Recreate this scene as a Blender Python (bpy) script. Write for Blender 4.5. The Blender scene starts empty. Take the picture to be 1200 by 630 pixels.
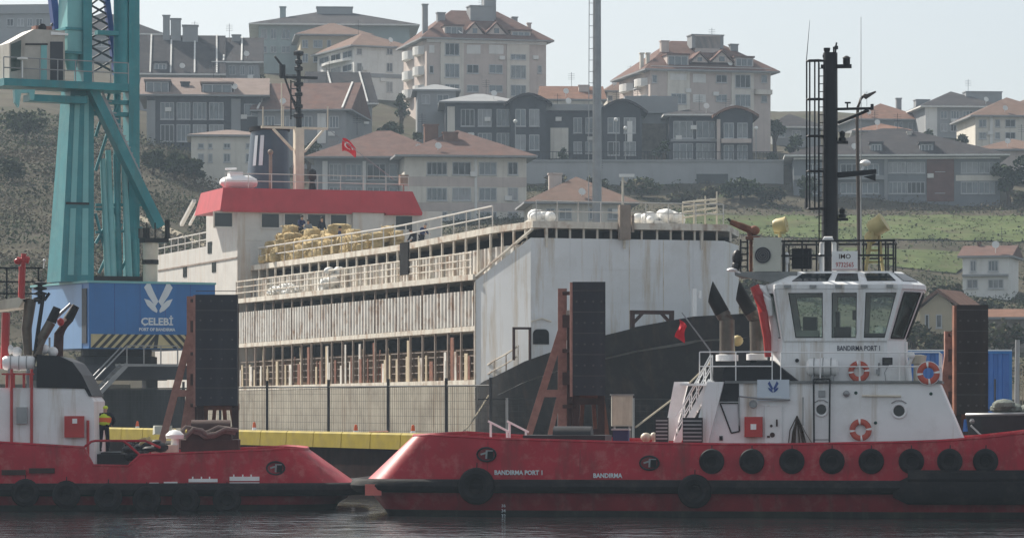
import bpy, math, random
from mathutils import Vector, Matrix, noise
random.seed(7)
R_ = math.radians
sc = bpy.context.scene
COL = sc.collection
F, HZ, CZ = 4000.0, 470.0, 4.05        # focal length (photo pixels), horizon row, eye height
V3 = Vector

def P(px, py, Y):
    return V3(((px - 600) / F * Y, Y, CZ + (HZ - py) / F * Y))

class Fr:
    """A thing's own upright frame: u along its front, v into the depth."""
    def __init__(s, x, y, deg=0, z0=0.0):
        s.x, s.y, s.a, s.z0 = x, y, R_(deg), z0
        s.c, s.s = math.cos(s.a), math.sin(s.a)
    def h(s, px, py, v=0.0):
        dx = (px - 600) / F
        ov = -s.x * s.s + s.y * s.c
        Y = (v + ov) / (-dx * s.s + s.c)
        X = dx * Y
        return V3(((X - s.x) * s.c + (Y - s.y) * s.s, v, CZ + (HZ - py) / F * Y - s.z0))
    def hu(s, px, py, u=0.0):
        dx = (px - 600) / F
        ou = s.x * s.c + s.y * s.s
        Y = (u + ou) / (dx * s.c + s.s)
        X = dx * Y
        return V3((u, -(X - s.x) * s.s + (Y - s.y) * s.c, CZ + (HZ - py) / F * Y - s.z0))
    def w(s, u, v, z=0.0):
        return V3((s.x + u * s.c - v * s.s, s.y + u * s.s + v * s.c, z + s.z0))
    def put(s, o, u, v, z, rz=0.0):
        o.location = s.w(u, v, z); o.rotation_euler = (0, 0, s.a + rz); return o

def tag(o, label=None, cat=None, group=None, kind=None):
    if label: o['label'] = label
    if cat: o['category'] = cat
    if group: o['group'] = group
    if kind: o['kind'] = kind
    return o

def empty(name, loc=(0, 0, 0), rz=0.0, label=None, cat=None, group=None):
    o = bpy.data.objects.new(name, None); COL.objects.link(o)
    o.empty_display_size = 0.3
    o.location = loc; o.rotation_euler = (0, 0, rz)
    return tag(o, label, cat, group)

def fempty(name, fr, label, cat, group=None):
    return empty(name, (fr.x, fr.y, fr.z0), fr.a, label, cat, group)

def copy_tree(o, parent=None):
    c = o.copy(); COL.objects.link(c)
    if parent: c.parent = parent
    for ch in list(o.children): copy_tree(ch, c)
    return c

class MB:
    def __init__(s): s.v, s.f, s.m = [], [], []
    def add(s, vs, fs, m=0):
        b = len(s.v); s.v += [tuple(p) for p in vs]
        for f in fs: s.f.append([b + i for i in f]); s.m.append(m)
        return s
    def box(s, x0, x1, y0, y1, z0, z1, m=0):
        return s.add([(x0,y0,z0),(x1,y0,z0),(x1,y1,z0),(x0,y1,z0),(x0,y0,z1),(x1,y0,z1),(x1,y1,z1),(x0,y1,z1)],
            [(0,3,2,1),(4,5,6,7),(0,1,5,4),(1,2,6,5),(2,3,7,6),(3,0,4,7)], m)
    def obox(s, c, size, rot=None, m=0, jit=0.0):
        c = V3(c); hx, hy, hz = size[0]/2, size[1]/2, size[2]/2
        rot = rot or Matrix.Identity(3); vs = []
        for x, y, z in ((-1,-1,-1),(1,-1,-1),(1,1,-1),(-1,1,-1),(-1,-1,1),(1,-1,1),(1,1,1),(-1,1,1)):
            p = V3((x*hx*(1+random.uniform(-jit,jit)), y*hy*(1+random.uniform(-jit,jit)), z*hz*(1+random.uniform(-jit,jit))))
            vs.append(c + rot @ p)
        return s.add(vs, [(0,3,2,1),(4,5,6,7),(0,1,5,4),(1,2,6,5),(2,3,7,6),(3,0,4,7)], m)
    def beam(s, p, q, w, h=None, m=0, up=(0,0,1)):
        p, q = V3(p), V3(q); h = h or w; d = (q-p)
        if d.length < 1e-5: return s
        d.normalize(); up = V3(up)
        if abs(d.dot(up)) > .98: up = V3((1,0,0))
        a = d.cross(up).normalized()*w/2; b = a.cross(d).normalized()*h/2
        return s.add([p-a-b,p+a-b,p+a+b,p-a+b,q-a-b,q+a-b,q+a+b,q-a+b],
            [(0,3,2,1),(4,5,6,7),(0,1,5,4),(1,2,6,5),(2,3,7,6),(3,0,4,7)], m)
    def tube(s, p, q, r, r2=None, n=8, m=0):
        return s.path([p, q], [r, r if r2 is None else r2], n, m)
    def path(s, pts, r, n=8, m=0, closed=False, flat=1.0):
        pts = [V3(p) for p in pts]; k = len(pts)
        rs = r if isinstance(r, (list, tuple)) else [r]*k
        rings = []
        for i, p in enumerate(pts):
            a = pts[(i-1) % k] if (closed or i > 0) else p
            b = pts[(i+1) % k] if (closed or i < k-1) else p
            t = (b-a).normalized(); up = V3((0,0,1))
            if abs(t.z) > .95: up = V3((0,1,0))
            x = t.cross(up).normalized(); y = x.cross(t).normalized()
            rings.append([p + (x*math.cos(2*math.pi*j/n)*flat + y*math.sin(2*math.pi*j/n))*rs[i] for j in range(n)])
        return s.loft(rings, m, True, not closed, closed)
    def loft(s, rings, m=0, ring_closed=True, caps=True, closed=False, mats=None):
        b = len(s.v); n = len(rings[0])
        for r in rings: s.v += [tuple(p) for p in r]
        K = len(rings)
        for i in range(K if closed else K-1):
            i2 = (i+1) % K
            for j in range(n if ring_closed else n-1):
                j2 = (j+1) % n
                s.f.append([b+i*n+j, b+i*n+j2, b+i2*n+j2, b+i2*n+j]); s.m.append(mats[i] if mats else m)
        if caps and not closed:
            s.f.append([b+j for j in range(n)][::-1]); s.m.append(mats[0] if mats else m)
            s.f.append([b+(K-1)*n+j for j in range(n)]); s.m.append(mats[-1] if mats else m)
        return s
    def prism(s, poly, off, m=0):
        poly = [V3(p) for p in poly]; off = V3(off); n = len(poly)
        return s.add(poly + [p+off for p in poly],
            [list(range(n))[::-1], [n+i for i in range(n)]] + [[i,(i+1)%n,n+(i+1)%n,n+i] for i in range(n)], m)
    def poly(s, pts, m=0): return s.add(pts, [list(range(len(pts)))], m)
    def sph(s, c, r, n=10, k=6, m=0):
        c = V3(c); rx, ry, rz = r if isinstance(r,(tuple,list)) else (r,r,r)
        rings = []
        for i in range(k+1):
            t = math.pi*(i/k) ; t = min(max(t, .02), math.pi-.02)
            rings.append([c+V3((rx*math.sin(t)*math.cos(2*math.pi*j/n), ry*math.sin(t)*math.sin(2*math.pi*j/n), -rz*math.cos(t))) for j in range(n)])
        return s.loft(rings, m)
    def disc(s, c, axis, r, t, n=16, m=0):
        c = V3(c); a = V3(axis).normalized()*t/2
        return s.path([c-a, c+a], r, n, m)
    def torus(s, c, axis, R, r, n=20, k=8, m=0, sq=1.0, mfun=None):
        c = V3(c); a = V3(axis).normalized()
        x = a.cross(V3((0,0,1))); x = x.normalized() if x.length > .1 else V3((1,0,0)); y = x.cross(a).normalized()
        b = len(s.v)
        for i in range(n):
            t = 2*math.pi*i/n; d = x*math.cos(t)+y*math.sin(t)
            for j in range(k):
                p = 2*math.pi*j/k
                s.v.append(tuple(c + d*(R+r*math.cos(p)) + a*r*sq*math.sin(p)))
        for i in range(n):
            for j in range(k):
                s.f.append([b+i*k+j, b+((i+1)%n)*k+j, b+((i+1)%n)*k+(j+1)%k, b+i*k+(j+1)%k]); s.m.append(mfun(i) if mfun else m)
        return s
    def lathe(s, c, prof, n=14, m=0, axis=None):
        c = V3(c); rings = []
        ax = V3(axis).normalized() if axis else V3((0,0,1))
        x = ax.cross(V3((0,1,0))) ; x = x.normalized() if x.length>.1 else V3((1,0,0)); y = ax.cross(x)
        for r, z in prof: rings.append([c+ax*z+(x*math.cos(2*math.pi*j/n)+y*math.sin(2*math.pi*j/n))*max(r,.002) for j in range(n)])
        return s.loft(rings, m)
    def leaves(s, c, rad, n, size, m=0, mk=1, shell=.35):
        c = V3(c)
        for _ in range(n):
            while True:
                d = V3((random.uniform(-1,1),random.uniform(-1,1),random.uniform(-1,1)))
                if shell < d.length < 1: break
            p = c + V3((d.x*rad[0], d.y*rad[1], d.z*rad[2]))
            a = V3((random.gauss(0,1),random.gauss(0,1),random.gauss(0,.6))).normalized()
            b = a.cross(V3((random.gauss(0,1),random.gauss(0,1),random.gauss(0,1)))).normalized()
            sz = size*random.uniform(.5,1.3)
            s.add([p-a*sz, p-b*sz*.55, p+a*sz, p+b*sz*.55], [(0,1,2,3)], m+random.randrange(mk))
        return s
    def build(s, name, mats, parent=None, label=None, smooth=True, ang=38, rec=True, cat=None, group=None, kind=None, loc=None, rz=0):
        me = bpy.data.meshes.new(name); me.from_pydata(s.v, [], s.f)
        mats = mats if isinstance(mats,(list,tuple)) else [mats]
        for m_ in mats: me.materials.append(m_)
        me.polygons.foreach_set('material_index', s.m)
        if rec:
            import bmesh
            bm = bmesh.new(); bm.from_mesh(me); bmesh.ops.recalc_face_normals(bm, faces=bm.faces); bm.to_mesh(me); bm.free()
        if smooth:
            me.polygons.foreach_set('use_smooth', [True]*len(me.polygons)); me.set_sharp_from_angle(angle=R_(ang))
        me.update()
        o = bpy.data.objects.new(name, me); COL.objects.link(o)
        if parent: o.parent = parent
        if loc: o.location = loc
        o.rotation_euler.z = rz
        return tag(o, label, cat, group, kind)

# ---------------------------------------------------------------- materials
def _n(nt, t, **kw):
    n = nt.nodes.new(t)
    for k, v in kw.items(): setattr(n, k, v)
    return n

def mat(name, col, rough=.6, metal=0, var=.18, scale=1.5, streak=None, sk=.45, bump=0.0, bscale=8, lines=None, patch=None, pk=.5, pscale=.6, spec=None, coat=0):
    """One procedural surface: base colour + soft blotches, optional vertical streaks (rust), patches and ribbing."""
    if spec is None: spec = .04 if rough >= .8 else .2 if rough >= .6 else .4
    m = bpy.data.materials.new(name); m.use_nodes = True; nt = m.node_tree
    b = nt.nodes['Principled BSDF']
    b.inputs['Roughness'].default_value = rough; b.inputs['Metallic'].default_value = metal
    b.inputs['Specular IOR Level'].default_value = spec
    if coat: b.inputs['Coat Weight'].default_value = coat
    tc = _n(nt, 'ShaderNodeTexCoord')
    oi = _n(nt, 'ShaderNodeObjectInfo')
    nz = _n(nt, 'ShaderNodeTexNoise'); nz.inputs['Scale'].default_value = scale; nz.inputs['Detail'].default_value = 6; nz.inputs['Roughness'].default_value = .62
    nt.links.new(tc.outputs['Object'], nz.inputs['Vector'])
    mx = _n(nt, 'ShaderNodeMix', data_type='RGBA')
    c = V3(col)
    mx.inputs['A'].default_value = (*(c*(1-var)), 1); mx.inputs['B'].default_value = (*[min(1, x) for x in c*(1+var)], 1)
    rp = _n(nt, 'ShaderNodeMapRange'); rp.inputs['From Min'].default_value = .3; rp.inputs['From Max'].default_value = .7
    nt.links.new(nz.outputs['Fac'], rp.inputs['Value']); nt.links.new(rp.outputs['Result'], mx.inputs['Factor'])
    out = mx.outputs['Result']
    def layer(out, vecscale, sc_, lo, hi, colr, k):
        mp = _n(nt, 'ShaderNodeMapping'); mp.inputs['Scale'].default_value = vecscale
        nt.links.new(tc.outputs['Object'], mp.inputs['Vector'])
        n2 = _n(nt, 'ShaderNodeTexNoise'); n2.inputs['Scale'].default_value = sc_; n2.inputs['Detail'].default_value = 5; n2.inputs['Roughness'].default_value = .7
        nt.links.new(mp.outputs['Vector'], n2.inputs['Vector'])
        r2 = _n(nt, 'ShaderNodeMapRange'); r2.inputs['From Min'].default_value = lo; r2.inputs['From Max'].default_value = hi; r2.inputs['To Max'].default_value = k
        nt.links.new(n2.outputs['Fac'], r2.inputs['Value'])
        m2 = _n(nt, 'ShaderNodeMix', data_type='RGBA'); m2.inputs['B'].default_value = (*colr, 1)
        nt.links.new(r2.outputs['Result'], m2.inputs['Factor']); nt.links.new(out, m2.inputs['A'])
        return m2.outputs['Result']
    if patch: out = layer(out, (1,1,1), pscale, .5, .68, patch, pk)
    if streak: out = layer(out, (1,1,.08), 1.6, .52, .72, streak, sk)
    if lines:   # tile / plank courses along z
        wv = _n(nt, 'ShaderNodeTexWave', bands_direction=lines[1] if len(lines) > 1 else 'Z'); wv.inputs['Scale'].default_value = lines[0]; wv.inputs['Distortion'].default_value = .6
        nt.links.new(tc.outputs['Object'], wv.inputs['Vector'])
        m3 = _n(nt, 'ShaderNodeMix', data_type='RGBA', blend_type='MULTIPLY'); m3.inputs['B'].default_value = (.6,.58,.56,1)
        r3 = _n(nt, 'ShaderNodeMapRange'); r3.inputs['From Min'].default_value = .35; r3.inputs['From Max'].default_value = .05; r3.inputs['To Max'].default_value = .8
        nt.links.new(wv.outputs['Fac'], r3.inputs['Value']); nt.links.new(r3.outputs['Result'], m3.inputs['Factor'])
        nt.links.new(out, m3.inputs['A']); out = m3.outputs['Result']
    nt.links.new(out, b.inputs['Base Color'])
    if bump:
        nb = _n(nt, 'ShaderNodeTexNoise'); nb.inputs['Scale'].default_value = bscale; nb.inputs['Detail'].default_value = 6
        nt.links.new(tc.outputs['Object'], nb.inputs['Vector'])
        bp = _n(nt, 'ShaderNodeBump'); bp.inputs['Strength'].default_value = bump; bp.inputs['Distance'].default_value = .05
        nt.links.new(nb.outputs['Fac'], bp.inputs['Height']); nt.links.new(bp.outputs['Normal'], b.inputs['Normal'])
    return m

def glass(name, tint, mixf=.35, rough=.04):
    """Thin window glass: part see-through, part mirror, slightly tinted."""
    m = bpy.data.materials.new(name); m.use_nodes = True; nt = m.node_tree; nt.nodes.clear()
    out = _n(nt, 'ShaderNodeOutputMaterial'); tr = _n(nt, 'ShaderNodeBsdfTransparent'); tr.inputs['Color'].default_value = (*tint, 1)
    gl = _n(nt, 'ShaderNodeBsdfGlossy'); gl.inputs['Roughness'].default_value = rough
    fr = _n(nt, 'ShaderNodeFresnel'); fr.inputs['IOR'].default_value = 1.5
    ad = _n(nt, 'ShaderNodeMath', operation='ADD'); ad.inputs[1].default_value = mixf
    mx = _n(nt, 'ShaderNodeMixShader')
    nt.links.new(fr.outputs['Fac'], ad.inputs[0]); nt.links.new(ad.outputs[0], mx.inputs['Fac'])
    nt.links.new(tr.outputs[0], mx.inputs[1]); nt.links.new(gl.outputs[0], mx.inputs[2]); nt.links.new(mx.outputs[0], out.inputs['Surface'])
    return m

RUST = (.16, .07, .035)
M = dict(
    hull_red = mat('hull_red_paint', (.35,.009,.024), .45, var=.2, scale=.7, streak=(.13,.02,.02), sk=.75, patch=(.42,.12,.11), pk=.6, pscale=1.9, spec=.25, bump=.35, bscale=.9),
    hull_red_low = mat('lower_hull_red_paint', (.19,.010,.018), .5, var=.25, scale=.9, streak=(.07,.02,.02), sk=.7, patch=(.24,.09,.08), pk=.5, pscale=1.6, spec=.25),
    boot = mat('boot_top_paint', (.022,.025,.024), .6, var=.3, streak=(.08,.08,.065), sk=.5, patch=(.05,.055,.035), pk=.6),
    rubber = mat('black_rubber', (.007,.007,.009), .8, var=.3, scale=3, bump=.4, patch=(.035,.030,.028), pk=.6, pscale=1.7, spec=.2),
    white = mat('white_boat_paint', (.82,.83,.84), .4, var=.05, scale=1.2, streak=(.42,.34,.25), sk=.75, patch=(.60,.60,.59), pk=.55),
    cleanwhite = mat('clean_white_paint', (.8,.8,.8), .4, var=.04),
    black = mat('black_paint', (.011,.012,.016), .5, var=.3, scale=2, spec=.3),
    deck_red = mat('deck_red', (.24,.03,.03), .7, var=.2),
    deck_grey = mat('grey_deck', (.2,.21,.21), .7, var=.2),
    steel = mat('bare_steel', (.115,.098,.082), .4, .6, var=.25, scale=3, streak=(.20,.13,.08), sk=.5),
    soot = mat('sooty_steel', (.02,.02,.02), .6, .2, var=.3),
    redpaint = mat('red_paint', (.42,.03,.03), .4, var=.15),
    orange = mat('orange_plastic', (.46,.085,.055), .5, var=.1),
    yellow_old = mat('faded_yellow_paint', (.50,.42,.20), .55, var=.15, patch=(.35,.25,.12), pk=.5),
    rust = mat('rusty_steel', (.20,.085,.055), .75, var=.35, scale=2.5, patch=(.09,.05,.04), pk=.7, pscale=1.4),
    rust_light = mat('faded_red_lead_paint', (.30,.165,.135), .7, var=.25, scale=2.5, patch=(.20,.10,.07), pk=.7, pscale=1.2),
    rust_dark = mat('dark_rusty_steel', (.05,.025,.022), .7, var=.35, scale=2),
    pad = mat('dark_fender_face', (.013,.016,.025), .6, var=.3, scale=1.2, streak=(.04,.04,.05), sk=.5, spec=.3),
    pad_brown = mat('brown_fender_face', (.024,.020,.020), .7, var=.3, scale=1.2, streak=(.06,.045,.04), sk=.5, spec=.2),
    ship_grey = mat('ship_grey_plating', (.64,.655,.67), .5, var=.06, scale=.25, streak=(.40,.31,.20), sk=.85, patch=(.53,.53,.52), pk=.7, pscale=.3, bump=.4, bscale=.5),
    ship_white = mat('aged_ship_white', (.55,.53,.50), .5, var=.1, scale=.8, streak=(.40,.27,.17), sk=.65),
    ship_panel = mat('livestock_panel', (.60,.58,.54), .6, var=.16, scale=1.1, streak=RUST, sk=.95, patch=(.27,.16,.09), pk=.85, pscale=.9),
    ship_edge = mat('rusty_cream_steel', (.60,.56,.49), .6, var=.15, scale=1.3, streak=RUST, sk=.75, patch=(.30,.18,.11), pk=.8, pscale=.9),
    ship_post = mat('rusty_posts', (.27,.22,.185), .6, var=.25, scale=1.2, patch=(.16,.09,.06), pk=.7, pscale=1.0),
    ship_hull = mat('grey_brown_hull', (.31,.285,.235), .7, var=.2, scale=.5, streak=(.13,.085,.05), sk=.85, patch=(.15,.125,.10), pk=.6, pscale=.4),
    bow_black = mat('weathered_black_hull', (.010,.010,.012), .65, var=.35, scale=.7, patch=(.05,.043,.04), pk=.5, pscale=1.1, streak=(.08,.045,.03), sk=.4, spec=.25),
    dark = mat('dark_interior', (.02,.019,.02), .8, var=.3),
    band_red = mat('bridge_red', (.42,.035,.045), .5, var=.12, scale=.8, streak=(.28,.03,.03), sk=.4),
    funnel = mat('funnel_blue', (.04,.065,.10), .45, var=.15),
    cream = mat('cream_paint', (.60,.55,.45), .5, var=.12, streak=RUST, sk=.4),
    hay = mat('hay', (.48,.375,.21), .9, var=.35, scale=6, bump=.9, bscale=14, patch=(.30,.235,.14), pk=.6, pscale=3),
    tarp = mat('white_tarp', (.72,.72,.70), .6, var=.15, scale=4, bump=.6, bscale=5),
    teal = mat('crane_teal', (.024,.215,.245), .45, var=.18, scale=.7, streak=(.06,.13,.13), sk=.6, patch=(.09,.28,.29), pk=.5, pscale=.8),
    teal_light = mat('crane_teal_faded', (.17,.43,.44), .42, var=.1, scale=.7, streak=(.30,.45,.43), sk=.6),
    crane_blue = mat('crane_house_blue', (.028,.15,.40), .45, var=.1, scale=.6, streak=(.03,.10,.26), sk=.5),
    crane_blue_lit = mat('crane_house_blue_sunlit', (.16,.30,.52), .45, var=.08, scale=.6, streak=(.13,.22,.38), sk=.4),  # paler copy of the house blue, sunlight put into its colour
    jib_blue = mat('jib_blue', (.03,.075,.27), .45, var=.15),
    logo = mat('logo_white', (.62,.68,.72), .5, var=.06),
    navy = mat('logo_navy', (.03,.07,.25), .5, var=.06),
    hazard_y = mat('hazard_cream', (.50,.43,.24), .55, var=.15),
    hazard_k = mat('hazard_black', (.025,.03,.035), .55, var=.2),
    yellow = mat('kerb_yellow', (.275,.21,.014), .7, var=.2, scale=1.2, patch=(.20,.155,.04), pk=.5, pscale=1.5),
    concrete = mat('quay_concrete', (.26,.25,.235), .85, var=.2, scale=.5, bump=.3, patch=(.16,.15,.14), pk=.6, pscale=.4),
    quay_wall = mat('quay_wall_rusty_piles', (.030,.021,.020), .9, var=.4, scale=1.0, streak=(.05,.024,.018), sk=.7, spec=0),
    galv = mat('galvanised_steel', (.28,.29,.30), .45, .5, var=.12),
    wire = mat('dark_fence_steel', (.035,.037,.04), .6, .2, var=.2),
    mesh = mat('fence_wire', (.14,.14,.14), .6, .3, var=.2),
    skin = mat('skin', (.42,.25,.17), .6, var=.06),
    hair = mat('dark_hair', (.02,.015,.012), .7, var=.2),
    vest = mat('hi_vis_yellow', (.55,.72,.06), .6, var=.08),
    vest_o = mat('hi_vis_orange', (.75,.17,.05), .6, var=.08),
    cloth_dark = mat('dark_cloth', (.022,.024,.035), .85, var=.2),
    cloth_blue = mat('blue_cloth', (.04,.05,.11), .85, var=.2),
    cloth_grey = mat('grey_cloth', (.22,.23,.25), .85, var=.2),
    flag_red = mat('flag_red', (.62,.02,.035), .7, var=.08),
    green_kit = mat('dark_green', (.03,.07,.06), .6, var=.2),
    blue_box = mat('container_blue', (.04,.14,.42), .5, var=.12, scale=.8, streak=(.06,.10,.2), sk=.4),
    beige_box = mat('beige_cabinet', (.52,.52,.46), .5, var=.08),
    rope = mat('rope', (.36,.32,.25), .9, var=.2, scale=9),
    glass_dark = mat('dark_glass', (.025,.032,.036), .1, var=.3, scale=.3, spec=.4),
    glass_house = mat('house_window_glass', (.09,.11,.125), .1, var=.45, scale=.35, spec=.8),
    glass_wheel = glass('wheelhouse_glass', (.80,.92,.88), .13),
    bulb = mat('lamp_lens', (.7,.7,.68), .2, var=.03),
    soil = mat('hill_soil', (.080,.071,.053), .95, var=.35, scale=.12, bump=.5, bscale=1.2, patch=(.05,.058,.030), pk=.8, pscale=.09),
    meadow = mat('meadow_green', (.085,.110,.045), .95, var=.35, scale=.3, bump=.4, bscale=3, patch=(.115,.105,.062), pk=.9, pscale=.16),
    path = mat('dirt_path', (.34,.30,.23), .95, var=.15, scale=.5),
    leaf1 = mat('leaf_dark', (.042,.054,.030), .8, var=.35, scale=.8),
    leaf2 = mat('leaf_mid', (.056,.076,.036), .8, var=.35, scale=.8),
    leaf3 = mat('leaf_olive', (.080,.084,.044), .8, var=.3, scale=.8),
    leaf4 = mat('leaf_dry', (.112,.094,.066), .85, var=.3, scale=.8),
    bark = mat('bark', (.08,.06,.045), .9, var=.3, scale=3),
    tile_red = mat('roof_tiles_red', (.15,.098,.086), .85, var=.2, scale=.8, lines=(3.2,), patch=(.20,.10,.075), pk=.5, pscale=.5),
    tile_orange = mat('roof_tiles_orange', (.185,.128,.105), .85, var=.16, scale=.8, lines=(3.2,), patch=(.21,.13,.10), pk=.5, pscale=.5),
    tile_brown = mat('roof_tiles_brown', (.20,.115,.085), .85, var=.2, scale=.8, lines=(3.2,), patch=(.14,.09,.07), pk=.5),
    tile_grey = mat('roof_shingles_grey', (.055,.053,.057), .85, var=.18, scale=.7, lines=(3.0,), patch=(.10,.088,.085), pk=.5, pscale=.4),
    tile_pale = mat('roof_tiles_pale_pink', (.24,.19,.17), .85, var=.14, scale=.8, lines=(3.2,)),
    w_pink = mat('pinkish_render', (.50,.435,.40), .85, var=.08, scale=.5, streak=(.35,.30,.28), sk=.6, patch=(.3,.28,.26), pk=.3, pscale=.35),
    w_cream = mat('cream_render', (.62,.59,.53), .85, var=.07, scale=.5, streak=(.44,.41,.36), sk=.65, patch=(.38,.36,.33), pk=.3, pscale=.35),
    w_white = mat('white_render', (.66,.66,.64), .85, var=.05, scale=.5, streak=(.5,.49,.46), sk=.65, patch=(.38,.36,.33), pk=.3, pscale=.35),
    w_grey = mat('grey_render', (.27,.28,.29), .85, var=.08, scale=.5, streak=(.28,.28,.28), sk=.6, patch=(.3,.28,.26), pk=.3, pscale=.35),
    w_dark = mat('dark_cladding', (.05,.055,.065), .6, var=.2, scale=.5),
    w_brick = mat('dark_red_brick', (.15,.085,.075), .9, var=.2, scale=1.2),
    w_teal = mat('greenish_grey_render', (.30,.36,.36), .85, var=.1, scale=.5),
    w_yellow = mat('yellowish_render', (.42,.37,.27), .85, var=.1, scale=.5),
    stonewall = mat('retaining_wall_concrete', (.34,.35,.36), .9, var=.1, scale=.3, streak=(.25,.25,.25), sk=.4),
    stone = mat('rubble_stone', (.20,.18,.155), .9, var=.35, scale=2.0),
    frame_grey = mat('window_frames', (.42,.43,.44), .6, var=.08),
    lamp_brown = mat('lamp_post_brown', (.07,.058,.052), .6, var=.2),
    ink = mat('dark_lettering', (.02,.022,.05), .5, var=.05),
    gate_cream = mat('worn_cream_gates', (.50,.42,.30), .65, var=.25, scale=1.5, patch=(.22,.13,.08), pk=.6, pscale=1.5),
    pen_brown = mat('pen_brown_dirt', (.13,.09,.06), .9, var=.4, scale=1.2, patch=(.04,.03,.025), pk=.7),
    w_blue = mat('blue_grey_render', (.19,.205,.22), .85, var=.08, scale=.5, streak=(.15,.16,.17), sk=.3),
    curtain = mat('window_with_net_curtain', (.24,.25,.26), .25, var=.3, scale=.6, spec=.6),
    blind = mat('window_half_blind', (.15,.165,.17), .2, var=.5, scale=.9, spec=.7),
    cab_grey = mat('grimy_cab_paint', (.42,.40,.36), .55, var=.15, streak=(.2,.16,.12), sk=.6),
    tuft = mat('grass_tuft', (.105,.14,.055), .9, var=.3, scale=.3),
    tuft_dry = mat('dry_grass_tuft', (.15,.145,.085), .9, var=.3, scale=.3),
    pad_bolt = mat('fender_bolts', (.07,.065,.065), .6, var=.3),
    cone = mat('cone_orange', (.65,.13,.05), .6, var=.1),
)

def text(s, size, m, parent, fr_to_local, name='lettering', ext=.006, align='CENTER', label=None, xs=1.0, bold=.012):
    """Lettering as a thin solid; fr_to_local maps (x right, y up, n outwards) into the parent's space."""
    cu = bpy.data.curves.new(name, 'FONT'); cu.body = s; cu.size = size; cu.align_x = align; cu.align_y = 'CENTER'; cu.extrude = ext; cu.resolution_u = 2; cu.offset = size*bold
    o = bpy.data.objects.new('tmp_text', cu); COL.objects.link(o)
    bpy.context.view_layer.update()
    me = bpy.data.meshes.new_from_object(o.evaluated_get(bpy.context.evaluated_depsgraph_get()))
    bpy.data.objects.remove(o)
    me.name = name
    for v in me.vertices: v.co = fr_to_local(v.co.x*xs, v.co.y, v.co.z)
    me.materials.clear(); me.materials.append(m)
    o = bpy.data.objects.new(name, me); COL.objects.link(o); o.parent = parent
    if label: o['label'] = label
    return o

ORD = ['first','second','third','fourth','fifth','sixth','seventh','eighth','ninth','tenth','eleventh','twelfth']
# ---------------------------------------------------------------- camera, light, air
cam = bpy.data.cameras.new('camera'); cam.sensor_width = 36; cam.lens = 36*F/1200
cam.shift_y = (HZ-315)/1200; cam.clip_end = 5000; cam.clip_start = 1
co = bpy.data.objects.new('camera', cam); COL.objects.link(co); co.location = (0,0,CZ); co.rotation_euler = (R_(90),0,0); sc.camera = co
SUN_AZ, SUN_EL = -43.0, 40.0            # from the left and beyond
w = bpy.data.worlds.new('World'); sc.world = w; w.use_nodes = True; nt = w.node_tree
bg = nt.nodes['Background']; sky = nt.nodes.new('ShaderNodeTexSky'); sky.sky_type = 'NISHITA'; sky.sun_disc = False
sky.sun_elevation = R_(SUN_EL); sky.sun_rotation = R_(SUN_AZ); sky.air_density = 1.0; sky.dust_density = 1.2; sky.ozone_density = 2.0
hs = nt.nodes.new('ShaderNodeHueSaturation'); hs.inputs['Saturation'].default_value = .55
veil = nt.nodes.new('ShaderNodeMix'); veil.data_type = 'RGBA'; veil.inputs['Factor'].default_value = .68   # thin high overcast in front of the blue
stc = nt.nodes.new('ShaderNodeTexCoord'); sdot = nt.nodes.new('ShaderNodeVectorMath'); sdot.operation = 'DOT_PRODUCT'
sdot.inputs[1].default_value = (math.sin(R_(SUN_AZ))*math.cos(R_(SUN_EL)), math.cos(R_(SUN_AZ))*math.cos(R_(SUN_EL)), math.sin(R_(SUN_EL)))
smr = nt.nodes.new('ShaderNodeMapRange'); smr.inputs['From Min'].default_value = .47; smr.inputs['From Max'].default_value = .72
vr = nt.nodes.new('ShaderNodeMix'); vr.data_type = 'RGBA'; vr.inputs['A'].default_value = (2.05,2.19,2.25,1); vr.inputs['B'].default_value = (2.85,2.80,2.66,1)   # veil brighter towards the sun
nt.links.new(stc.outputs['Generated'], sdot.inputs[0]); nt.links.new(sdot.outputs['Value'], smr.inputs['Value']); nt.links.new(smr.outputs['Result'], vr.inputs['Factor'])
nt.links.new(vr.outputs['Result'], veil.inputs['B'])
nt.links.new(sky.outputs[0], hs.inputs['Color']); nt.links.new(hs.outputs[0], veil.inputs['A']); nt.links.new(veil.outputs['Result'], bg.inputs['Color'])
bg.inputs['Strength'].default_value = .09
sl = bpy.data.lights.new('sun', 'SUN'); sl.energy = 3.4; sl.angle = R_(.6); sl.color = (1,.93,.82)
so = bpy.data.objects.new('sun', sl); COL.objects.link(so)
az, el = R_(SUN_AZ), R_(SUN_EL)
so.rotation_euler = V3((math.sin(az)*math.cos(el), math.cos(az)*math.cos(el), math.sin(el))).to_track_quat('Z','Y').to_euler()
so.location = (-60, 60, 90)
vs = sc.view_settings; vs.view_transform = 'Standard'; vs.look = 'None'; vs.exposure = EXPO if 'EXPO' in globals() else 1.24; vs.gamma = 1
sc.cycles.volume_bounces = 0; sc.cycles.max_bounces = 7; sc.cycles.transparent_max_bounces = 16; sc.cycles.volume_step_rate = 5
try: sc.cycles.use_denoising = True
except Exception: pass

hz = MB().box(-190, 190, -25, 745, -2.2, 96)
hm = bpy.data.materials.new('haze_air'); hm.use_nodes = True; hn = hm.node_tree; hn.nodes.clear()
ho = hn.nodes.new('ShaderNodeOutputMaterial'); pv = hn.nodes.new('ShaderNodeVolumePrincipled')
pv.inputs['Color'].default_value = (.66,.82,1,1); pv.inputs['Density'].default_value = .00023; pv.inputs['Anisotropy'].default_value = .2
hn.links.new(pv.outputs[0], ho.inputs['Volume'])
hzo = hz.build('haze', hm, kind='stuff', smooth=False)

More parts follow.
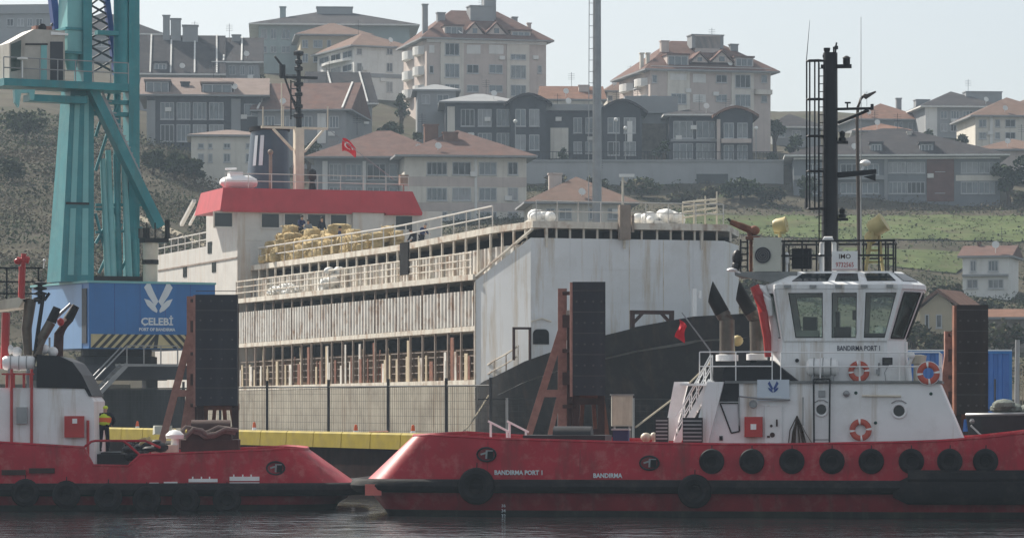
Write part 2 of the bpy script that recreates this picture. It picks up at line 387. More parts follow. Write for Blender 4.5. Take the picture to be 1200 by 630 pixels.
# ---------------------------------------------------------------- water
wm = bpy.data.materials.new('harbour_water'); wm.use_nodes = True; wn = wm.node_tree; wb = wn.nodes['Principled BSDF']
wb.inputs['Base Color'].default_value = (.012,.017,.018,1); wb.inputs['Roughness'].default_value = .06; wb.inputs['IOR'].default_value = 1.33
tc = wn.nodes.new('ShaderNodeTexCoord'); prev = None
for scl, dist, st in (((.20,.3,1), .12, 1.0), ((.8,1.3,1), .11, 1.0), ((2.4,3.6,1), .022, 1.0)):
    mp = wn.nodes.new('ShaderNodeMapping'); mp.inputs['Scale'].default_value = scl
    nz = wn.nodes.new('ShaderNodeTexNoise'); nz.inputs['Scale'].default_value = 1; nz.inputs['Detail'].default_value = 3
    bp = wn.nodes.new('ShaderNodeBump'); bp.inputs['Strength'].default_value = st; bp.inputs['Distance'].default_value = dist
    wn.links.new(tc.outputs['Object'], mp.inputs['Vector']); wn.links.new(mp.outputs['Vector'], nz.inputs['Vector']); wn.links.new(nz.outputs['Fac'], bp.inputs['Height'])
    if prev: wn.links.new(prev.outputs[0], bp.inputs['Normal'])
    prev = bp
wn.links.new(prev.outputs[0], wb.inputs['Normal'])
MB().poly([(-185,-20,0),(185,-20,0),(185,300,0),(-185,300,0)]).build('water', wm, kind='structure', smooth=False)

# ---------------------------------------------------------------- quay
QZ = 2.0
near = [(-70,275),(-4.75,146),(0.4,136.4),(62,133.5)]
far = [(62,172),(24,172),(17,156),(6,158),(-3.2,180),(-24,243),(-30,258),(-36,275)]
MB().prism([(x,y,-1.0) for x,y in near+far], (0,0,1.0+QZ-.02), 1).build('quay_wall_body', [M['concrete'],M['quay_wall']], kind='structure', smooth=False).name = 'quay_wall'
MB().poly([(x,y,QZ) for x,y in near+far]).build('quay_deck', M['concrete'], kind='structure', smooth=False)

# ---------------------------------------------------------------- hillside
TC = [-700,-100,60,230,450,620,900,1200,1330,1900]
TR = [268,285,300,340,370,400,430,442,448,480,520,560,620,730]
TY = {-700:[445,380,330,250,200,165,140,132,125,105,80,58,50,60],
 -100:[445,380,330,250,200,165,140,132,125,105,80,58,50,60],
 60:[446,390,335,260,205,170,150,140,135,110,85,64,55,65],
 230:[450,400,355,295,255,215,185,180,175,135,105,80,66,80],
 450:[460,425,395,330,290,262,225,205,195,165,125,95,76,90],
 620:[462,435,405,345,275,256,228,224,193,178,145,115,100,112],
 900:[462,440,405,350,312,280,248,224,192,182,165,150,130,140],
 1200:[466,445,420,372,350,281,248,240,234,205,175,155,138,150],
 1330:[466,445,420,372,350,281,248,240,234,205,175,155,138,150],
 1900:[466,445,420,372,350,300,270,260,250,225,200,180,160,170]}
def lerp(a,b,t): return a+(b-a)*t
def seg(arr, x):
    if x <= arr[0]: return 0, 0.0
    for i in range(len(arr)-1):
        if x <= arr[i+1]: return i, (x-arr[i])/(arr[i+1]-arr[i])
    return len(arr)-2, 1.0
def ground(x, y):
    px = x/y*F+600
    i, s = seg(TC, px); j, t = seg(TR, y)
    zz = [CZ+(HZ-TY[TC[i+a]][j+b])*TR[j+b]/F for a in (0,1) for b in (0,1)]
    z = lerp(lerp(zz[0],zz[1],t), lerp(zz[2],zz[3],t), s)
    return z + .5*noise.noise(V3((x*.08,y*.08,0))) + .22*noise.noise(V3((x*.3,y*.3,4)))
tb = MB(); NX, NY = 170, 150
for j in range(NY+1):
    y = 266 + (730-266)*(j/NY)**1.25
    for i in range(NX+1):
        a = -.42 + .84*i/NX
        x = max(-182, min(182, a*y)) if False else a*y*.58 if y > 430 else a*y*.62
        tb.v.append((x, y, ground(x,y) if j else -1.5))
for j in range(NY):
    for i in range(NX):
        a = j*(NX+1)+i; tb.f.append([a,a+1,a+NX+2,a+NX+1]); tb.m.append(0)
tb.build('hillside', M['soil'], kind='structure', ang=180, rec=False)
def strip(name, m, pts_near, pts_far, n=60, k=8, lift=.12):
    b = MB()
    for j in range(k+1):
        for i in range(n+1):
            t = i/n
            def at(pl):
                q = t*(len(pl)-1); a = min(int(q), len(pl)-2); f = q-a
                return V3(pl[a]).lerp(V3(pl[a+1]), f)
            p = at(pts_near).lerp(at(pts_far), j/k)
            b.v.append((p.x, p.y, ground(p.x,p.y)+lift))
    for j in range(k):
        for i in range(n):
            a = j*(n+1)+i; b.f.append([a,a+1,a+n+2,a+n+1]); b.m.append(0)
    return b.build(name, m, kind='structure', ang=180, rec=False)
strip('meadow', M['meadow'], [((800-600)/F*404,404,0),((980-600)/F*400,400,0),((1300-600)/F*399,399,0)], [((800-600)/F*416,416,0),((1000-600)/F*427,427,0),((1300-600)/F*424,424,0)], 90, 14)
strip('meadow', M['meadow'], [((980-600)/F*383,383,0),((1120-600)/F*380,380,0)], [((990-600)/F*393,393,0),((1150-600)/F*392,392,0)], 40, 10)
strip('hill_path', M['path'], [((150-600)/F*353,353,0),((195-600)/F*350,350,0),((290-600)/F*340,340,0)], [((150-600)/F*357,357,0),((195-600)/F*354.5,354.5,0),((290-600)/F*343.5,343.5,0)], 50, 3)

# scrub and weeds on the slope: nobody could count it
sb = MB(); rnd = random.Random(3)
for _ in range(8000):
    y = 275+171*rnd.random()**.9; px = rnd.uniform(-330, 1480)
    x = (px-600)/F*y
    if px > 820 and 399+2*noise.noise(V3((x*.15,0,1))) < y < 425+4*noise.noise(V3((x*.12,5,1))) and rnd.random() < .97: continue
    if 980 < px < 1140 and 379 < y < 394: continue
    if px < 300 and 338+ (0) < y < 358 and abs(y-(357-(px-150)*.105)) < 3.5: continue
    dens = noise.noise(V3((x*.05, y*.05, 9)))
    if dens < -.15 and rnd.random() < .7: continue
    dry = noise.noise(V3((x*.03, y*.06, 2)))
    m = 3 if dry > .12 else (0 if dry < -.2 else (1 if rnd.random()<.5 else 2))
    if px > 820 and 427 <= y: m = 3 if rnd.random() < .92 else 2
    s = rnd.uniform(.35, 1.0)*(1.35 if px < 300 else 1.0)
    sb.leaves((x,y,ground(x,y)+s*.3), (s*1.6,s*1.3,s*.8), 26, s*.19, m, 1, .1)
for _ in range(2000):
    y = rnd.uniform(285, 425); px = rnd.uniform(-520, 330); x = (px-600)/F*y
    if 338 < y < 358 and abs(y-(357-(px-150)*.105)) < 3: continue
    s = rnd.uniform(.6, 1.3); m = rnd.choice((0,1,2,3,3,3)) if noise.noise(V3((x*.06,y*.06,3))) < .1 else rnd.choice((3,3,2))
    sb.leaves((x,y,ground(x,y)+s*.4), (s*2.1,s*1.8,s*.8), 55, s*.13, m, 1, .1)
for _ in range(1500):      # tufts over the meadow and its ragged edges
    y = rnd.uniform(380, 432); px = rnd.uniform(800, 1320); x = (px-600)/F*y
    if y < 397 and not 960 < px < 1160: continue
    sb.leaves((x,y,ground(x,y)+.17), (.8,.7,.05), 3, rnd.uniform(.1,.22), rnd.choice((4,4,4,5,3)), 1, 0)
sb.build('scrub', [M['leaf1'],M['leaf2'],M['leaf3'],M['leaf4'],M['tuft'],M['tuft_dry']], kind='stuff', smooth=False, rec=False)
# ---------------------------------------------------------------- the town on the hill
def ring_frame(b, u0,u1,z0,z1,v0,v1,t,m=0):
    b.box(u0,u0+t,v0,v1,z0,z1,m); b.box(u1-t,u1,v0,v1,z0,z1,m); b.box(u0+t,u1-t,v0,v1,z0,z0+t,m); b.box(u0+t,u1-t,v0,v1,z1-t,z1,m)

def add_window(root, u0,u1,z0,z1, n=1, fm='frame_grey', gm='glass_house', side=None):
    """Framed window on the front wall (v=0) or, with side=(W, sign), on an end wall."""
    b = MB(); t = .09; ring_frame(b, u0,u1,z0,z1,-.075,.01,t)
    for k in range(1, n):
        c = u0+(u1-u0)*k/n; b.box(c-.04,c+.04,-.06,.01,z0+t,z1-t)
    b.box(u0-.06,u1+.06,-.13,.01,z0-.09,z0-.002)
    g = MB().poly([(u0+t*.5,-.02,z0+t*.5),(u1-t*.5,-.02,z0+t*.5),(u1-t*.5,-.02,z1-t*.5),(u0+t*.5,-.02,z1-t*.5)])
    if side:
        W, sg = side
        tr = (lambda p: (-(-p[1]) if False else (p[1]), -p[0] if False else p[0], p[2])) if sg < 0 else (lambda p: (W-p[1], p[0], p[2]))
        b.v = [tr(p) for p in b.v]; g.v = [tr(p) for p in g.v]
    o = b.build('window', M[fm], root, smooth=False)
    g.build('pane', M[gm if random.random()<.62 else random.choice(('curtain','blind','glass_dark'))], o, smooth=False, rec=False)
    return o

def hip(b, u0,u1,v0,v1,ze,zr,rl,m=0,th=.22):
    b.box(u0,u1,v0,v1,ze+.006,ze+th,1)
    c = (v0+v1)/2; z = ze+th+.003
    b.add([(u0,v0,z),(u1,v0,z),(u1,v1,z),(u0,v1,z),(u0+rl,c,zr),(u1-rl,c,zr)],
          [(0,1,5,4),(2,3,4,5),(1,2,5),(3,0,4)], m)

def house(label, L,R,ye,yb,Y,D,yaw,wall,roof,wins=(),panels=(),chim=(),dorm=(),side=(),cat='house',group=None,name='house',ltrims=True):
    f0 = P(L,470,Y); zb = CZ+(HZ-yb)/F*Y
    H = Fr(f0.x,f0.y,yaw,zb); root = fempty(name,H,label,cat,group)
    W = H.h(R,ye).x; ze = CZ+(HZ-ye)/F*Y-zb
    MB().box(0,W,0,D,-3,ze).build('wall', M[wall], root, smooth=False)
    rt, yr, rm = roof[0], roof[1], roof[2]; ov = roof[3] if len(roof) > 3 else .7
    rb = MB(); Yr = Y + D/2*H.c
    zr = CZ+(HZ-yr)/F*Yr-zb
    if rt == 'hip': hip(rb,-ov,W+ov,-ov,D+ov,ze,zr,min((roof[4] if len(roof)>4 else D*.5+ov), W/2+ov-.05))
    elif rt == 'gable':
        rb.box(-ov,W+ov,-ov,D+ov,ze+.006,ze+.2,1); z=ze+.203
        rb.add([(-ov,-ov,z),(W+ov,-ov,z),(W+ov,D+ov,z),(-ov,D+ov,z),(-ov,D/2,zr),(W+ov,D/2,zr)],[(0,1,5,4),(2,3,4,5),(1,2,5),(3,0,4)],0)
        for q in roof[4] if len(roof)>4 else ():     # raised party-wall copings and roof lights down the slope
            u = H.h(q,ye).x
            rb.beam((u,-ov+.1,ze+.32),(u,D/2,zr+.05),.22,.2,2)
    elif rt == 'gablev':
        Yg = Y; zr = CZ+(HZ-yr)/F*Yg-zb
        rb.prism([(-ov,-ov,ze),(W/2,-ov,zr),(W+ov,-ov,ze),(W+ov,-ov,ze+.3),(W/2,-ov,zr+.35),(-ov,-ov,ze+.3)],(0,D+ov,0),0)
        g = MB().prism([(0.02,.02,ze-.01),(W-.02,.02,ze-.01),(W/2,.02,zr-.01)],(0,D-.1,0)); g.build('gable', M[wall], root, smooth=False)
    elif rt == 'arch':
        zr = CZ+(HZ-yr)/F*Y-zb; pts=[]; ptb=[]
        for k in range(9):
            t=k/8; u=-ov+(W+2*ov)*t; z=ze+(zr-ze)*(1-abs(2*t-1)**1.7); pts.append((u,-ov,z+.35)); ptb.append((u,-ov,z))
        rb.prism(pts+ptb[::-1],(0,D+ov,0),0)
        MB().prism([(min(max(p[0],.02),W-.02),.02,p[2]-.02) for p in ptb[1:-1]]+[(W-.02,.02,ze-.3),(.02,.02,ze-.3)][::1],(0,D-.2,0)).build('gable', M[wall], root, smooth=False)
    else:
        zr2 = max(zr, ze+.3) if rt=='flat' else ze+.4
        rb.box(-ov,W+ov,-ov,D+ov,ze+.006,zr2,0)
    ro = rb.build('roof',[M[rm],M['w_grey'] if rm!='tile_grey' else M['w_white'],M['w_white']],root,smooth=False)
    def rc(p0,p1,ya,yb_,v=0.0): 
        a=H.h(p0,yb_,v); c=H.h(p1,ya,v); return a.x,c.x,a.z,c.z
    for p in panels:
        u0,u1,z0,z1 = rc(*p[:4]); pr = p[5] if len(p)>5 else .18
        MB().box(u0,u1,-pr,.0-.003,z0,z1).build(p[6] if len(p)>6 else 'facade_bay', M[p[4]], root, smooth=False)
    for q in wins:
        p0,p1,ya,y2 = q[:4]; n = q[4] if len(q)>4 else 2; off = q[5] if len(q)>5 else 0
        u0,u1,z0,z1 = rc(p0,p1,ya,y2)
        o = add_window(root,u0,u1,z0,z1,n,q[6] if len(q)>6 else 'frame_grey', q[7] if len(q)>7 else 'glass_house')
        if off: o.location.y = -off-.004
    for q in chim:
        p0,p1,ya,y2 = q[:4]; v = q[4] if len(q)>4 else D*.45
        a=H.h(p0,y2,v); c=H.h(p1,ya,v); d=max(.5,min(2.5,(c.x-a.x)*.8))
        b=MB().box(a.x,c.x,v-d/2,v+d/2,a.z-1.5,c.z-.16); b.box(a.x-.1,c.x+.1,v-d/2-.1,v+d/2+.1,c.z-.157,c.z)
        b.build('chimney', M[q[5] if len(q)>5 else wall], ro, smooth=False)
    for q in dorm:   # dormer with its own little roof; (p0,p1,ytop,ybottom,kind)
        p0,p1,ya,y2,kd = q[:5]; v=.35
        a=H.h(p0,y2,v); c=H.h(p1,ya,v); wd=c.x-a.x; dp=D*.3
        if kd=='w':
            d=MB().box(a.x,c.x,v,v+dp,a.z,c.z-.25); d.box(a.x-.15,c.x+.15,v-.2,v+dp,c.z-.247,c.z,1)
            do=d.build('dormer',[M[wall],M[rm]],root,smooth=False)
            n=3; b=MB(); ring_frame(b,a.x+.15,c.x-.15,a.z+.25,c.z-.35,v-.07,v-.003,.1)
            for k in range(1,n): b.box(a.x+.15+(wd-.3)*k/n-.05,a.x+.15+(wd-.3)*k/n+.05,v-.06,v-.003,a.z+.35,c.z-.45)
            b.build('window',M['frame_grey'],do,smooth=False)
            MB().poly([(a.x+.2,v-.02,a.z+.3),(c.x-.2,v-.02,a.z+.3),(c.x-.2,v-.02,c.z-.4),(a.x+.2,v-.02,c.z-.4)]).build('pane',M['glass_house'],do,smooth=False,rec=False)
        else:
            m_=(a.x+c.x)/2
            d=MB().prism([(a.x,v,a.z),(c.x,v,a.z),(m_,v,c.z)],(0,dp,0))
            d.prism([(a.x-.3,v-.25,a.z-.05),(m_,v-.25,c.z+.02),(c.x+.3,v-.25,a.z-.05),(c.x+.3,v-.25,a.z+.2),(m_,v-.25,c.z+.3),(a.x-.3,v-.25,a.z+.2)],(0,dp+.2,0),1)
            do=d.build('dormer',[M[wall],M[rm]],root,smooth=False)
            if wd>1.2: MB().box(m_-wd*.13,m_+wd*.13,v-.04,v-.003,a.z+.15,a.z+(c.z-a.z)*.55).build('pane',M['glass_house'],do,smooth=False)
    for q in side:   # ('win', frac0, frac1, ytop, ybot) or ('balc', ...) on the left end wall
        kd,f0_,f1_,ya,y2=q[:5]; z0=H.h(L,y2).z; z1=H.h(L,ya).z
        if kd=='win': add_window(root,D*f0_,D*f1_,z0,z1,2,side=(0,-1))
        else:
            b=MB(); n=6; v0,v1=D*f0_,D*f1_
            pts=[(-1.1*math.sin(math.pi*k/n)**.6,v0+(v1-v0)*k/n) for k in range(n+1)]
            b.prism([(x-.003,y,z0) for x,y in pts],(0,0,z1-z0)); b.build('balcony',M['w_white'],root,smooth=False)
    if Y>360 and label.find('shed')<0 and random.random()<.75:      # dish and aerial on the roof edge
        b=MB(); u=W*random.uniform(.15,.85); z=ze+.35
        b.tube((u,.6,z-.2),(u,.6,z+1.3),.04,n=5); b.lathe((u,.55,z+1.0),[(.02,0),(.28,.06),(.42,.18)],10,axis=(.2,-1,.35)); b.build('satellite_dish',M['w_white'],root)
        b=MB(); u=W*random.uniform(.2,.8); b.tube((u,D*.5,zr-.5),(u,D*.5,zr+2.0),.03,n=4)
        for k_ in range(4): b.beam((u-.5,D*.5,zr+1.0+.25*k_),(u+.5,D*.5,zr+1.0+.25*k_),.03)
        b.build('aerial',M['wire'],root,smooth=False)
        if W>6:
            for _ in range(2):
                u=W*random.uniform(.08,.92); z=ze*random.uniform(.35,.8); MB().box(u,u+.8,-.35,-.004,z,z+.55).build('air_conditioner',M['w_white'],root,smooth=False)
    return root,H

G='houses on the hillside'
def grid(cols, rows, n=2, off=0): return [(c[0],c[1],r[0],r[1],(c[2] if len(c)>2 else n),off) for c in cols for r in rows]

# the two big apartment blocks
house('tall pinkish apartment block with red roof, left of the steel mast',500,640,46,128,500,16,14,'w_pink',('hip',11,'tile_red',1.0,6.5),
  wins=grid([(521,538,3)],[(51,65),(75,91),(99,113)],3,.18)+grid([(598,616,3)],[(64,70),(77,92),(100,113)],3,.18)+grid([(547,561),(573,589)],[(76,86),(100,108)],2)+grid([(503,508,1),(630,635,1)],[(77,86)],1),
  panels=[(516,543,50,118,'w_cream'),(594,620,50,118,'w_cream'),(547,563,53,63,'w_white',.06,'shutter'),(573,590,53,63,'w_white',.06,'shutter'),(503,509,53,62,'w_white',.06,'shutter'),(500,640,47,49.5,'w_white',.3,'cornice')],
  chim=[(495,501,5,36,3,'w_grey'),(512,521,15,32,5,'w_grey'),(549,577,8,32,6,'w_grey'),(566,580,-2,12,6,'w_grey'),(600,606,20,30,7,'w_grey'),(618,622,27,34,4,'w_pink')],
  dorm=[(521,543,29,44,'w'),(599,622,35,44,'w'),(546,567,28,40,'g'),(571,593,28,40,'g')],
  side=[('balc',.1,.42,76,86),('balc',.1,.42,52,62),('balc',.55,.9,52,62),('balc',.55,.9,76,86),('balc',.1,.42,98,108),('balc',.55,.9,98,108)],cat='apartment block',name='apartment_block')
house('tall pinkish apartment block with red roof, right of the steel mast',762,903,83,180,480,17,13,'w_pink',('hip',47,'tile_red',1.1,6.5),
  wins=grid([(786,804,3)],[(110,122)],3,.18)+grid([(861,879,3)],[(88,103),(111,125),(135,150)],3,.18)+grid([(839,852)],[(88,97),(111,119)],2)+grid([(764,770,1),(892,899,1)],[(88,97),(112,120)],1),
  panels=[(782,808,84.5,150,'w_cream'),(857,883,85,160,'w_cream'),(785,804,87,94,'w_white',.24,'shutter'),(812,827,87,97,'w_white',.06,'shutter'),(812,827,111,120,'w_white',.06,'shutter'),(762,903,80.5,83.5,'w_white',.35,'cornice'),(884,903,106,111,'w_cream',.9,'balcony')],
  chim=[(774,783,48,66,5,'w_pink'),(812,841,43,62,6,'w_pink'),(808,845,42,45,6,'w_grey'),(855,864,52,60,6,'w_grey'),(750,754,62,74,3,'w_cream'),(757,761,62,74,3,'w_cream')],
  dorm=[(782,807,63,79,'w'),(861,883,66,80,'w'),(810,830,63,73,'g'),(834,858,61,73,'g')],
  side=[('balc',.08,.4,110,119),('balc',.55,.9,110,119),('balc',.08,.4,90,99),('balc',.55,.9,90,99),('win',.42,.53,88,98),('win',.42,.53,110,118)],cat='apartment block',name='apartment_block')
# skyline, left
house('flat grey block at the far left edge of the skyline behind the crane cab',-40,62,17,75,560,14,-4,'w_grey',('flat',12,'w_grey',.5),
  wins=grid([(8,16),(20,28),(32,38),(42,50)],[(22,31)],2),chim=[(4,14,9,16),(30,40,11,16),(46,56,12,16)],group=G)
house('grey brown house with shallow hip roof behind the crane tower',64,186,40,85,555,15,8,'w_grey',('hip',13,'tile_grey',1.0,12),wins=grid([(78,90),(112,126),(150,164)],[(46,55)],2),group=G)
house('house with wide dark hip roof and greenish walls on the left skyline',303,480,30,85,560,22,4,'w_teal',('hip',12,'tile_grey',1.6,13),
  wins=grid([(306,313,1),(317,324,2),(330,340,2)],[(34,46),(54,62)],2),chim=[(328,335,8,19,6),(371,413,9,19,9,'w_grey')],group=G)
house('yellowish house with orange roof below the wide dark hip roof',352,432,42,100,545,14,6,'w_yellow',('hip',27,'tile_orange',.9,6),
  wins=grid([(354,361,2),(367,378,2),(383,388,1)],[(47,56),(63,73)],2),group=G)
house('white house with orange roof and glazed balconies left of the tall pinkish block',415,480,55,128,528,16,24,'w_white',('hip',37,'tile_orange',.9,7),
  wins=grid([(418,424,1),(453,460,2)],[(57,64),(74,84),(96,108)],2),panels=[(415,480,88,90,'w_grey',.12,'ledge')],
  side=[('win',.05,.3,58,66),('win',.36,.62,58,66),('win',.68,.94,58,66),('win',.05,.3,74,82),('win',.36,.62,74,82),('balc',.05,.9,67,70)],group=G)
# terraces with dark roofs on the left
house('terrace with long dark roof split by pale party walls, right behind the crane',160,258,88,140,478,20,5,'w_grey',('gable',41,'tile_grey',.8,(176,200,228,254)),
  wins=grid([(206,212),(220,228)],[(92,98)],2),chim=[(191,199,18,46,9,'w_grey'),(200,212,22,46,9,'w_grey'),(214,232,30,48,9,'w_grey')],dorm=[(180,196,72,84,'w')],group=G)
house('small grey terrace end with a row of windows and a dark roof',253,304,74,125,482,18,4,'w_grey',('gable',44,'tile_grey',.6,(262,283)),
  wins=grid([(257,264),(268,276),(281,287),(291,298)],[(77,88)],2),chim=[(272,282,41,50,8,'w_grey')],dorm=[(230,240,52,62,'w')] if False else (),group=G)
house('long low house with dark glazed front and two arched dormers',172,306,113,184,440,18,4,'w_dark',('gable',91,'tile_pale',1.1,()),
  wins=grid([(188,204),(207,223),(226,242),(245,262)],[(120,140),(146,166)],3)+grid([(286,304,2)],[(122,136)],2),
  panels=[(271,282,116,160,'w_grey',.2,'pilaster'),(172,182,118,172,'w_grey',.2,'pilaster')],dorm=[(170,199,93,112,'w'),(236,273,96,112,'w')],chim=[(212,222,96,102,4,'w_dark')],group=G)
house('small pale house with pinkish hip roof beside the dirt path',224,314,160,222,400,9,5,'w_cream',('hip',152,'tile_pale',.5,4.5),
  wins=grid([(232,239,1),(244,249,1),(262,270,2),(288,296,2)],[(168,174),(180,190)],2),group=G)
house('house with pale red roof behind the ship crossbar mast',302,405,131,180,440,16,-6,'w_grey',('gable',98,'tile_red',.9,(303,402)),
  wins=grid([(310,322),(330,344),(352,366),(386,397)],[(136,150)],3),panels=[(372,382,133,168,'w_white',.15,'pilaster')],group=G)
house('dark roofed house sloping down beside the pale red roof',372,436,122,165,468,16,10,'w_grey',('gable',84,'tile_grey',.8,(392,430)),wins=grid([(382,394),(410,424)],[(126,136)],2),group=G)
# modern dark houses above the retaining wall
house('small flat capped grey house in front of the tall pinkish block',489,534,107,150,470,9,3,'w_grey',('hip',99,'w_grey',.7,3),wins=grid([(494,504),(512,526)],[(111,122)],2),group=G)
house('long low dark house with pale flat roof left of centre',522,604,121,190,458,13,2,'w_dark',('hip',110,'w_grey',.9,5),
  wins=grid([(540,556),(560,576),(582,598)],[(128,148),(156,174)],3),panels=[(524,533,125,180,'w_cream',.15,'pilaster')],chim=[(499,507,144,152)] if False else (),group=G)
house('dark gabled house with an arched roof left of the steel mast',598,640,124,190,456,13,2,'w_dark',('arch',112,'tile_grey',.8),
  wins=grid([(604,616),(620,632)],[(128,148),(158,176)],2),group=G)
house('dark house with sandstone ground floor between two arched gables',640,702,130,190,458,12,2,'w_dark',('flat',127,'w_grey',.6),
  wins=grid([(672,682),(686,696)],[(138,156),(166,180)],2),panels=[(645,666,150,186,'w_cream',.15,'stone_bay'),(634,639,142,164,'w_white',.1,'pilaster')],group=G)
house('dark gabled house with an arched roof just right of the steel mast',706,752,134,190,455,13,2,'w_dark',('arch',119,'tile_grey',.8),
  wins=grid([(712,726),(731,745)],[(138,156),(166,182)],2),panels=[(735,741,142,166,'w_white',.12,'pilaster')],group=G)
house('flat roofed beige house with a rubble stone wall',738,788,133,192,461,13,2,'w_grey',('flat',118,'w_grey',.7),
  wins=grid([(742,750,1)],[(140,150)],1),panels=[(746,784,145,188,'stone',.12,'stone_wall')],group=G)
house('dark house with blue glass front and pale flat eaves',784,842,136,192,455,14,1,'w_dark',('hip',128,'tile_grey',.8,5),
  wins=grid([(789,812),(816,838)],[(142,162),(168,186)],3),panels=[(786,842,163,166,'w_grey',.25,'ledge')],group=G)
house('dark gabled house with brown arched roof at the right end of its row',842,882,138,192,453,14,1,'w_dark',('arch',127,'tile_brown',.8),
  wins=grid([(848,860),(864,876)],[(144,162),(170,187)],2),panels=[(840,844,140,190,'w_pink',.3,'pilaster'),(845,880,163,168,'w_pink',.9,'balcony')],group=G)
house('house with a long low brick coloured roof behind the dark houses',640,706,118,140,480,13,3,'w_cream',('gable',101,'tile_brown',.6,()),chim=[(678,690,100,116,4,'w_pink')],group=G)
house('cream house with a plain orange roof right of the steel mast',712,760,108,145,500,12,8,'w_cream',('hip',92,'tile_orange',.6,5),wins=grid([(712,718,1),(726,736,2)],[(112,118)],2),group=G)
# nearer houses
house('wide grey apartment house with red tiled hip roof behind the ship bridge, left wing',368,520,186,272,407,17,-2,'w_grey',('hip',153.5,'tile_red',1.1,8),
  wins=grid([(386,401,3),(405,424,3),(430,452,3),(456,466,1)],[(192,211),(219,238)],3),panels=[(378,384,189,250,'w_white',.3,'pilaster'),(425,429,189,250,'w_white',.3,'pilaster')],chim=[(386,396,164,176,6,'w_grey')],group=G,name='apartment_house')
house('wide grey apartment house with red tiled hip roof behind the ship bridge, right wing',474,617,184,275,400,18,7,'w_cream',('hip',152,'tile_red',1.2,8.5),
  wins=grid([(500,524,4),(530,552,3),(561,582,3),(595,607,2)],[(190,205),(220,235),(248,258)],3),panels=[(474,617,208,218,'w_pink',.05,'spandrel'),(474,617,238,247,'w_pink',.05,'spandrel'),(556,559,186,262,'w_white',.1,'pilaster')],
  chim=[(497,513,146,158,7,'tile_brown'),(519,536,155,164,5,'tile_brown')],group=G,name='apartment_house')
house('low house with orange tiled roof under the steel mast',624,738,239,276,372,12,4,'w_cream',('hip',207,'tile_orange',1.0,7),
  wins=grid([(640,650),(655,670),(690,704),(712,724)],[(244,257)],2,),chim=[(643,658,203,214,6,'w_pink')],group=G)
house('long villa with wide dark roof and skylights above the green meadow',930,1172,184,240,440,19,-3,'w_blue',('hip',151,'tile_grey',1.2,13),
  wins=grid([(1041,1062,4),(1063,1084,4),(1126,1146,3),(1147,1166,3)],[(190,203),(213,227)],4)+grid([(1096,1107,2)],[(190,201),(216,226)],2)+grid([(945,960,2),(985,1005,3),(1010,1030,3)],[(192,205),(214,227)],3),
  panels=[(1086,1118,186,236,'w_brick',.12,'brick_bay'),(930,1036,206,211,'w_grey',.8,'balcony'),(1120,1172,205,212,'w_cream',.08,'spandrel'),(1036,1040,186,236,'w_grey',.3,'pilaster'),(930,1172,184.2,187,'w_white',.6,'eaves_board')],
  dorm=[(1020,1034,166,181,'w'),(1078,1094,166,181,'w')],chim=[(1063,1068,154,162,7,'w_cream')],group=G,name='villa')
house('small dim house with grey roof behind the tug mast',905,962,150,185,505,12,6,'w_grey',('hip',133,'tile_grey',.7,6),wins=grid([(912,920),(928,938)],[(153,161)],2),group=G)
house('house with reddish stepped roof on the skyline right of the tug mast',1003,1082,141,175,545,14,6,'w_grey',('hip',121,'tile_brown',.9,8),wins=grid([(1048,1058),(1064,1074)],[(143,152)],2),chim=[(1050,1056,115,126),(1072,1088,117,126)],group=G)
house('brown hip roofed house peeping over the villa roof',1004,1064,155,190,475,12,-4,'w_cream',('hip',145,'tile_brown',.7,6),group=G)
house('tall grey house with flat top roof terrace and glazed bays on the right skyline',1084,1170,126,178,538,16,5,'w_grey',('hip',107,'tile_grey',.9,9),
  wins=grid([(1085,1097,2),(1102,1110,2),(1114,1124,3),(1128,1140,3),(1150,1160,2)],[(130,139),(145,154)],3),panels=[(1084,1098,126,160,'w_white',.2,'facade_bay'),(1114,1142,140,143,'w_white',.5,'balcony')],
  chim=[(1130,1172,108,122,6,'w_grey')],group=G)
house('cream house with orange roof at the right edge below the skyline',1143,1240,137,182,508,14,4,'w_cream',('hip',114,'tile_orange',.9,8),
  wins=grid([(1147,1156,2),(1166,1172,1),(1178,1190,2)],[(140,149),(155,163)],2),panels=[(1160,1163,137,170,'w_white',.2,'pilaster')],group=G)
house('house with plain orange hip roof behind the right end of the villa',1146,1235,177,215,468,12,-4,'w_pink',('hip',163,'tile_orange',.8,7),group=G)
house('dark house sitting at the far right of the skyline',1186,1260,126,160,560,14,2,'w_grey',('hip',112,'tile_orange',.8,7),group=G)
house('small white house with red roof on the slope at the right edge',1128,1182,302,350,366,8,-16,'w_white',('gable',288,'tile_red',.5,()),
  wins=grid([(1137,1144,2),(1158,1170,3)],[(305,318)],2)+grid([(1133,1146,2),(1158,1176,3)],[(327,338)],2),panels=[(1128,1182,321,324,'w_grey',.5,'balcony')],chim=[(1146,1149,284,292,4,'w_brick')],group=G)
house('old yellowish shed with a weathered tiled roof on the slope',1078,1122,362,402,305,8,-22,'w_yellow',('gablev',343,'tile_brown',.4),
  wins=grid([(1084,1089,1),(1097,1104,1)],[(368,384)],1),cat='shed',name='shed')
house('long dark stone outbuilding with a sagging roof beside the yellowish shed',1126,1240,374,402,304,7,-6,'stone',('gable',362,'tile_brown',.4,()),cat='shed',name='outbuilding')

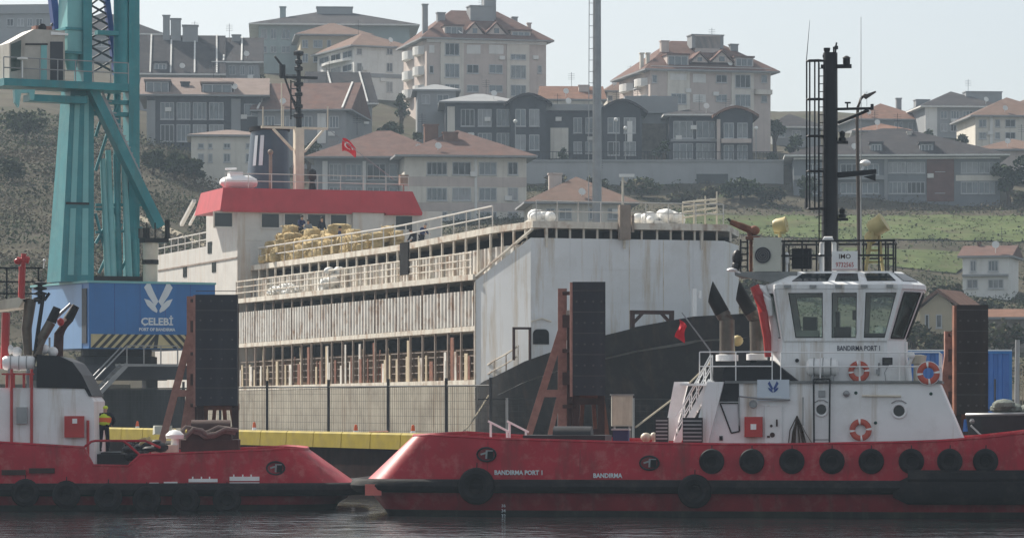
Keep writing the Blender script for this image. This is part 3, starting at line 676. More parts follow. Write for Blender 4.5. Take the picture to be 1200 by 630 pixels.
# retaining wall with a dark grille
rw = Fr(P(560,470,444).x, 444, 0, 0); root = fempty('retaining_wall', rw, 'long grey concrete retaining wall below the row of dark houses', 'wall')
zt0, zb0 = rw.h(600,190).z, rw.h(600,232).z-4
WR = rw.h(918,190).x
MB().box(0,WR,-.25,.4,zb0,zt0).build('wall', M['stonewall'], root, smooth=False)
MB().box(-.1,WR+.1,-.4,.5,zt0+.003,zt0+.3).build('coping', M['w_grey'], root, smooth=False)
a = rw.h(816,217); c = rw.h(853,204)
MB().box(a.x,c.x,-.33,-.26,a.z,c.z).build('grille', M['glass_dark'], root, smooth=False)
fb = MB()
for k in range(90): fb.box(WR*k/90, WR*k/90+.06, -.05,0, zt0+.3, zt0+1.3)
fb.box(0,WR,-.05,0,zt0+1.3,zt0+1.38); fb.build('railing', M['wire'], root, smooth=False)

# ---------------------------------------------------------------- trees
def tree(label, px, yb, yt, Y, wpx, ms, n, leaf=.35, name='broadleaf_tree', lobes=7, group='trees on the hillside'):
    zb = ground((px-600)/F*Y, Y); x=(px-600)/F*Y
    Hh = CZ+(HZ-yt)/F*Y-zb; wd = wpx*Y/F/2
    Hh = max(Hh, 1.5)
    root = empty(name,(x,Y,zb-.2),random.uniform(0,6),label,'tree' if Hh>2.6 else 'bush',group)
    t = MB(); t.path([(0,0,-.3),(.05*Hh*.2,0,Hh*.3),(0,.04*Hh,Hh*.7)],[.05*Hh+.05,.035*Hh+.03,.012*Hh+.01],7)
    c = MB()
    for k in range(lobes):
        a = k*2.4; rr = wd*.62*math.sqrt((k+.3)/lobes); z = Hh*(.42+.42*random.random()*(1-rr/wd*.5))
        cx,cy = rr*math.cos(a), rr*math.sin(a)
        t.path([(0,.02*Hh,Hh*.25),(cx*.5,cy*.5,z*.75),(cx,cy,z)],[.02*Hh+.02,.012*Hh+.012,.006*Hh],5)
        s = wd*random.uniform(.36,.58)
        c.leaves((cx,cy,z),(s,s,min(s*.85,Hh*.3)),n//lobes,leaf,0,len(ms),.3)
    t.build('trunk',M['bark'],root); c.build('crown',[M[m] for m in ms],root,smooth=False,rec=False)
    return root
tree('leafy green tree rising behind the red roof left of centre',452,185,124,446,46,['leaf2','leaf3','leaf1'],900)
tree('smaller green tree just right of the leafy green tree',486,188,142,446,32,['leaf2','leaf3'],600)
tree('round dark bush below the retaining wall right end',868,252,206,436,58,['leaf1','leaf2'],900,name='bush')
tree('low dark bush in front of the retaining wall beside the grille',905,252,218,434,36,['leaf1','leaf4'],500,name='bush')
tree('olive bush below the retaining wall right of the steel mast',752,250,206,436,52,['leaf2','leaf3','leaf4'],800,name='bush')
tree('pale dry bush at the foot of the retaining wall',798,252,222,434,40,['leaf4','leaf3'],500,name='bush')
tree('dark conifer like tree at the right end of the villa',1182,240,178,437,40,['leaf1','leaf2'],900)
tree('tall dark tree on the right edge beside the villa',1212,240,165,436,48,['leaf1','leaf2'],900)
tree('small yellowish bush at the right edge in front of the villa',1196,246,218,431,26,['leaf3','leaf4'],350,name='bush')
for i,(px,yb,yt,w_) in enumerate(((180,210,172,34),(205,212,176,36),(228,216,180,26))):
    tree(['dark bush nearest the crane above the dirt path','dark bush in the middle of the clump above the dirt path','dark bush beside the small pale house above the path'][i],px,yb,yt,396,w_,['leaf1','leaf2'],650,name='bush')
tree('dark tree beside the tall block at the right, under the tug mast top',908,165,128,492,30,['leaf1','leaf2'],500)
tree('dark scrubby tree on the hillside left of the crane tower',30,165,122,405,60,['leaf1','leaf2'],700)
tree('olive bush left of the crane tower on the bare slope',14,215,180,365,40,['leaf3','leaf1'],500,name='bush')
tree('dark bush behind the long villa left end',945,228,196,432,26,['leaf1','leaf2'],300,name='bush')
for i,(px,yb,yt,w_) in enumerate(((770,190,166,16),(778,190,158,20),(660,190,168,14),(905,190,176,18))):
    tree(['little round garden tree by the rubble stone wall','palm like garden tree by the rubble stone wall','garden bush before the sandstone ground floor','garden bush at the right end of the dark houses'][i],px,yb,yt,450,w_,['leaf1','leaf2'],220,.25)
for i,(px,yt,w_) in enumerate(((1060,345,46),(1105,330,60),(1020,352,60),(985,330,60),(1150,352,50),(930,330,50),(890,322,60))):
    tree(['tangled dry bush behind the wheelhouse front window','broad tangled bush above the shed roof','low brown bush behind the wheelhouse','dull bush behind the mast foot','brown bush under the small white house','dull bush behind the yellow searchlight','brown bush behind the red fire monitor'][i],px,0,yt,342,w_,['leaf4','leaf3','leaf1'],420,name='bush')

for i,(px,yb,yt,Y_,w_,ms) in enumerate(((318,168,140,432,24,('leaf2','leaf3')),(362,176,150,430,30,('leaf1','leaf2')),(412,150,118,462,26,('leaf1','leaf2')),(470,128,100,492,22,('leaf2','leaf3')),(612,120,98,486,20,('leaf1','leaf2')),(668,128,104,486,22,('leaf2','leaf3')),(930,178,150,452,26,('leaf1','leaf2')),(985,185,160,470,22,('leaf2','leaf3')),(1090,168,146,500,22,('leaf1','leaf2')),(1128,166,148,500,18,('leaf1','leaf3')),(300,100,70,500,26,('leaf1','leaf2')),(258,70,40,530,22,('leaf1','leaf2')),(650,215,196,428,30,('leaf3','leaf4')),(700,222,200,428,30,('leaf1','leaf3')),(830,230,212,434,34,('leaf3','leaf4')))):
    tree(f"{('dark','bushy','small','leafy','rounded','dull','spreading','upright')[i%8]} garden tree {('beside the pale red roof','under the white house','behind the leafy green tree','at the foot of the left pinkish block','behind the left arched gable','behind the sandstone house','before the small dim house','behind the left end of the villa','behind the villa roof','below the right skyline houses','above the long dark terrace','on the left skyline beside the chimneys','below the wall near the orange tiled house','below the wall beside the steel mast','below the wall under the grille')[i]}",px,yb,yt,Y_,w_,list(ms),420,.3)
for i,(px,yt,Y_,w_) in enumerate(((1072,372,296,46),(1092,380,292,40),(1112,376,290,44),(1140,368,292,60),(1180,372,294,60),(1052,366,300,44))):
    tree(('shaggy bush before the yellowish shed left corner','low bush in front of the yellowish shed door','dark bush between the shed and the fender tower','broad scrubby bush before the dark stone outbuilding','scrubby bush at the right edge before the outbuilding','brown bush just right of the wheelhouse eaves')[i],px,0,yt,Y_,w_,['leaf4','leaf3','leaf1'],420,.3,name='bush')
# lamps and masts on the hill and beyond the ship
def lamp(px, yb, yt, Y, label):
    x=(px-600)/F*Y; zb=CZ+(HZ-yb)/F*Y; h=(yb-yt)*Y/F
    r=empty('street_lamp',(x,Y,zb),0,label,'street lamp','globe lamps among the houses')
    MB().tube((0,0,-2),(0,0,h),.07,.05).build('pole',M['galv'],r); MB().sph((0,0,h+.2),.28).build('lamp_globe',M['bulb'],r)
lamp(722,192,142,450,'white globe lamp right of the steel mast, the taller of two'); lamp(733,192,152,450,'white globe lamp beside the arched gable, the lower of two')
lamp(604,186,144,452,'white globe lamp in front of the left arched gable'); lamp(886,190,152,450,'white globe lamp at the right end of the dark houses')

x=P(700,0,270).x; r=empty('light_mast',(x,270,3),0,'very tall grey steel mast with a ladder rising beyond the ship','mast')
top=CZ+(HZ+60)/F*270-3
MB().lathe((0,0,0),[(.42,0),(.38,8),(.27,top)],14).build('pole',M['galv'],r)
b=MB(); zz=1.0
for s_ in (-.75,-.42): b.tube((s_,-.1,1),(s_+.12,-.1,top),.035,n=5)
while zz<top: b.beam((-.75+.12*zz/top,-.1,zz),(-.38+.12*zz/top,-.1,zz),.04); zz+=.9
b.build('ladder',M['galv'],r)
hb=MB().box(-1.6,1.6,-.4,.4,top,top+.3)
for k in range(5): hb.box(-1.5+k*.65,-1.1+k*.65,-.8,-.42,top-.1,top+.4)
hb.build('floodlights',M['galv'],r,smooth=False)
x=P(729,0,268).x; r=empty('quay_lamp_post',(x,266,3),0,'slim pale lamp post standing beyond the ship foredeck','lamp post')
MB().tube((0,0,-2),(0,0,18.5),.12,.09).build('pole',M['cream'],r); MB().box(-.3,.9,-.15,.15,18.5,18.75).build('lamp_head',M['bulb'],r,smooth=False)
Y=150; x=P(1007,0,Y).x; zt=CZ+(HZ-118)/F*Y-2
r=empty('curved_street_lamp',(x,Y,2.0),0,'brown street lamp with curved arm behind the tug mast','street lamp')
MB().path([(0,0,.2),(0,0,zt*.5),(-.1,0,zt-.9),(-.06,0,zt-.3),(.08,0,zt+.1),(.28,0,zt+.28)],[.1,.085,.07,.07,.065,.06],8).build('pole',M['lamp_brown'],r)
MB().prism([(.1,-.1,zt+.2),(.7,-.1,zt+.42),(.74,-.1,zt+.36),(.3,-.1,zt+.06)],(0,.2,0)).build('lamp_head',M['lamp_brown'],r)
MB().box(-.4,.4,-.4,.4,-.01,.25).build('lamp_base',M['concrete'],r,smooth=False)
# ---------------------------------------------------------------- hull of a harbour tug
def tug_hull(fr, root, s, st, c, zt, zb_top, fz, deckz, deckmat, lean_s, side_lean=.22, boot=.2, stern_cut=1.2):
    """st: (x,b) stations stern->bow (x along s), c centre line v, zt(x) bulwark top."""
    def ring(z, ins, sh, zf=None, ln=3.0):
        N, Fp = [], []
        for x, b in st:
            k = max(0, 1-x/ln)
            xx = x + sh*k; bb = max(.05, b-ins-(sh*.35*k if sh > 0 else 0)); zz = zf(x) if zf else z
            N.append((s*xx, c-bb, zz)); Fp.append((s*xx, c+bb, zz))
        return N + Fp[::-1]
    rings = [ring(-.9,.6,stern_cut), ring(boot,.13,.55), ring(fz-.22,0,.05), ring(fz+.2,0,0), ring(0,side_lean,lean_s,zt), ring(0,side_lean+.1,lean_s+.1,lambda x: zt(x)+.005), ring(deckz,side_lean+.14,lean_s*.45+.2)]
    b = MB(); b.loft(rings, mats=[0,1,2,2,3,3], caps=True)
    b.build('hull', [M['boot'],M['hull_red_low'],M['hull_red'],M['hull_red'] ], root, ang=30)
    MB().poly([V3(p)+V3((0,0,.01)) for p in ring(deckz,side_lean+.2,lean_s*.45+.25)]).build('deck', M[deckmat], root, smooth=False)
    cap = MB().path(ring(0,side_lean+.05,lean_s+.05,lambda x: zt(x)+.03), .07, 6, closed=True).build('bulwark_cap', M['hull_red'], root)
    sm_=MB()
    for xs_ in (4.6,7.9,11.3,14.6,17.8):
        bb=c-4.7 if c>4.5 else c-4.4
        z0_,z1_=fz+.22,zt(xs_)-.06; q0=(s*xs_,bb-.0+.02*0,z0_); q1=(s*xs_,bb+side_lean,z1_)
        MB().beam((q0[0],q0[1]+.01,q0[2]),(q1[0],q1[1]-.003,q1[2]),.03,.012,up=(0,1,0)).build('plate_seam',M['hull_red_low'],root,smooth=False)
    MB().path(ring(fz,-.14,-.34), .25, 10, closed=True, flat=1.1).build('rubbing_strake', M['rubber'], root)
    return ring

def tyre(fr, u, z, R, v, label, group, tilt=0):
    b = MB(); b.torus((0,0,0),(0,1,0), R*.68, R*.32, 22, 8, sq=1.0)
    b.disc((0,.06,0),(0,1,0),R*.42,.05,14)
    b.path([(0,.05,R*.8),(0,.12,R*1.25)],.02,5)
    o = b.build('tyre_fender', M['rubber'], None, label, cat='tyre', group=group)
    fr.put(o,u,v,z); return o

def lifebuoy(fr, px, py, v, R, label):
    h = fr.h(px,py,v)
    b = MB(); b.torus((0,0,0),(0,1,0),R*.74,R*.26,28,8,sq=.8,mfun=lambda i: 1 if i%7 in (0,) else 0)
    b.path([(math.cos(t*.2244)*R*1.04,-.02,math.sin(t*.2244)*R*1.04) for t in range(28)],.012,4,closed=True,m=1)
    o = b.build('lifebuoy',[M['orange'],M['cleanwhite']],None,label,cat='lifebuoy',group='lifebuoys on the right tug'); fr.put(o,h.x,v,h.z); return o

def fairlead(fr, root, u, v, z):
    b = MB(); n=20
    b.path([(u+.33*math.cos(2*math.pi*i/n),v,z+.24*math.sin(2*math.pi*i/n)) for i in range(n)],.04,6,closed=True)
    o=b.build('fairlead',M['black'],root)
    MB().add([(u+.29*math.cos(2*math.pi*i/n),v+.03,z+.2*math.sin(2*math.pi*i/n)) for i in range(n)],[list(range(n))]).build('opening',M['hull_red_low'],o,smooth=False)
    q=MB(); q.tube((u+.0,v-.04,z-.15),(u+.02,v-.04,z+.15),.035); q.beam((u-.2,v-.03,z-.0),(u-.0,v-.03,z+.06),.06); q.beam((u+.02,v-.035,z+.13),(u+.24,v-.035,z+.13),.035)
    q.build('roller',M['galv'],o); MB().box(u+.02,u+.24,v-.03,v+.02,z-.16,z+.12).build('fairlead_hole',M['dark'],o,smooth=False)

def rail(pts, h, n_rails=2, r=.022, every=1.2):
    """Open guard rail following a list of 3-D deck points."""
    b = MB(); pts=[V3(p) for p in pts]
    for k in range(1,n_rails+1): b.path([p+V3((0,0,h*k/n_rails)) for p in pts], r, 5)
    for a,c in zip(pts,pts[1:]):
        L=(c-a).length; n=max(1,int(round(L/every)))
        for i in range(n): 
            p=a.lerp(c,i/n); b.tube(p,p+V3((0,0,h)),r,n=5)
    p=pts[-1]; b.tube(p,p+V3((0,0,h)),r,n=5)
    return b

def pwl(tab):
    def f(x):
        if x<=tab[0][0]: return tab[0][1]
        for (a,b),(c,d) in zip(tab,tab[1:]):
            if x<=c: return b+(d-b)*(x-a)/(c-a)
        return tab[-1][1]
    return f

# ================================================================ the right tug
o = P(421,470,121.5); T = Fr(o.x,o.y,-8); h = T.h
tug = fempty('tugboat',T,'larger red hulled tug on the right with white wheelhouse and tall black mast','tugboat')
ST=[(0,3.0),(.12,3.6),(.5,4.2),(1.1,4.5),(2,4.65),(3,4.7)]+[(x,4.7) for x in range(5,19,2)]+[(19,4.7),(20.5,4.66),(22,4.52),(23.2,4.3),(24.5,3.9),(26,3.2),(27.5,2.2),(28.7,1.0),(29.2,.2)]
CV=4.7
ztop=pwl([(0,2.78),(2.2,2.84),(5,2.68),(12,2.50),(15,2.50),(20,2.60),(22.5,2.78),(29,3.7)])
FZ=h(700,569.5,-.1).z
ringT=tug_hull(T,tug,1,ST,CV,ztop,None,FZ,1.75,'deck_red',1.55)
# black bow fender seen at the right edge
bf=MB(); bp=[]
for x in [18.9+.5*i for i in range(22)]:
    b_=pwl(ST)(min(x,29.2)); bp.append((x,CV-b_-.16,.95-.0*(x-19)))
bf.path(bp,[.25]+[.5]*(len(bp)-2)+[.25],10,flat=.75); bf.path([(x,y-.02,z+.42) for x,y,z in bp[1:]],.3,8)
bf.build('bow_fender',M['rubber'],tug)
# tyres along the bulwark
for i,px in enumerate((834,881,928,975,1021,1068,1113,1155)):
    q=h(px,540,-.02); lean=.06
    b_=pwl(ST)(q.x); vv=CV-b_-.02
    q=h(px,540,vv)
    o=tyre(T,q.x,q.z,.445,vv-.02,f'{ORD[i]} tyre from the left in the right tug row under its white deckhouse','tyres on the right tug')
    if q.x>20: o.rotation_euler.z=T.a-.12
q=h(559,569,-.3); tyre(T,q.x,q.z,.66,-.42,'big black tyre hung over the rubbing strake near the right tug stern','large tyres on the right tug')
q=h(814.5,575,-.3); tyre(T,q.x,q.z,.60,-.42,'big black tyre hung over the rubbing strake below the white stairs of the right tug','large tyres on the right tug')
for px,py in ((570,532),(761,542)): q=h(px,py,.02); fairlead(T,tug,q.x,.02,q.z)
# lettering on the hull side
def onside(fr,px,py,v):
    q=fr.h(px,py,v)
    return lambda x,y,n,q=q: V3((q.x+x,v-n-.004,q.z+y))
LZ=.055
text('BANDIRMA PORT 1',.22,M['logo'],tug,onside(T,608,553.5,.01),ext=.012,xs=.92,bold=.03)
text('BANDIRMA',.22,M['logo'],tug,onside(T,712,557,.01),ext=.012,xs=.92,bold=.03)
for k in range(3): text(str(36-2*k),.16,M['logo'],tug,onside(T,590,592+k*6,.10),ext=.01)
MB().box(*(lambda a,c:(a.x,c.x,-.09,-.04,c.z,a.z))(h(428,567,-.05),h(447,580,-.05))).build('stern_plate',mat('salmon_plate',(.55,.13,.11),.5,var=.1),tug,smooth=False)

# deckhouse
VD,VF=1.75,7.65
DZ=1.76
def pz(px,py,v): q=h(px,py,v); return q
poly=[pz(812,521,VD),pz(840,449,VD),pz(1101,449,VD),pz(1142,521,VD)]
poly[0].z=DZ; poly[3].z=DZ
dh=MB().prism(poly,(0,VF-VD,0)).build('deckhouse',M['white'],tug,smooth=False)
up=poly[1].z
MB().box(poly[1].x+.3,poly[2].x+.08,VD-.1,VF+.1,up+.004,up+.09).build('upper_deck',M['deck_grey'],tug,smooth=False)
vb=VD-.03
blk=[pz(843,470,vb),pz(848,430,vb),pz(905,422,vb),pz(937,447.5,vb),pz(866,447.5,vb),pz(866,470,vb)]
MB().prism(blk,(0,VF-VD+.06,0)).build('funnel_casing',M['black'],tug,smooth=False)
# windows, ports, doors on the deckhouse side
tr=[pz(844,472,VD),pz(865.5,472,VD),pz(866.5,505,VD),pz(857,507,VD)]
fr_=MB()
for a,c in zip(tr,tr[1:]+tr[:1]): fr_.beam(a+V3((0,-.02,0)),c+V3((0,-.02,0)),.05,.04,up=(0,1,0))
wo=fr_.build('window',M['black'],dh,smooth=False); MB().poly([p+V3((0,-.012,0)) for p in tr]).build('pane',mat('pale_frosted_glass',(.62,.64,.67),.25,var=.05),wo,smooth=False) if False else None
MB().poly([p+V3((0,-.012,0)) for p in tr]).build('frosted_pane',mat('pale_frosted_glass',(.62,.64,.67),.25,var=.05),dh,smooth=False)
for px,py,r in ((962.5,479.5,.22),(1053.5,481,.24)):
    q=pz(px,py,VD); w_=MB(); w_.torus((q.x,VD-.03,q.z),(0,1,0),r,.045,20,6); o=w_.build('porthole',M['white'],tug)
    MB().disc((q.x,VD-.02,q.z),(0,1,0),r,.03,18).build('pane',M['glass_dark'],o)
    MB().path([(q.x-r*1.1,VD-.06,q.z+r*1.1),(q.x-r*.4,VD-.1,q.z+r*1.5),(q.x+r*.4,VD-.1,q.z+r*1.5),(q.x+r*1.1,VD-.06,q.z+r*1.1)],.02,5).build('eyebrow',M['galv'],o)
a=pz(898,519,VD); c=pz(914.5,476,VD)
d=MB(); d.box(a.x,c.x,VD-.05,VD-.003,a.z,c.z); do=d.build('door',M['cleanwhite'],tug,smooth=False)
MB().tube((c.x-.12,VD-.1,a.z+.6),(c.x-.12,VD-.1,a.z+.85),.03).build('handle',M['rust_dark'],do)
g=MB(); g.disc((a.x+.22,VD-.06,a.z+.3),(0,1,0),.09,.02); g.disc((a.x+.18,VD-.06,a.z+.62),(0,1,0),.05,.02); g.box(a.x+.03,a.x+.13,VD-.07,VD-.05,a.z+.2,a.z+.27); g.build('door_fitting',M['rust_dark'],do)
b=MB(); ring_frame(b,a.x-.05,c.x+.05,a.z,c.z+.06,VD-.07,VD-.053,.05); b.build('door_frame',M['white'],do,smooth=False)
a=pz(873,511.5,VD); c=pz(894,488,VD)
b=MB().box(a.x,c.x,VD-.28,VD-.003,a.z,c.z); o=b.build('fire_hose_cabinet',M['redpaint'],tug,smooth=False)
MB().box(a.x+.22,a.x+.42,VD-.3,VD-.283,a.z+.26,a.z+.46).build('hose_sign',M['cleanwhite'],o,smooth=False)
q=pz(883,473,VD); b=MB(); b.disc((q.x,VD-.12,q.z),(0,1,0),.1,.2); b.torus((q.x,VD-.22,q.z),(0,1,0),.12,.03,14,6); b.build('deck_light',M['galv'],tug)
q=pz(845,513,VD); MB().box(q.x-.06,q.x+.06,VD-.06,VD-.003,q.z-.08,q.z+.08).build('junction_box',M['black'],tug,smooth=False)
# awning pipe and posts over the door
b=MB(); a=pz(890,466.5,VD-.25); c=pz(926,468,VD-.25); e=pz(941,460,VD-.25)
b.tube(a,c,.035); b.tube(pz(866,464,VD-.25),a,.03)
for px in (866,941): p_=pz(px,465,VD-.2); b.tube(p_,(p_.x,VD-.2,p_.z-1.0),.025)
b.build('handrail',M['galv'],tug)
# black ladder on the deckhouse
b=MB(); l0=pz(954,519,VD-.16); l1=pz(953.5,444,VD-.16); r0=pz(972,519,VD-.16); r1=pz(972.5,444,VD-.16)
b.beam(l0,l1,.075,.06); b.beam(r0,r1,.075,.06)
for k in range(9): t=(k+.5)/9; b.tube(l0.lerp(l1,t),r0.lerp(r1,t),.014,n=5) if k in (0,8) else None
b.beam(l1,r1,.09,.07); o=b.build('ladder',M['navy'] if False else M['black'],tug,smooth=False)
q=pz(963,461,VD-.1); MB().box(q.x-.12,q.x+.12,VD-.05,VD-.003,q.z-.12,q.z+.12).build('vent_grille',M['galv'],tug,smooth=False)
# coiled dark rope hanging by the door
b=MB(); q=pz(934,487,VD-.1)
for k in range(9):
    dx=random.uniform(-.18,.22); b.path([(q.x,VD-.12,q.z),(q.x+dx,VD-.14-.02*k,q.z-.55),(q.x+dx*1.4,VD-.12,q.z-.95)],.03,5)
b.path([(q.x,VD-.12,q.z),(q.x-.25,VD-.12,q.z-.5),(q.x-.3,VD-.1,q.z-.95)],.02,5)
b.path([(q.x,VD-.12,q.z),(q.x+.3,VD-.1,q.z-.6),(q.x+.52,VD-.1,q.z-.95)],.012,5)
bo=b.build('rope_coil',mat('dark_brown_rope',(.07,.05,.04),.9,var=.3),None,'dark brown coiled rope hanging on the white deckhouse beside its door',cat='rope'); bo.location=T.w(0,0,0); bo.rotation_euler.z=T.a
b=MB(); q0=pz(1010,463.5,VD-.12); q1=pz(1056,464,VD-.12); b.tube(q0,q1,.04); b.build('grab_rail',M['cream'],tug)
q=pz(992,461,VD); b=MB().sph((q.x,VD-.06,q.z),(.12,.1,.12)); b.build('horn',M['galv'],tug)
for px,py in ((1003,460),(1026,495),(1091,461)):
    q=pz(px,py,VD); MB().disc((q.x,VD-.01,q.z),(0,1,0),.06,.02,10).build('scupper',M['green_kit'],tug)
# logo sign board
a=pz(887.5,469,VD-.06); c=pz(925,444.5,VD-.06)
sg=MB().box(a.x,c.x,VD-.13,VD-.05,a.z,c.z).build('logo_board',mat('pale_blue_board',(.55,.62,.70),.5,var=.04),tug,smooth=False)
def leaf_logo(W, m, parent, mp, name='logo_mark'):
    b=MB()
    for s_ in (-1,1):
        out=[(0,-.02),(.10,.06),(.42,.52),(.36,.58),(.30,.62),(.21,.60),(.12,.36)] if False else [(.0,.0),(.17,.33),(.30,.62),(.46,.42),(.33,.18),(.10,-.14)]
        lf=[(.03,-.27),(.12,-.10),(.28,.03),(.46,.08),(.36,-.12),(.20,-.27),(.05,-.34)]
        for pl in (out,lf):
            pts=[mp(s_*x*W,y*W,.0) for x,y in pl]; q=[mp(s_*x*W,y*W,.014) for x,y in pl]; n=len(pl)
            b.add(pts+q,[list(range(n)),list(range(n,2*n))]+[[i,(i+1)%n,n+(i+1)%n,n+i] for i in range(n)])
    return b.build(name,m,parent,smooth=False)
mx_,mz_=(a.x+c.x)/2,(a.z+c.z)/2
leaf_logo(.42,M['navy'],sg,lambda x,y,n:V3((mx_+x,VD-.131-n,mz_+.06+y)))
MB().box(mx_-.3,mx_+.3,VD-.135,VD-.131,mz_-.26,mz_-.22).build('caption_line',M['logo'],sg,smooth=False)

# ---- stairs and fairings at the after end
def fairing(pts,v0,v1):
    MB().prism([V3((p.x,v0,p.z)) for p in pts],(0,v1-v0,0)).build('stair_fairing',M['white'],tug,smooth=False)
v0=VD-.35
fairing([pz(811,519,v0),pz(829,447,v0),pz(848,447,v0),pz(830,519,v0)],v0,v0+.5)
v1=VD+1.15
f2=[pz(777,516,v1),pz(790,447,v1),pz(806,447,v1),pz(789,516,v1)]
fairing(f2,v1,v1+.5)
for pp,v_ in (((800,516),(818,492),v0-.05),((770,514),(783,490),v1-.05)) if False else (): pass
for (xa,ya,xb,yb_,v_) in ((800,518,823,489,v0-.25),(768,516,783,489,v1-.3)):
    a=pz(xa,ya,v_); c=pz(xb,yb_,v_); b=MB().box(a.x,c.x,v_,v_+.2,DZ,c.z,0)
    for k in range(6): b.box(a.x+.02,c.x-.02,v_-.03,v_-.003,a.z+.05+k*(c.z-a.z-.05)/6,a.z+.1+k*(c.z-a.z-.05)/6,1)
    b.build('vent_grating',[M['black'],M['galv']],tug,smooth=False)
b=MB(); s0=pz(792,519,VD+.3); s1=pz(833,445,VD+.3)
for vv in (VD+.25,VD+.95): b.beam((s0.x,vv,s0.z),(s1.x,vv,s1.z),.05,.2)
for k in range(1,10): p=s0.lerp(s1,k/10); b.box(p.x-.12,p.x+.12,VD+.27,VD+.93,p.z-.02,p.z+.02)
for vv in (VD+.2,VD+1.0):
    a=V3((s0.x,vv,s0.z+.9)); c=V3((s1.x,vv,s1.z+.9)); b.tube(a,c,.025,n=6); b.tube(a-V3((0,0,.4)),c-V3((0,0,.4)),.02,n=6)
    for k in range(6): p=a.lerp(c,k/5); b.tube(p,p-V3((0,0,.9)),.022,n=5)
b.build('stair',M['cleanwhite'],tug)
pl=[pz(797,449,VD+.2),pz(845,449,VD+.2)]
MB().box(pl[0].x,pl[1].x,VD+.1,VD+1.5,pl[0].z-.08,pl[0].z).build('stair_landing',M['white'],tug,smooth=False)
a=pz(820,447,VD-.05)
rl=rail([(pz(820,447,VD).x,VD-.05,up+.1),(pz(905,447,VD).x,VD-.05,up+.1)],1.02,2); rl.build('railing',M['cleanwhite'],tug)
rx1=poly[2].x
rl=rail([(pz(915,447,VD).x,VD-.03,up+.09),(rx1,VD-.03,up+.09),(rx1,VF,up+.09)],1.0,2,every=1.5); rl.build('railing',M['cleanwhite'],tug)
# flag on its staff
fs=MB(); a=pz(832,410,VD+.6); c=pz(799,366,VD+.6); fs.tube(a,c,.03,.02); fs.tube(a,(a.x+.1,VD+.6,up),.03); fo=fs.build('flagstaff',M['galv'],tug)
b=MB(); n=6
p0=pz(800,372,VD+.6)
rows=[]
for i in range(n+1):
    t=i/n; rows.append([(p0.x+.10*math.sin(t*5+j)*.5-.12+ .09*j-.02*i, VD+.6+.07*math.sin(j*1.8+i), p0.z-.06-t*.62-.08*j) for j in range(4)])
for i in range(n):
    for j in range(3): b.add([rows[i][j],rows[i][j+1],rows[i+1][j+1],rows[i+1][j]],[(0,1,2,3)])
b.build('flag',M['flag_red'],fo,rec=False)
# exhausts
def exhaust(pts,r,v):
    q=[pz(x,y,v) for x,y in pts]; m_=q[1].lerp(q[2],.5)
    e=MB().path([q[0],q[1],m_,q[2]],[r,r,r*.98,r*.95],12); e.build('exhaust_pipe',M['steel'],tug)
    q3=q[3]; d=(q3-q[2]).normalized()
    t=MB(); ring1=[]; ax=d.cross(V3((0,1,0))).normalized(); ay=V3((0,1,0))
    for k in range(12):
        a_=2*math.pi*k/12; ring1.append(q[2]-d*.02+(ax*math.cos(a_)+ay*math.sin(a_))*r*1.0)
    ring2=[q3+(ax*math.cos(2*math.pi*k/12)+ay*math.sin(2*math.pi*k/12))*r*.95 - d*(r*2.2*(.5+.5*math.cos(2*math.pi*k/12))) for k in range(12)]
    t.loft([ring1,ring2]); t.build('exhaust_tip',M['soot'],tug)
    cb=MB().lathe((q[0].x,v,q[0].z-.02),[(r*1.5,0),(r*1.5,.22),(r,.24)],12); cb.build('exhaust_collar',M['cleanwhite'],tug)
exhaust([(852,422,),(852,375),(846,366),(828,333)],.27,VD+1.3)
exhaust([(887,421),(887,376),(880,366),(860,332)],.26,VD+1.3+3.4)
b=MB(); b.sph(pz(864,399,VD+2.2),(.22,.22,.2)); b.tube(pz(858,405,VD+2.2),pz(858,420,VD+2.2),.1); b.build('winch_motor',M['yellow_old'],tug)
# red and white davit arm
b=MB(); pa=[(900,418),(899,395),(894,365),(889,345),(884,335)]
b.path([pz(x,y,VD+.9) for x,y in pa],[.12,.15,.17,.2,.17],8); bo=b.build('davit_arm',M['redpaint'],tug)
MB().path([pz(x,y,VD+.98) for x,y in ((886,336),(893,338),(900,352),(903,370))],[.1,.17,.18,.1],8).build('davit_ram',M['cleanwhite'],bo)
MB().prism([pz(888,333,VD+1.1),pz(905,345,VD+1.1),pz(914,395,VD+1.1),pz(912,412,VD+1.1),pz(903,412,VD+1.1),pz(903,380,VD+1.1)],(0,.35,0)).build('davit_post',M['white'],bo,smooth=False)

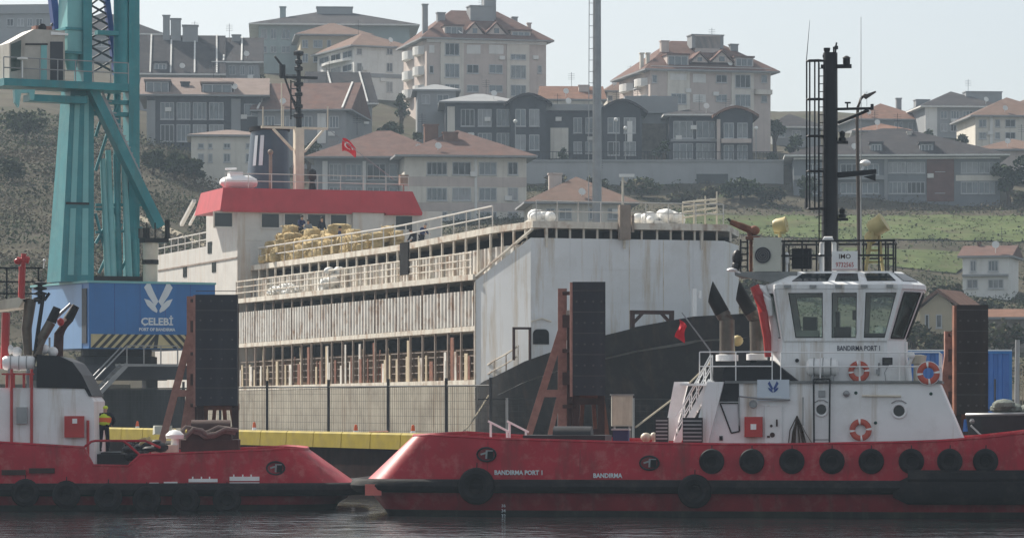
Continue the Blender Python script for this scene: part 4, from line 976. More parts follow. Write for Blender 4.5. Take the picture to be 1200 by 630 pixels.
# ---- wheelhouse
def wcorn(pl, pf, v_n, v_c, py):
    n0=h(pl,py,v_n); n1=h(pf[0],py,v_n); c_=h(pf[1],py,v_c)
    near=[(n0.x-.45,v_n+.8),(n0.x,v_n),(n1.x,v_n),(c_.x,v_c)]
    ring=near+[(x,2*CV-v) for x,v in near[::-1]]
    z=n1.z
    return [V3((x,v,z)) for x,v in ring]
WB=wcorn(916,(1040,1060),2.55,3.75,448.5); 
WS=wcorn(919,(1040,1060),2.55,3.75,399)
WE=wcorn(909,(1057,1083),2.35,3.6,338)
wh=MB()
zf=up+.09
for p in WB: p.z=zf+.003
for i in range(8): wh.add([WB[i],WB[(i+1)%8],WS[(i+1)%8],WS[i]],[(0,1,2,3)])
panes=[]
def wall_with_windows(A,B,C,D,strips):
    """A-B sill, D-C eave; strips = [(s0,s1, b0,b1, t0,t1)] in fractions, windows cut out."""
    def bi(s,t): return (A.lerp(B,s)).lerp(D.lerp(C,s),t)
    for s0,s1,b0,b1,t0,t1 in strips:
        lo,hi=.06,.93
        o4=[bi(s0,0),bi(s1,0),bi(s1,1),bi(s0,1)]
        i4=[A.lerp(B,b0).lerp(D.lerp(C,b0),0).lerp(D.lerp(C,t0),lo), A.lerp(B,b1).lerp(D.lerp(C,t1),lo), A.lerp(B,b1).lerp(D.lerp(C,t1),hi), A.lerp(B,b0).lerp(D.lerp(C,t0),hi)]
        wh.add(o4+i4,[(0,1,5,4),(1,2,6,5),(2,3,7,6),(3,0,4,7)])
        panes.append(i4)
S3=[(0,.425,.115,.375,.095,.375),(.425,.69,.46,.70,.445,.645),(.69,1,.77,.965,.715,.965)]
for i in range(8):
    A,B,C,D=WS[i],WS[(i+1)%8],WE[(i+1)%8],WE[i]
    if i==1: st_=S3
    elif i==5: st_=[(1-b,1-a,1-d,1-c,1-f,1-e) for a,b,c,d,e,f in S3[::-1]]
    elif i==3: st_=[(0,.5,.05,.47,.05,.47),(.5,1,.53,.95,.53,.95)]
    elif i==7: st_=[(0,.5,.1,.45,.1,.45),(.5,1,.55,.9,.55,.9)]
    else: st_=[(0,1,.14,.88,.14,.88)]
    wall_with_windows(A,B,C,D,st_)
who=wh.build('wheelhouse',M['white'],tug,smooth=False)
sm=who.modifiers.new('thick','SOLIDIFY'); sm.thickness=.07; sm.offset=-1
ctr=V3((sum(p.x for p in WS)/8,CV,WS[0].z+.5))
for i4 in panes:
    n=(i4[1]-i4[0]).cross(i4[3]-i4[0]).normalized(); c_=sum(i4,V3())/4
    if n.dot(c_-ctr)<0: n=-n
    b=MB()
    for a,c in zip(i4,i4[1:]+i4[:1]): b.beam(a+n*.012,c+n*.012,.06,.035,up=n)
    wo=b.build('window',M['black'],tug,smooth=False)
    MB().poly([p-n*.02 for p in i4]).build('pane',M['glass_wheel'],wo,smooth=False,rec=False)
MB().poly([p+V3((0,0,.85)) for p in [V3((x.x,x.y,zf)) for x in WB]]).build('wheelhouse_floor',M['deck_grey'],tug,smooth=False)
# roof: eave trim, sloping roof with skylights, flat top
WR0=[p+V3(((p-ctr).x*.012,(p-ctr).y*.03,0)) for p in WE]
def wtop(p):
    t=V3((0,0,0)); 
    return t
tn0=h(934,318,3.2); tn1=h(1041,318,3.2); tc_=h(1056,318,4.0)
tr_=[(tn0.x-.2,3.6),(tn0.x,3.2),(tn1.x,3.2),(tc_.x,4.0)]
WT=[V3((x,v,tn0.z)) for x,v in tr_+[(x,2*CV-v) for x,v in tr_[::-1]]]
rf=MB(); rf.loft([[p+V3((0,0,.003)) for p in WR0],[p+V3((0,0,.16)) for p in WR0],WT])
ro=rf.build('wheelhouse_roof',M['white'],tug,smooth=False)
e0=[p+V3((0,0,.16)) for p in WR0]
for i,fr2 in ((1,[(.1,.4),(.46,.66),(.73,.97)]),(2,[(.2,.9)]),(3,[(.08,.46),(.54,.92)])):
    A,B,C,D=e0[i],e0[(i+1)%8],WT[(i+1)%8],WT[i]
    for a,c in fr2:
        q=[A.lerp(B,a).lerp(D.lerp(C,a),.24),A.lerp(B,c).lerp(D.lerp(C,c),.24),A.lerp(B,c).lerp(D.lerp(C,c),.8),A.lerp(B,a).lerp(D.lerp(C,a),.8)]
        n=(q[1]-q[0]).cross(q[3]-q[0]).normalized(); n=n if n.z>0 else -n
        MB().add([p+n*.004 for p in q]+[p+n*.025 for p in q],[(4,5,6,7),(0,1,5,4),(1,2,6,5),(2,3,7,6),(3,0,4,7)]).build('skylight',M['glass_dark'],ro,smooth=False)
for k in range(5):
    p=e0[1].lerp(e0[2],.1+.2*k)+V3((0,-.05,-.06)); MB().box(p.x-.12,p.x+.12,p.y-.05,p.y+.04,p.z-.05,p.z+.04).build('wiper_motor',M['galv'],tug,smooth=False)
# inside
b=MB(); fl=zf+.86
b.box(WS[1].x+.3,WS[1].x+1.2,3.0,4.0,fl,fl+.95,2); b.box(WS[2].x-.9,WS[2].x-.1,3.2,6.2,fl,fl+.85,0); b.box(WS[1].x+1.7,WS[1].x+2.3,4.2,4.8,fl,fl+1.1,0)
b.box(WS[1].x+1.75,WS[1].x+1.9,4.15,4.85,fl+1.1,fl+1.65,0); b.box(WS[1].x+.5,WS[1].x+1.0,5.6,6.4,fl,fl+1.5,1)
b.box(WS[2].x-1.3,WS[2].x-.9,4.0,4.4,fl+1.35,fl+1.7,0)
b.build('console',[M['black'],M['green_kit'],M['beige_box']],tug,smooth=False)
# name on the wheelhouse
q=h(1006.5,408,2.54); text('BANDIRMA PORT 1',.25,M['ink'],tug,lambda x,y,n:V3((q.x+x,2.55-n-.006,q.z+y)),xs=.72,ext=.01)
# side details under the name
q=h(1040,423,2.5); b=MB(); ring_frame(b,q.x-.18,q.x+.18,q.z-.13,q.z+.13,2.42,2.548,.05); b.box(q.x-.13,q.x+.13,2.5,2.547,q.z-.08,q.z+.08,1); b.build('side_hatch',[M['black'],M['glass_dark']],tug,smooth=False)
b=MB(); q=h(1030,433,2.5); b.tube((q.x,2.5,q.z-.2),(q.x,2.5,q.z+.25),.03); b.box(q.x-.1,q.x+.02,2.44,2.52,q.z-.15,q.z+.02); b.path([(q.x+.35,2.5,q.z+.2),(q.x+.2,2.48,q.z-.1),(q.x+.25,2.5,q.z-.45)],.015,5); b.build('pipework',M['galv'],tug)
q=h(934,422,2.5); MB().disc((q.x,2.53,q.z),(0,1,0),.07,.05,10).build('vent_cap',M['black'],tug)
# life raft canister on its cradle
q=h(964,430,VD+.3); L2=.58
rr=empty('life_raft_canister',T.w(q.x,VD+.35,up+.09),T.a,'white barrel shaped life raft canister beside the wheelhouse','life raft')
dz=q.z-up-.09
b=MB().lathe((-L2,0,dz),[(.02,0),(.22,.02),(.3,.1),(.31,.5),(.33,.52),(.33,.64),(.31,.66),(.3,1.06),(.22,1.14),(.02,1.16)],18,axis=(1,0,0)); b.build('shell',M['cleanwhite'],rr)
b=MB()
for xx in (-.3,.02,.3): b.torus((xx,0,dz),(1,0,0),.325,.018,20,5)
b.build('strap',M['galv'],rr)
b=MB()
for xx in (-.35,.35): b.box(xx-.04,xx+.04,-.3,.3,0,dz-.28); 
b.build('cradle',M['galv'],rr,smooth=False)
lifebuoy(T,1006.5,435,2.45,.38,'orange lifebuoy on the white wheelhouse wall beneath the lettering')
lifebuoy(T,1008.5,503.5,VD-.08,.395,'orange lifebuoy on the lower white deckhouse side between the portholes')
lifebuoy(T,1088,437,VD-.12,.40,'orange lifebuoy hung on the white deck rail right of the wheelhouse')
b=MB(); q=h(1076,440,VD+1.5); b.lathe((q.x,VD+1.5,up+.09),[(.18,0),(.16,.6),(.26,.62),(.3,.9),(.1,.95)],12); b.build('ventilator',M['cream'],tug)
b=MB(); q=h(1066,440,VD+1.2); b.path([(q.x,VD+1.2,up+.09),(q.x-.05,VD+1.2,up+.6),(q.x+.1,VD+1.2,up+1.0)],.1,8); b.sph((q.x+.05,VD+1.2,up+1.0),.14); b.build('deck_hydrant',M['cleanwhite'],tug)

# ---- monkey island: railing, AC, sign, lights, mast
zt=WT[0].z+.003
x0=h(912,300,3.3).x; x1=h(1048,300,3.3).x
b=MB(); hgt=h(1000,282,3.3).z-zt
for vv in (3.3,6.1):
    for zz in (hgt,hgt*.52): b.beam((x0,vv,zt+zz),(x1,vv,zt+zz),.07,.07)
    for px in (912,919,940,957,1012,1030,1038,1047): xx=h(px,300,3.3).x; b.beam((xx,vv,zt-.05),(xx,vv,zt+hgt),.06 if px<1030 else .12,.06)
for xx in (x0,x1): b.beam((xx,3.3,zt+hgt),(xx,6.1,zt+hgt),.06)
b.build('roof_railing',M['black'],tug,smooth=False)
# wing platform to the left with the air conditioner
a=h(862,319,3.3); c=h(935,319,3.3)
MB().box(a.x,c.x,2.9,6.4,zt-.14,zt-.02).prism([(a.x+.1,2.9,zt-.143),(c.x,2.9,zt-.143),(c.x,2.9,zt-.7),(a.x+1.1,2.9,zt-.35)],(0,.12,0)).build('wing_platform',M['deck_grey'],tug,smooth=False)
a=h(883,317,3.0); c=h(915,278,3.0)
ac=MB().box(a.x,c.x,3.0,3.7,zt,c.z).build('air_conditioner',M['beige_box'],tug,smooth=False)
q=h(894,299,3.0); b=MB(); b.disc((q.x,2.99,q.z),(0,1,0),.30,.03,20,0); b.build('fan_opening',M['black'],ac); b=MB()
for k in range(4): b.torus((q.x,2.965,q.z),(0,1,0),.08+.07*k,.012,20,4)
b.build('fan_grille',M['galv'],ac)
b=MB(); 
for xx_ in (868,876): p_=h(xx_,300,2.95); b.box(p_.x-.03,p_.x+.03,2.9,2.96,zt,zt+1.15)
for k in range(5): b.box(h(868,300,2.95).x,h(876,300,2.95).x,2.9,2.95,zt+.15+.22*k,zt+.2+.22*k)
b.build('platform_ladder',M['black'],tug,smooth=False)
b=MB(); q=h(864,302,2.95); b.sph((q.x,3.0,q.z),(.2,.2,.3)); b.sph((q.x-.05,3.0,q.z-.3),(.16,.2,.2)); b.tube((q.x,3,q.z-.4),(q.x,3,zt-.02),.05); b.build('loudhailer',M['black'],tug)
b=MB(); q=h(858,316,2.9); b.sph((q.x,2.9,q.z),(.2,.14,.07)); b.tube((q.x,2.9,q.z),(q.x+.4,2.95,zt-.1),.04); b.build('flood_lamp',M['cleanwhite'],tug)
# red fire monitor gun
b=MB(); g0=h(856,260,3.2); g1=h(881,270,3.2); b.path([g0,g0.lerp(g1,.5),g1],[.1,.13,.14],10); b.sph(h(884,270,3.2),(.2,.18,.18)); b.tube(h(878,272,3.2),(h(880,280,3.2).x,3.2,zt+1.16),.09); b.box(h(874,280,3.2).x,h(890,280,3.2).x,3.05,3.4,h(874,281,3.2).z,h(874,277,3.2).z); b.tube(h(880,277,3.2),(h(880,277,3.2).x,3.2,zt),.06)
b.build('fire_monitor',M['rust'],tug); MB().tube(h(853,256,3.2),h(858,261,3.2),.045).build('nozzle',M['black'],tug)
def searchlight(px,py,v,r,tilt,tall):
    q=h(px,py,v); d=V3((math.cos(tilt),-.15,math.sin(tilt))).normalized()
    s_=MB().lathe(q-d*r*1.0,[(.02,0),(r*.8,.03),(r,r*.5),(r*1.02,r*1.7),(r*1.1,r*1.75),(r*1.1,r*1.95),(.02,r*1.9)],16,axis=d); so_=s_.build('searchlight',M['yellow_old'],tug)
    y_=MB()
    if tall:
        for s2 in (-1,1): y_.tube((q.x-.1+s2*.16,v+.1*s2,q.z-r*.9),(q.x-.1+s2*.3,v+.1*s2,zt),.055)
        y_.tube((q.x-.15,v-.2,q.z-r*.6),(q.x-.42,v-.25,zt),.06); y_.box(q.x-.45,q.x+.2,v-.05,v+.05,zt+.3,zt+.38); y_.box(q.x-.4,q.x+.15,v-.05,v+.05,zt+.72,zt+.8)
        y_.sph((q.x-.22,v,q.z-r*1.2),(.25,.2,.25))
    else: y_.tube(q,(q.x,v,zt),.06); y_.path([(q.x-r,v,q.z),(q.x-r*.7,v,q.z-r*1.1),(q.x+r*.7,v,q.z-r*1.1),(q.x+r,v,q.z)],.03,5)
    y_.build('yoke',M['yellow_old'],so_)
searchlight(914,264,3.6,.26,.15,False); searchlight(1028,265,3.7,.33,.55,True)
# sign with the ship number
a=h(975,317,3.2); c=h(1005,294,3.2)
sg=MB().box(a.x,c.x,3.16,3.22,a.z,c.z).build('number_board',M['cleanwhite'],tug,smooth=False)
mx2=(a.x+c.x)/2
text('IMO',.24,M['rust_dark'],sg,lambda x,y,n:V3((mx2+x,3.157-n,c.z-.2+y)),ext=.002)
text('9732565',.24,M['redpaint'],sg,lambda x,y,n:V3((mx2+x,3.157-n,a.z+.2+y)),ext=.002,xs=.78)
MB().box(mx2-.45,mx2+.45,3.15,3.157,a.z+.03,a.z+.05).build('board_rule',M['redpaint'],sg,smooth=False)
# radar units and boxes on the roof
b=MB(); a=h(928,315,3.6); c=h(951,291,3.6); b.box(a.x,c.x,3.5,4.1,zt+.1,c.z); b.box(a.x+.1,c.x-.1,3.44,3.5,a.z+.1,c.z-.1)
b.build('radar_scanner_box',M['black'],tug,smooth=False)
b=MB(); q=h(962,303,3.5); b.sph((q.x,3.5,q.z),(.12,.12,.22)); b.tube((q.x,3.5,q.z),(q.x,3.5,zt),.06); q=h(922,303,3.4); b.sph((q.x,3.4,q.z),(.1,.1,.25)); b.tube((q.x,3.4,q.z),(q.x,3.4,zt),.05); b.build('dome_antenna',M['cleanwhite'],tug)
b=MB(); q=h(971,285,3.5); b.path([(q.x-.24,3.5,zt),(q.x-.24,3.5,q.z),(q.x-.12,3.5,q.z+.17),(q.x+.1,3.5,q.z+.17),(q.x+.2,3.5,q.z),(q.x+.2,3.5,zt)],.085,8); b.build('gooseneck_vent',M['cleanwhite'],tug)
# mast
VM=4.7
m0=h(972.5,316,VM); m1=h(973,62,VM)
ms=MB(); ms.path([(m0.x,VM,zt),(m0.x,VM,zt+2),(m1.x,VM,m1.z)],[.31,.30,.26],10); mo=ms.build('mast',M['black'],tug)
lc=MB(); xl=[h(p,200,VM).x for p in (945.5,949.5,955,960)]
ztop_,zbot=h(950,72,VM).z,h(950,245,VM).z
for i_,xx in enumerate(xl): lc.beam((xx,VM-.25*(i_%2)-.1,zbot),(xx,VM-.25*(i_%2)-.1,ztop_),.055,.055)
for k in range(30):
    zz=zbot+(ztop_-zbot)*k/29
for py in (72,117,160,201,245):
    zz=h(950,py,VM).z; lc.beam((xl[0],VM-.1,zz),(m0.x,VM-.1,zz),.09,.07); lc.path([(xl[0],VM-.1,zz),(xl[0]+.1,VM-.42,zz),(xl[3],VM-.45,zz),(m0.x-.2,VM-.2,zz)],.03,5)
lx=h(965,200,VM).x
lad0,lad1=zt+.1,h(965,75,VM).z
for s_ in (-.14,.06): lc.beam((lx+s_,VM-.34,lad0),(lx+s_,VM-.34,lad1),.045,.045)
zz=lad0
while zz<lad1: lc.tube((lx-.14,VM-.34,zz),(lx+.06,VM-.34,zz),.016,n=4); zz+=.28
lc.build('ladder_cage',M['black'],mo,smooth=False)
def yard(py,pxl,pxr,name='yard',th=.1):
    zz=h(980,py,VM).z; b=MB().beam((h(pxl,py,VM).x,VM,zz),(h(pxr,py,VM).x,VM,zz),th,th); return b,zz
b,zz=yard(78,962,998,th=.14); b.lathe((h(992,78,VM).x,VM,zz),[(.1,0),(.13,.1),(.13,.28),(.16,.3),(.05,.38)],10); b.lathe((h(969,64,VM).x,VM,h(969,68,VM).z),[(.14,0),(.14,.1),(.07,.14),(.12,.28),(.12,.36)],10); b.beam(h(964,66,VM),h(980,66,VM),.1); b.tube(h(977,65,VM),h(977,55,VM),.03); b.path([h(979,66,VM),h(979.5,55,VM),h(980.5,50,VM)],.035,5); b.tube(h(980,54,VM),h(980,58,VM),.07)
b.build('mast_head',M['black'],mo)
b=MB().tube(h(978,128,VM),h(1022,127,VM),.05); b.tube(h(982,144,VM),h(1018,129,VM),.06); b.tube(h(1022,129,VM),h(1022,122,VM),.06); b.tube(h(993,128,VM),h(993,121,VM),.03); b.beam(h(990,120.5,VM),h(997,120.5,VM),.06); b.build('yard',M['black'],mo)
for py in (163,253):
    b=MB().beam(h(978,py+4,VM),h(994,py+4,VM),.16,.1); q=h(987,py+2,VM); b.lathe((q.x,VM,q.z),[(.14,0),(.14,.1),(.09,.14),(.11,.3),(.04,.36)],10); b.build('navigation_lamp',M['black'],mo)
b=MB().beam(h(978,205,VM),h(1027,201,VM),.22,.16); b.beam(h(982,207,VM),h(1024,202.5,VM),.1,.1); b.prism([h(1012,207,VM-.1),h(1026,204,VM-.1),h(1026,212,VM-.1)],(0,.2,0)); b.build('radar_yard',M['black'],mo,smooth=False)
b=MB(); b.sph(h(1014,191,VM),(.2,.2,.12)); b.path([h(1008,205,VM),h(1012,194,VM)],.05,6); b.build('satellite_dome',M['cleanwhite'],mo)
b=MB().tube(h(945,72,VM),h(949,24,VM),.018,.006,5); b.build('whip_antenna',M['black'],mo)
MB().tube(h(1009,316,5.4),h(1009,20,5.4),.03,.008,6).build('whip_antenna',M['galv'],tug)
# after deck odds and ends (winch, handrails, cabinets) seen over the bulwark
b=MB()
for px in (572,594):
    q=h(px,500,3.5); b.beam((q.x,3.5,h(px,493,3.5).z),(q.x+.8,3.5,h(px,506,3.5).z),.07,.07); b.tube((q.x+.1,3.5,DZ),(q.x+.1,3.5,h(px,495,3.5).z),.04); b.tube((q.x+.7,3.5,DZ),(q.x+.7,3.5,h(px,505,3.5).z),.04)
b.build('deck_handrail',M['cleanwhite'],tug)
b=MB(); q=h(660,512,4.0); b.box(q.x-1.4,q.x+1.6,3.4,5.6,DZ,q.z+.08); b.disc((q.x+.3,4.5,q.z-.1),(1,0,0),.5,1.4,16); b.build('tow_winch',M['black'],tug)
a=h(718,520,3.0); c=h(736,502,3.0)
b=MB().box(a.x,c.x,3.0,3.5,DZ,c.z-.06); b.box(a.x-.05,c.x+.05,2.95,3.55,c.z-.057,c.z,1); b.build('deck_locker',[M['cloth_blue'],M['galv']],tug,smooth=False)
b=MB(); q=h(757,512,3.0); b.sph((q.x,3,q.z),(.2,.2,.17)); b.lathe((q.x-.02,3,DZ),[(.2,0),(.14,.5),(.14,.8)],10); q=h(766,511,3.0); b.sph((q.x,3,q.z),(.13,.13,.15)); b.tube((q.x,3,q.z),(q.x,3,DZ),.06); b.build('mushroom_vent',M['cream'],tug)
b=MB(); a=h(520,514,2.0)
b.lathe((h(545,520,4).x,4,DZ),[(.22,0),(.22,.55),(.3,.6),(.3,.68)],12); b.lathe((h(545,520,4).x+.8,4,DZ),[(.22,0),(.22,.55),(.3,.6),(.3,.68)],12); b.build('bitts',M['black'],tug)

# ================================================================ the left tug
o=P(414,470,127.5); T2=Fr(o.x,o.y,3); k=T2.h
tug2=fempty('tugboat',T2,'red hulled tug cut off by the left edge, its low stern towards the bigger tug','tugboat')
CV2=4.4
def X(px): return -k(px,535,.2).x
nb=[X(164),X(150),X(109),X(98)]
ST2=[(0,2.6),(.12,3.2),(.5,3.8),(1.1,4.15),(2,4.35)]+[(x,4.4) for x in (3,4.5,6,7.2)]+[(v,4.4) for v in sorted(nb+[nb[0]-.02])]+[(12,4.4),(14,4.4),(17,4.4),(20,4.2),(23,3.2),(25,1.6),(26,.2)]
ST2=sorted(set(ST2))
zl=lambda px,py: k(px,py,.2).z
zt2=pwl([(0,zl(385,528)),(1.9,zl(357,526.5)),(nb[0]-.01,zl(164,534)),(nb[1],zl(150,547)),(nb[2],zl(109,546)),(nb[3],zl(98,525)),(nb[3]+2.2,zl(40,521)),(22,3.0),(26,3.8)])
FZ2=k(300,573,-.1).z
ring2=tug_hull(T2,tug2,-1,ST2,CV2,zt2,None,FZ2,1.5,'deck_red',1.7,.2)
for i,px in enumerate((30,78,127,172,218,266)):
    py=(577,579,582,585,586,585)[i]; q=k(px,py,-.3)
    tyre(T2,q.x,q.z,.53,-.38,f'{ORD[i]} black tyre from the left edge along the left tug waterline','tyres on the left tug')
q=k(323,548,.05); fairlead(T2,tug2,q.x,.08,q.z)
for j,(xa,xb,ya,yb_) in enumerate(((175,186,565,568.5),(192,208,564,568),(221,255,560.5,569.5),(269,304,558,569))):
    a=k(xa,yb_,.0); c=k(xb,ya,.0)
    b=MB(); m_=(a.z+c.z)/2
    if j>1:
        b.box(a.x,c.x,-.05,.06,a.z,m_-.035); b.box(a.x,c.x,-.05,.06,m_+.02,c.z)
        for t in (.12,.42,.7): b.box(a.x+t*(c.x-a.x),a.x+t*(c.x-a.x)+.05,-.04,.03,c.z,c.z+.08)
    else: b.box(a.x,c.x,-.05,.06,a.z,c.z)
    b.build('step_plate',M['cleanwhite'],tug2,smooth=False)
for px0,px1,py in ((2,30,553),(34,64,551),):
    a=k(px0,py+3,.0); c=k(px1,py-3,.0); MB().box(a.x,c.x,-.05,.06,a.z,c.z).build('hull_ledge',M['rust_dark'],tug2,smooth=False)
# deckhouse, black casing
V2=1.3
poly=[k(-60,521,V2),k(-60,454,V2),k(99,454,V2),k(110,470,V2),k(111,521,V2)]
poly[0].z=poly[4].z=1.51
dh2=MB().prism(poly,(0,6.2,0)).build('deckhouse',M['white'],tug2,smooth=False); up2=poly[1].z
blk=[k(43,454,V2-.05),k(43,415,V2-.05),k(70,417,V2-.05),k(85,424,V2-.05),k(96,439,V2-.05),k(108,464,V2-.05),k(104,464,V2-.05),k(99,455,V2-.05)]
MB().prism(blk,(0,6.3,0)).build('funnel_casing',M['black'],tug2,smooth=False)
a=k(76,512,V2); c=k(99,487,V2)
o=MB().box(a.x,c.x,V2-.28,V2-.003,a.z,c.z).build('fire_hose_cabinet',M['redpaint'],tug2,smooth=False); MB().box(a.x+.3,a.x+.48,V2-.3,V2-.283,c.z-.28,c.z-.1).build('hose_sign',M['cleanwhite'],o,smooth=False)
for px,pt in ((13.5,432),(37,432),(103,492)):
    q=k(px,512,V2-.12); MB().tube((q.x,V2-.12,1.55),(q.x,V2-.12,k(px,pt,V2-.12).z),.055).build('red_stanchion',M['redpaint'],tug2)
q=k(26,486,V2); b=MB().box(q.x-.2,q.x+.2,V2-.2,V2-.003,q.z-.32,q.z+.3); b.disc((q.x,V2-.2,q.z-.1),(0,1,0),.14,.05); b.build('wall_lamp_box',M['galv'],tug2)
rr=empty('life_raft_canister',T2.w(k(22,424,V2+.3).x,V2+.35,up2),T2.a,'white life raft canister on the deckhouse of the left tug','life raft')
dz=k(22,425,V2+.35).z-up2
MB().lathe((-.62,0,dz),[(.02,0),(.2,.02),(.26,.1),(.27,.55),(.29,.57),(.29,.67),(.27,.69),(.26,1.14),(.2,1.22),(.02,1.24)],16,axis=(1,0,0)).build('shell',M['cleanwhite'],rr)
b=MB()
for xx in (-.3,.02,.3): b.torus((xx,0,dz),(1,0,0),.285,.018,18,5)
b.build('strap',M['galv'],rr); b=MB()
for xx in (-.35,.35): b.box(xx-.04,xx+.04,-.25,.25,-.0,dz-.24)
b.build('cradle',M['galv'],rr,smooth=False)
b=MB()
for px in (8,16,28,36): q=k(px,440,V2-.15); b.tube((q.x,V2-.15,up2),(q.x,V2-.15,up2+.55),.05)
b.beam(k(2,438,V2-.15),k(40,438,V2-.15),.06); b.build('red_pipe_rail',M['redpaint'],tug2)
# exhaust uprights, davits, mast leg at the top
b=MB(); b.path([k(33,416,2.6),k(31,385,2.6),k(36,350,2.6)],[.16,.2,.22],10); b.build('exhaust_pipe',M['steel'],tug2)
MB().path([k(40,424,2.2),k(45,385,2.2),k(51,345,2.2)],[.08,.08,.07],8).build('mast_leg',M['soot'],tug2)
def ex2(pts,v,r=.19):
    q=[k(x,y,v) for x,y in pts]; MB().path(q[:3],r,10).build('exhaust_pipe',M['steel'] if v<3 else M['rust_dark'],tug2); MB().path(q[2:],[r*1.05,r*.8],10).build('exhaust_tip',M['soot'],tug2)
ex2([(44,418),(49,396),(60,377),(67,360)],2.2); ex2([(68,420),(69,392),(80,374),(89,358)],3.4)
b=MB(); b.tube(k(52,385,2.8),k(83,356,2.8),.06); b.tube(k(58,395,2.8),k(58,415,2.8),.04); b.build('davit_arm',M['galv'],tug2); MB().sph(k(71,377,2.7),(.14,.12,.16)).build('davit_head',M['redpaint'],tug2)
for px,py in ((20,412),(52,409),(62,412),(10,409)): MB().sph(k(px,py,2.6),(.2,.2,.2)).build('ventilator',M['cleanwhite'],tug2)
# searchlight tower with platform railings
b=MB(); q=k(27,350,2.4); 
MB().prism([k(-30,366,2.2),k(-30,356,2.2),k(22,348,2.2),k(27,352,2.2),k(22,360,2.2)],(0,2.6,0)).build('wing_platform',M['cream'],tug2,smooth=False)
b.tube(k(5,432,2.5),k(7,366,2.5),.16); b.build('red_support',M['redpaint'],tug2)
b=MB()
for py in (314,330,344): b.beam(k(-30,py,2.5),k(50,py,2.5),.06)
for px in (8,45): b.beam(k(px,352,2.5),k(px,313,2.5),.06)
b.beam(k(-30,352,2.5),k(52,352,2.5),.1); b.build('platform_railing',M['black'],tug2,smooth=False)
b=MB(); b.tube(k(25,350,2.4),k(26,312,2.4),.13); b.tube(k(20,304,2.4),k(34,306,2.4),.1); b.tube(k(27,312,2.4),k(28,297,2.4),.1); b.sph(k(21,306,2.4),(.15,.12,.12)); b.sph(k(31,303,2.4),(.14,.12,.1)); b.build('fire_monitor',M['redpaint'],tug2)
b=MB()
for py in (331,337,343,349): q=k(47,py,2.5); b.lathe((q.x,2.5,q.z-.1),[(.1,0),(.26,.04),(.26,.1),(.1,.15)],10)
b.tube(k(47,356,2.5),k(47,328,2.5),.09); b.path([k(52,352,2.5),k(56,346,2.5),k(58,343,2.5)],.06,6); b.build('horn_stack',M['black'],tug2)
b=MB(); b.sph(k(52,305,2.5),.06); b.tube(k(52,305,2.5),k(51,314,2.5),.02); b.build('lamp',M['bulb'],tug2)
# red pipe rail round the loading gap, deck gear
b=MB(); b.path([k(98,524,.6),k(107,517,.6),k(112,516,.6),k(144,516,.6),k(151,521,.6),k(163,532,.6)],.05,6); b.path([k(98,530,.6),k(98,545,.6)],.05,6); b.path([k(140,516,1.2),k(170,516,1.2),k(188,524,1.2)],.05,6); b.build('gap_railing',M['hull_red'],tug2)
b=MB(); a=k(110,555,3.2); c=k(152,533,3.2); b.box(a.x,c.x,2.6,5.0,1.51,2.05); b.box(a.x+.3,c.x-.3,2.55,5.05,2.053,2.12); b.build('hatch_cover',M['black'],tug2,smooth=False)
b=MB()
for i_ in range(16): 
    p=k(random.uniform(150,190),random.uniform(517,535),random.uniform(2.2,3.4)); b.sph(p,(random.uniform(.15,.35),.25,random.uniform(.08,.2)),8,5)
b.build('rope_heap',M['black'],None,'dark heap of mooring gear behind the left tug bulwark beside the worker',cat='mooring gear'); bpy.data.objects['rope_heap'].location=T2.w(0,0,0); bpy.data.objects['rope_heap'].rotation_euler.z=T2.a
# towing winch near the stern with a thick hawser
a=k(212,523,3.2); c=k(280,505,3.2)
b=MB(); b.box(a.x,c.x,3.0,5.4,1.51,zl(250,516)); b.box(a.x+.2,c.x-.3,3.1,5.2,zl(250,516),zl(250,508)); b.disc(((a.x+c.x)/2,4.2,zl(250,508)),(1,0,0),.5,1.5,16); b.build('tow_winch',M['rust_dark'],tug2)
b=MB(); hp=[k(217,512,3.0),k(224,505,3.0),k(234,507,3.0),k(240,512,3.0),k(250,511,3.0),k(262,505,3.0),k(276,507,3.0)]
b.path(hp,.09,7); b.path([p+V3((.1,-.1,.1)) for p in hp[::1]],.08,7); b.path([p+V3((-.2,.1,.16)) for p in hp],.08,7)
ho=b.build('hawser',mat('grey_brown_hawser',(.16,.13,.12),.9,var=.3,scale=9),None,'thick greyish hawser lying over the dark winch on the left tug',cat='rope'); ho.location=T2.w(0,0,0); ho.rotation_euler.z=T2.a
b=MB(); q=k(205,511,2.8); b.lathe((q.x,2.8,1.51),[(.15,0),(.15,q.z-1.6),(.33,q.z-1.6),(.36,q.z-1.45),(.2,q.z-1.3),(.05,q.z-1.26)],14); b.build('mushroom_vent',M['cleanwhite'],tug2)
b=MB(); q=k(193,521,2.4); b.box(q.x-.5,q.x+.5,2.3,2.9,1.51,q.z); b.build('deck_box',M['cream'],tug2,smooth=False)
b=MB(); b.path([k(158,517,2.8),k(170,513,2.8),k(178,516,2.8)],.05,6); b.path([k(164,520,2.8),k(176,512,2.8)],.06,6); b.build('hose',M['yellow_old'],tug2)
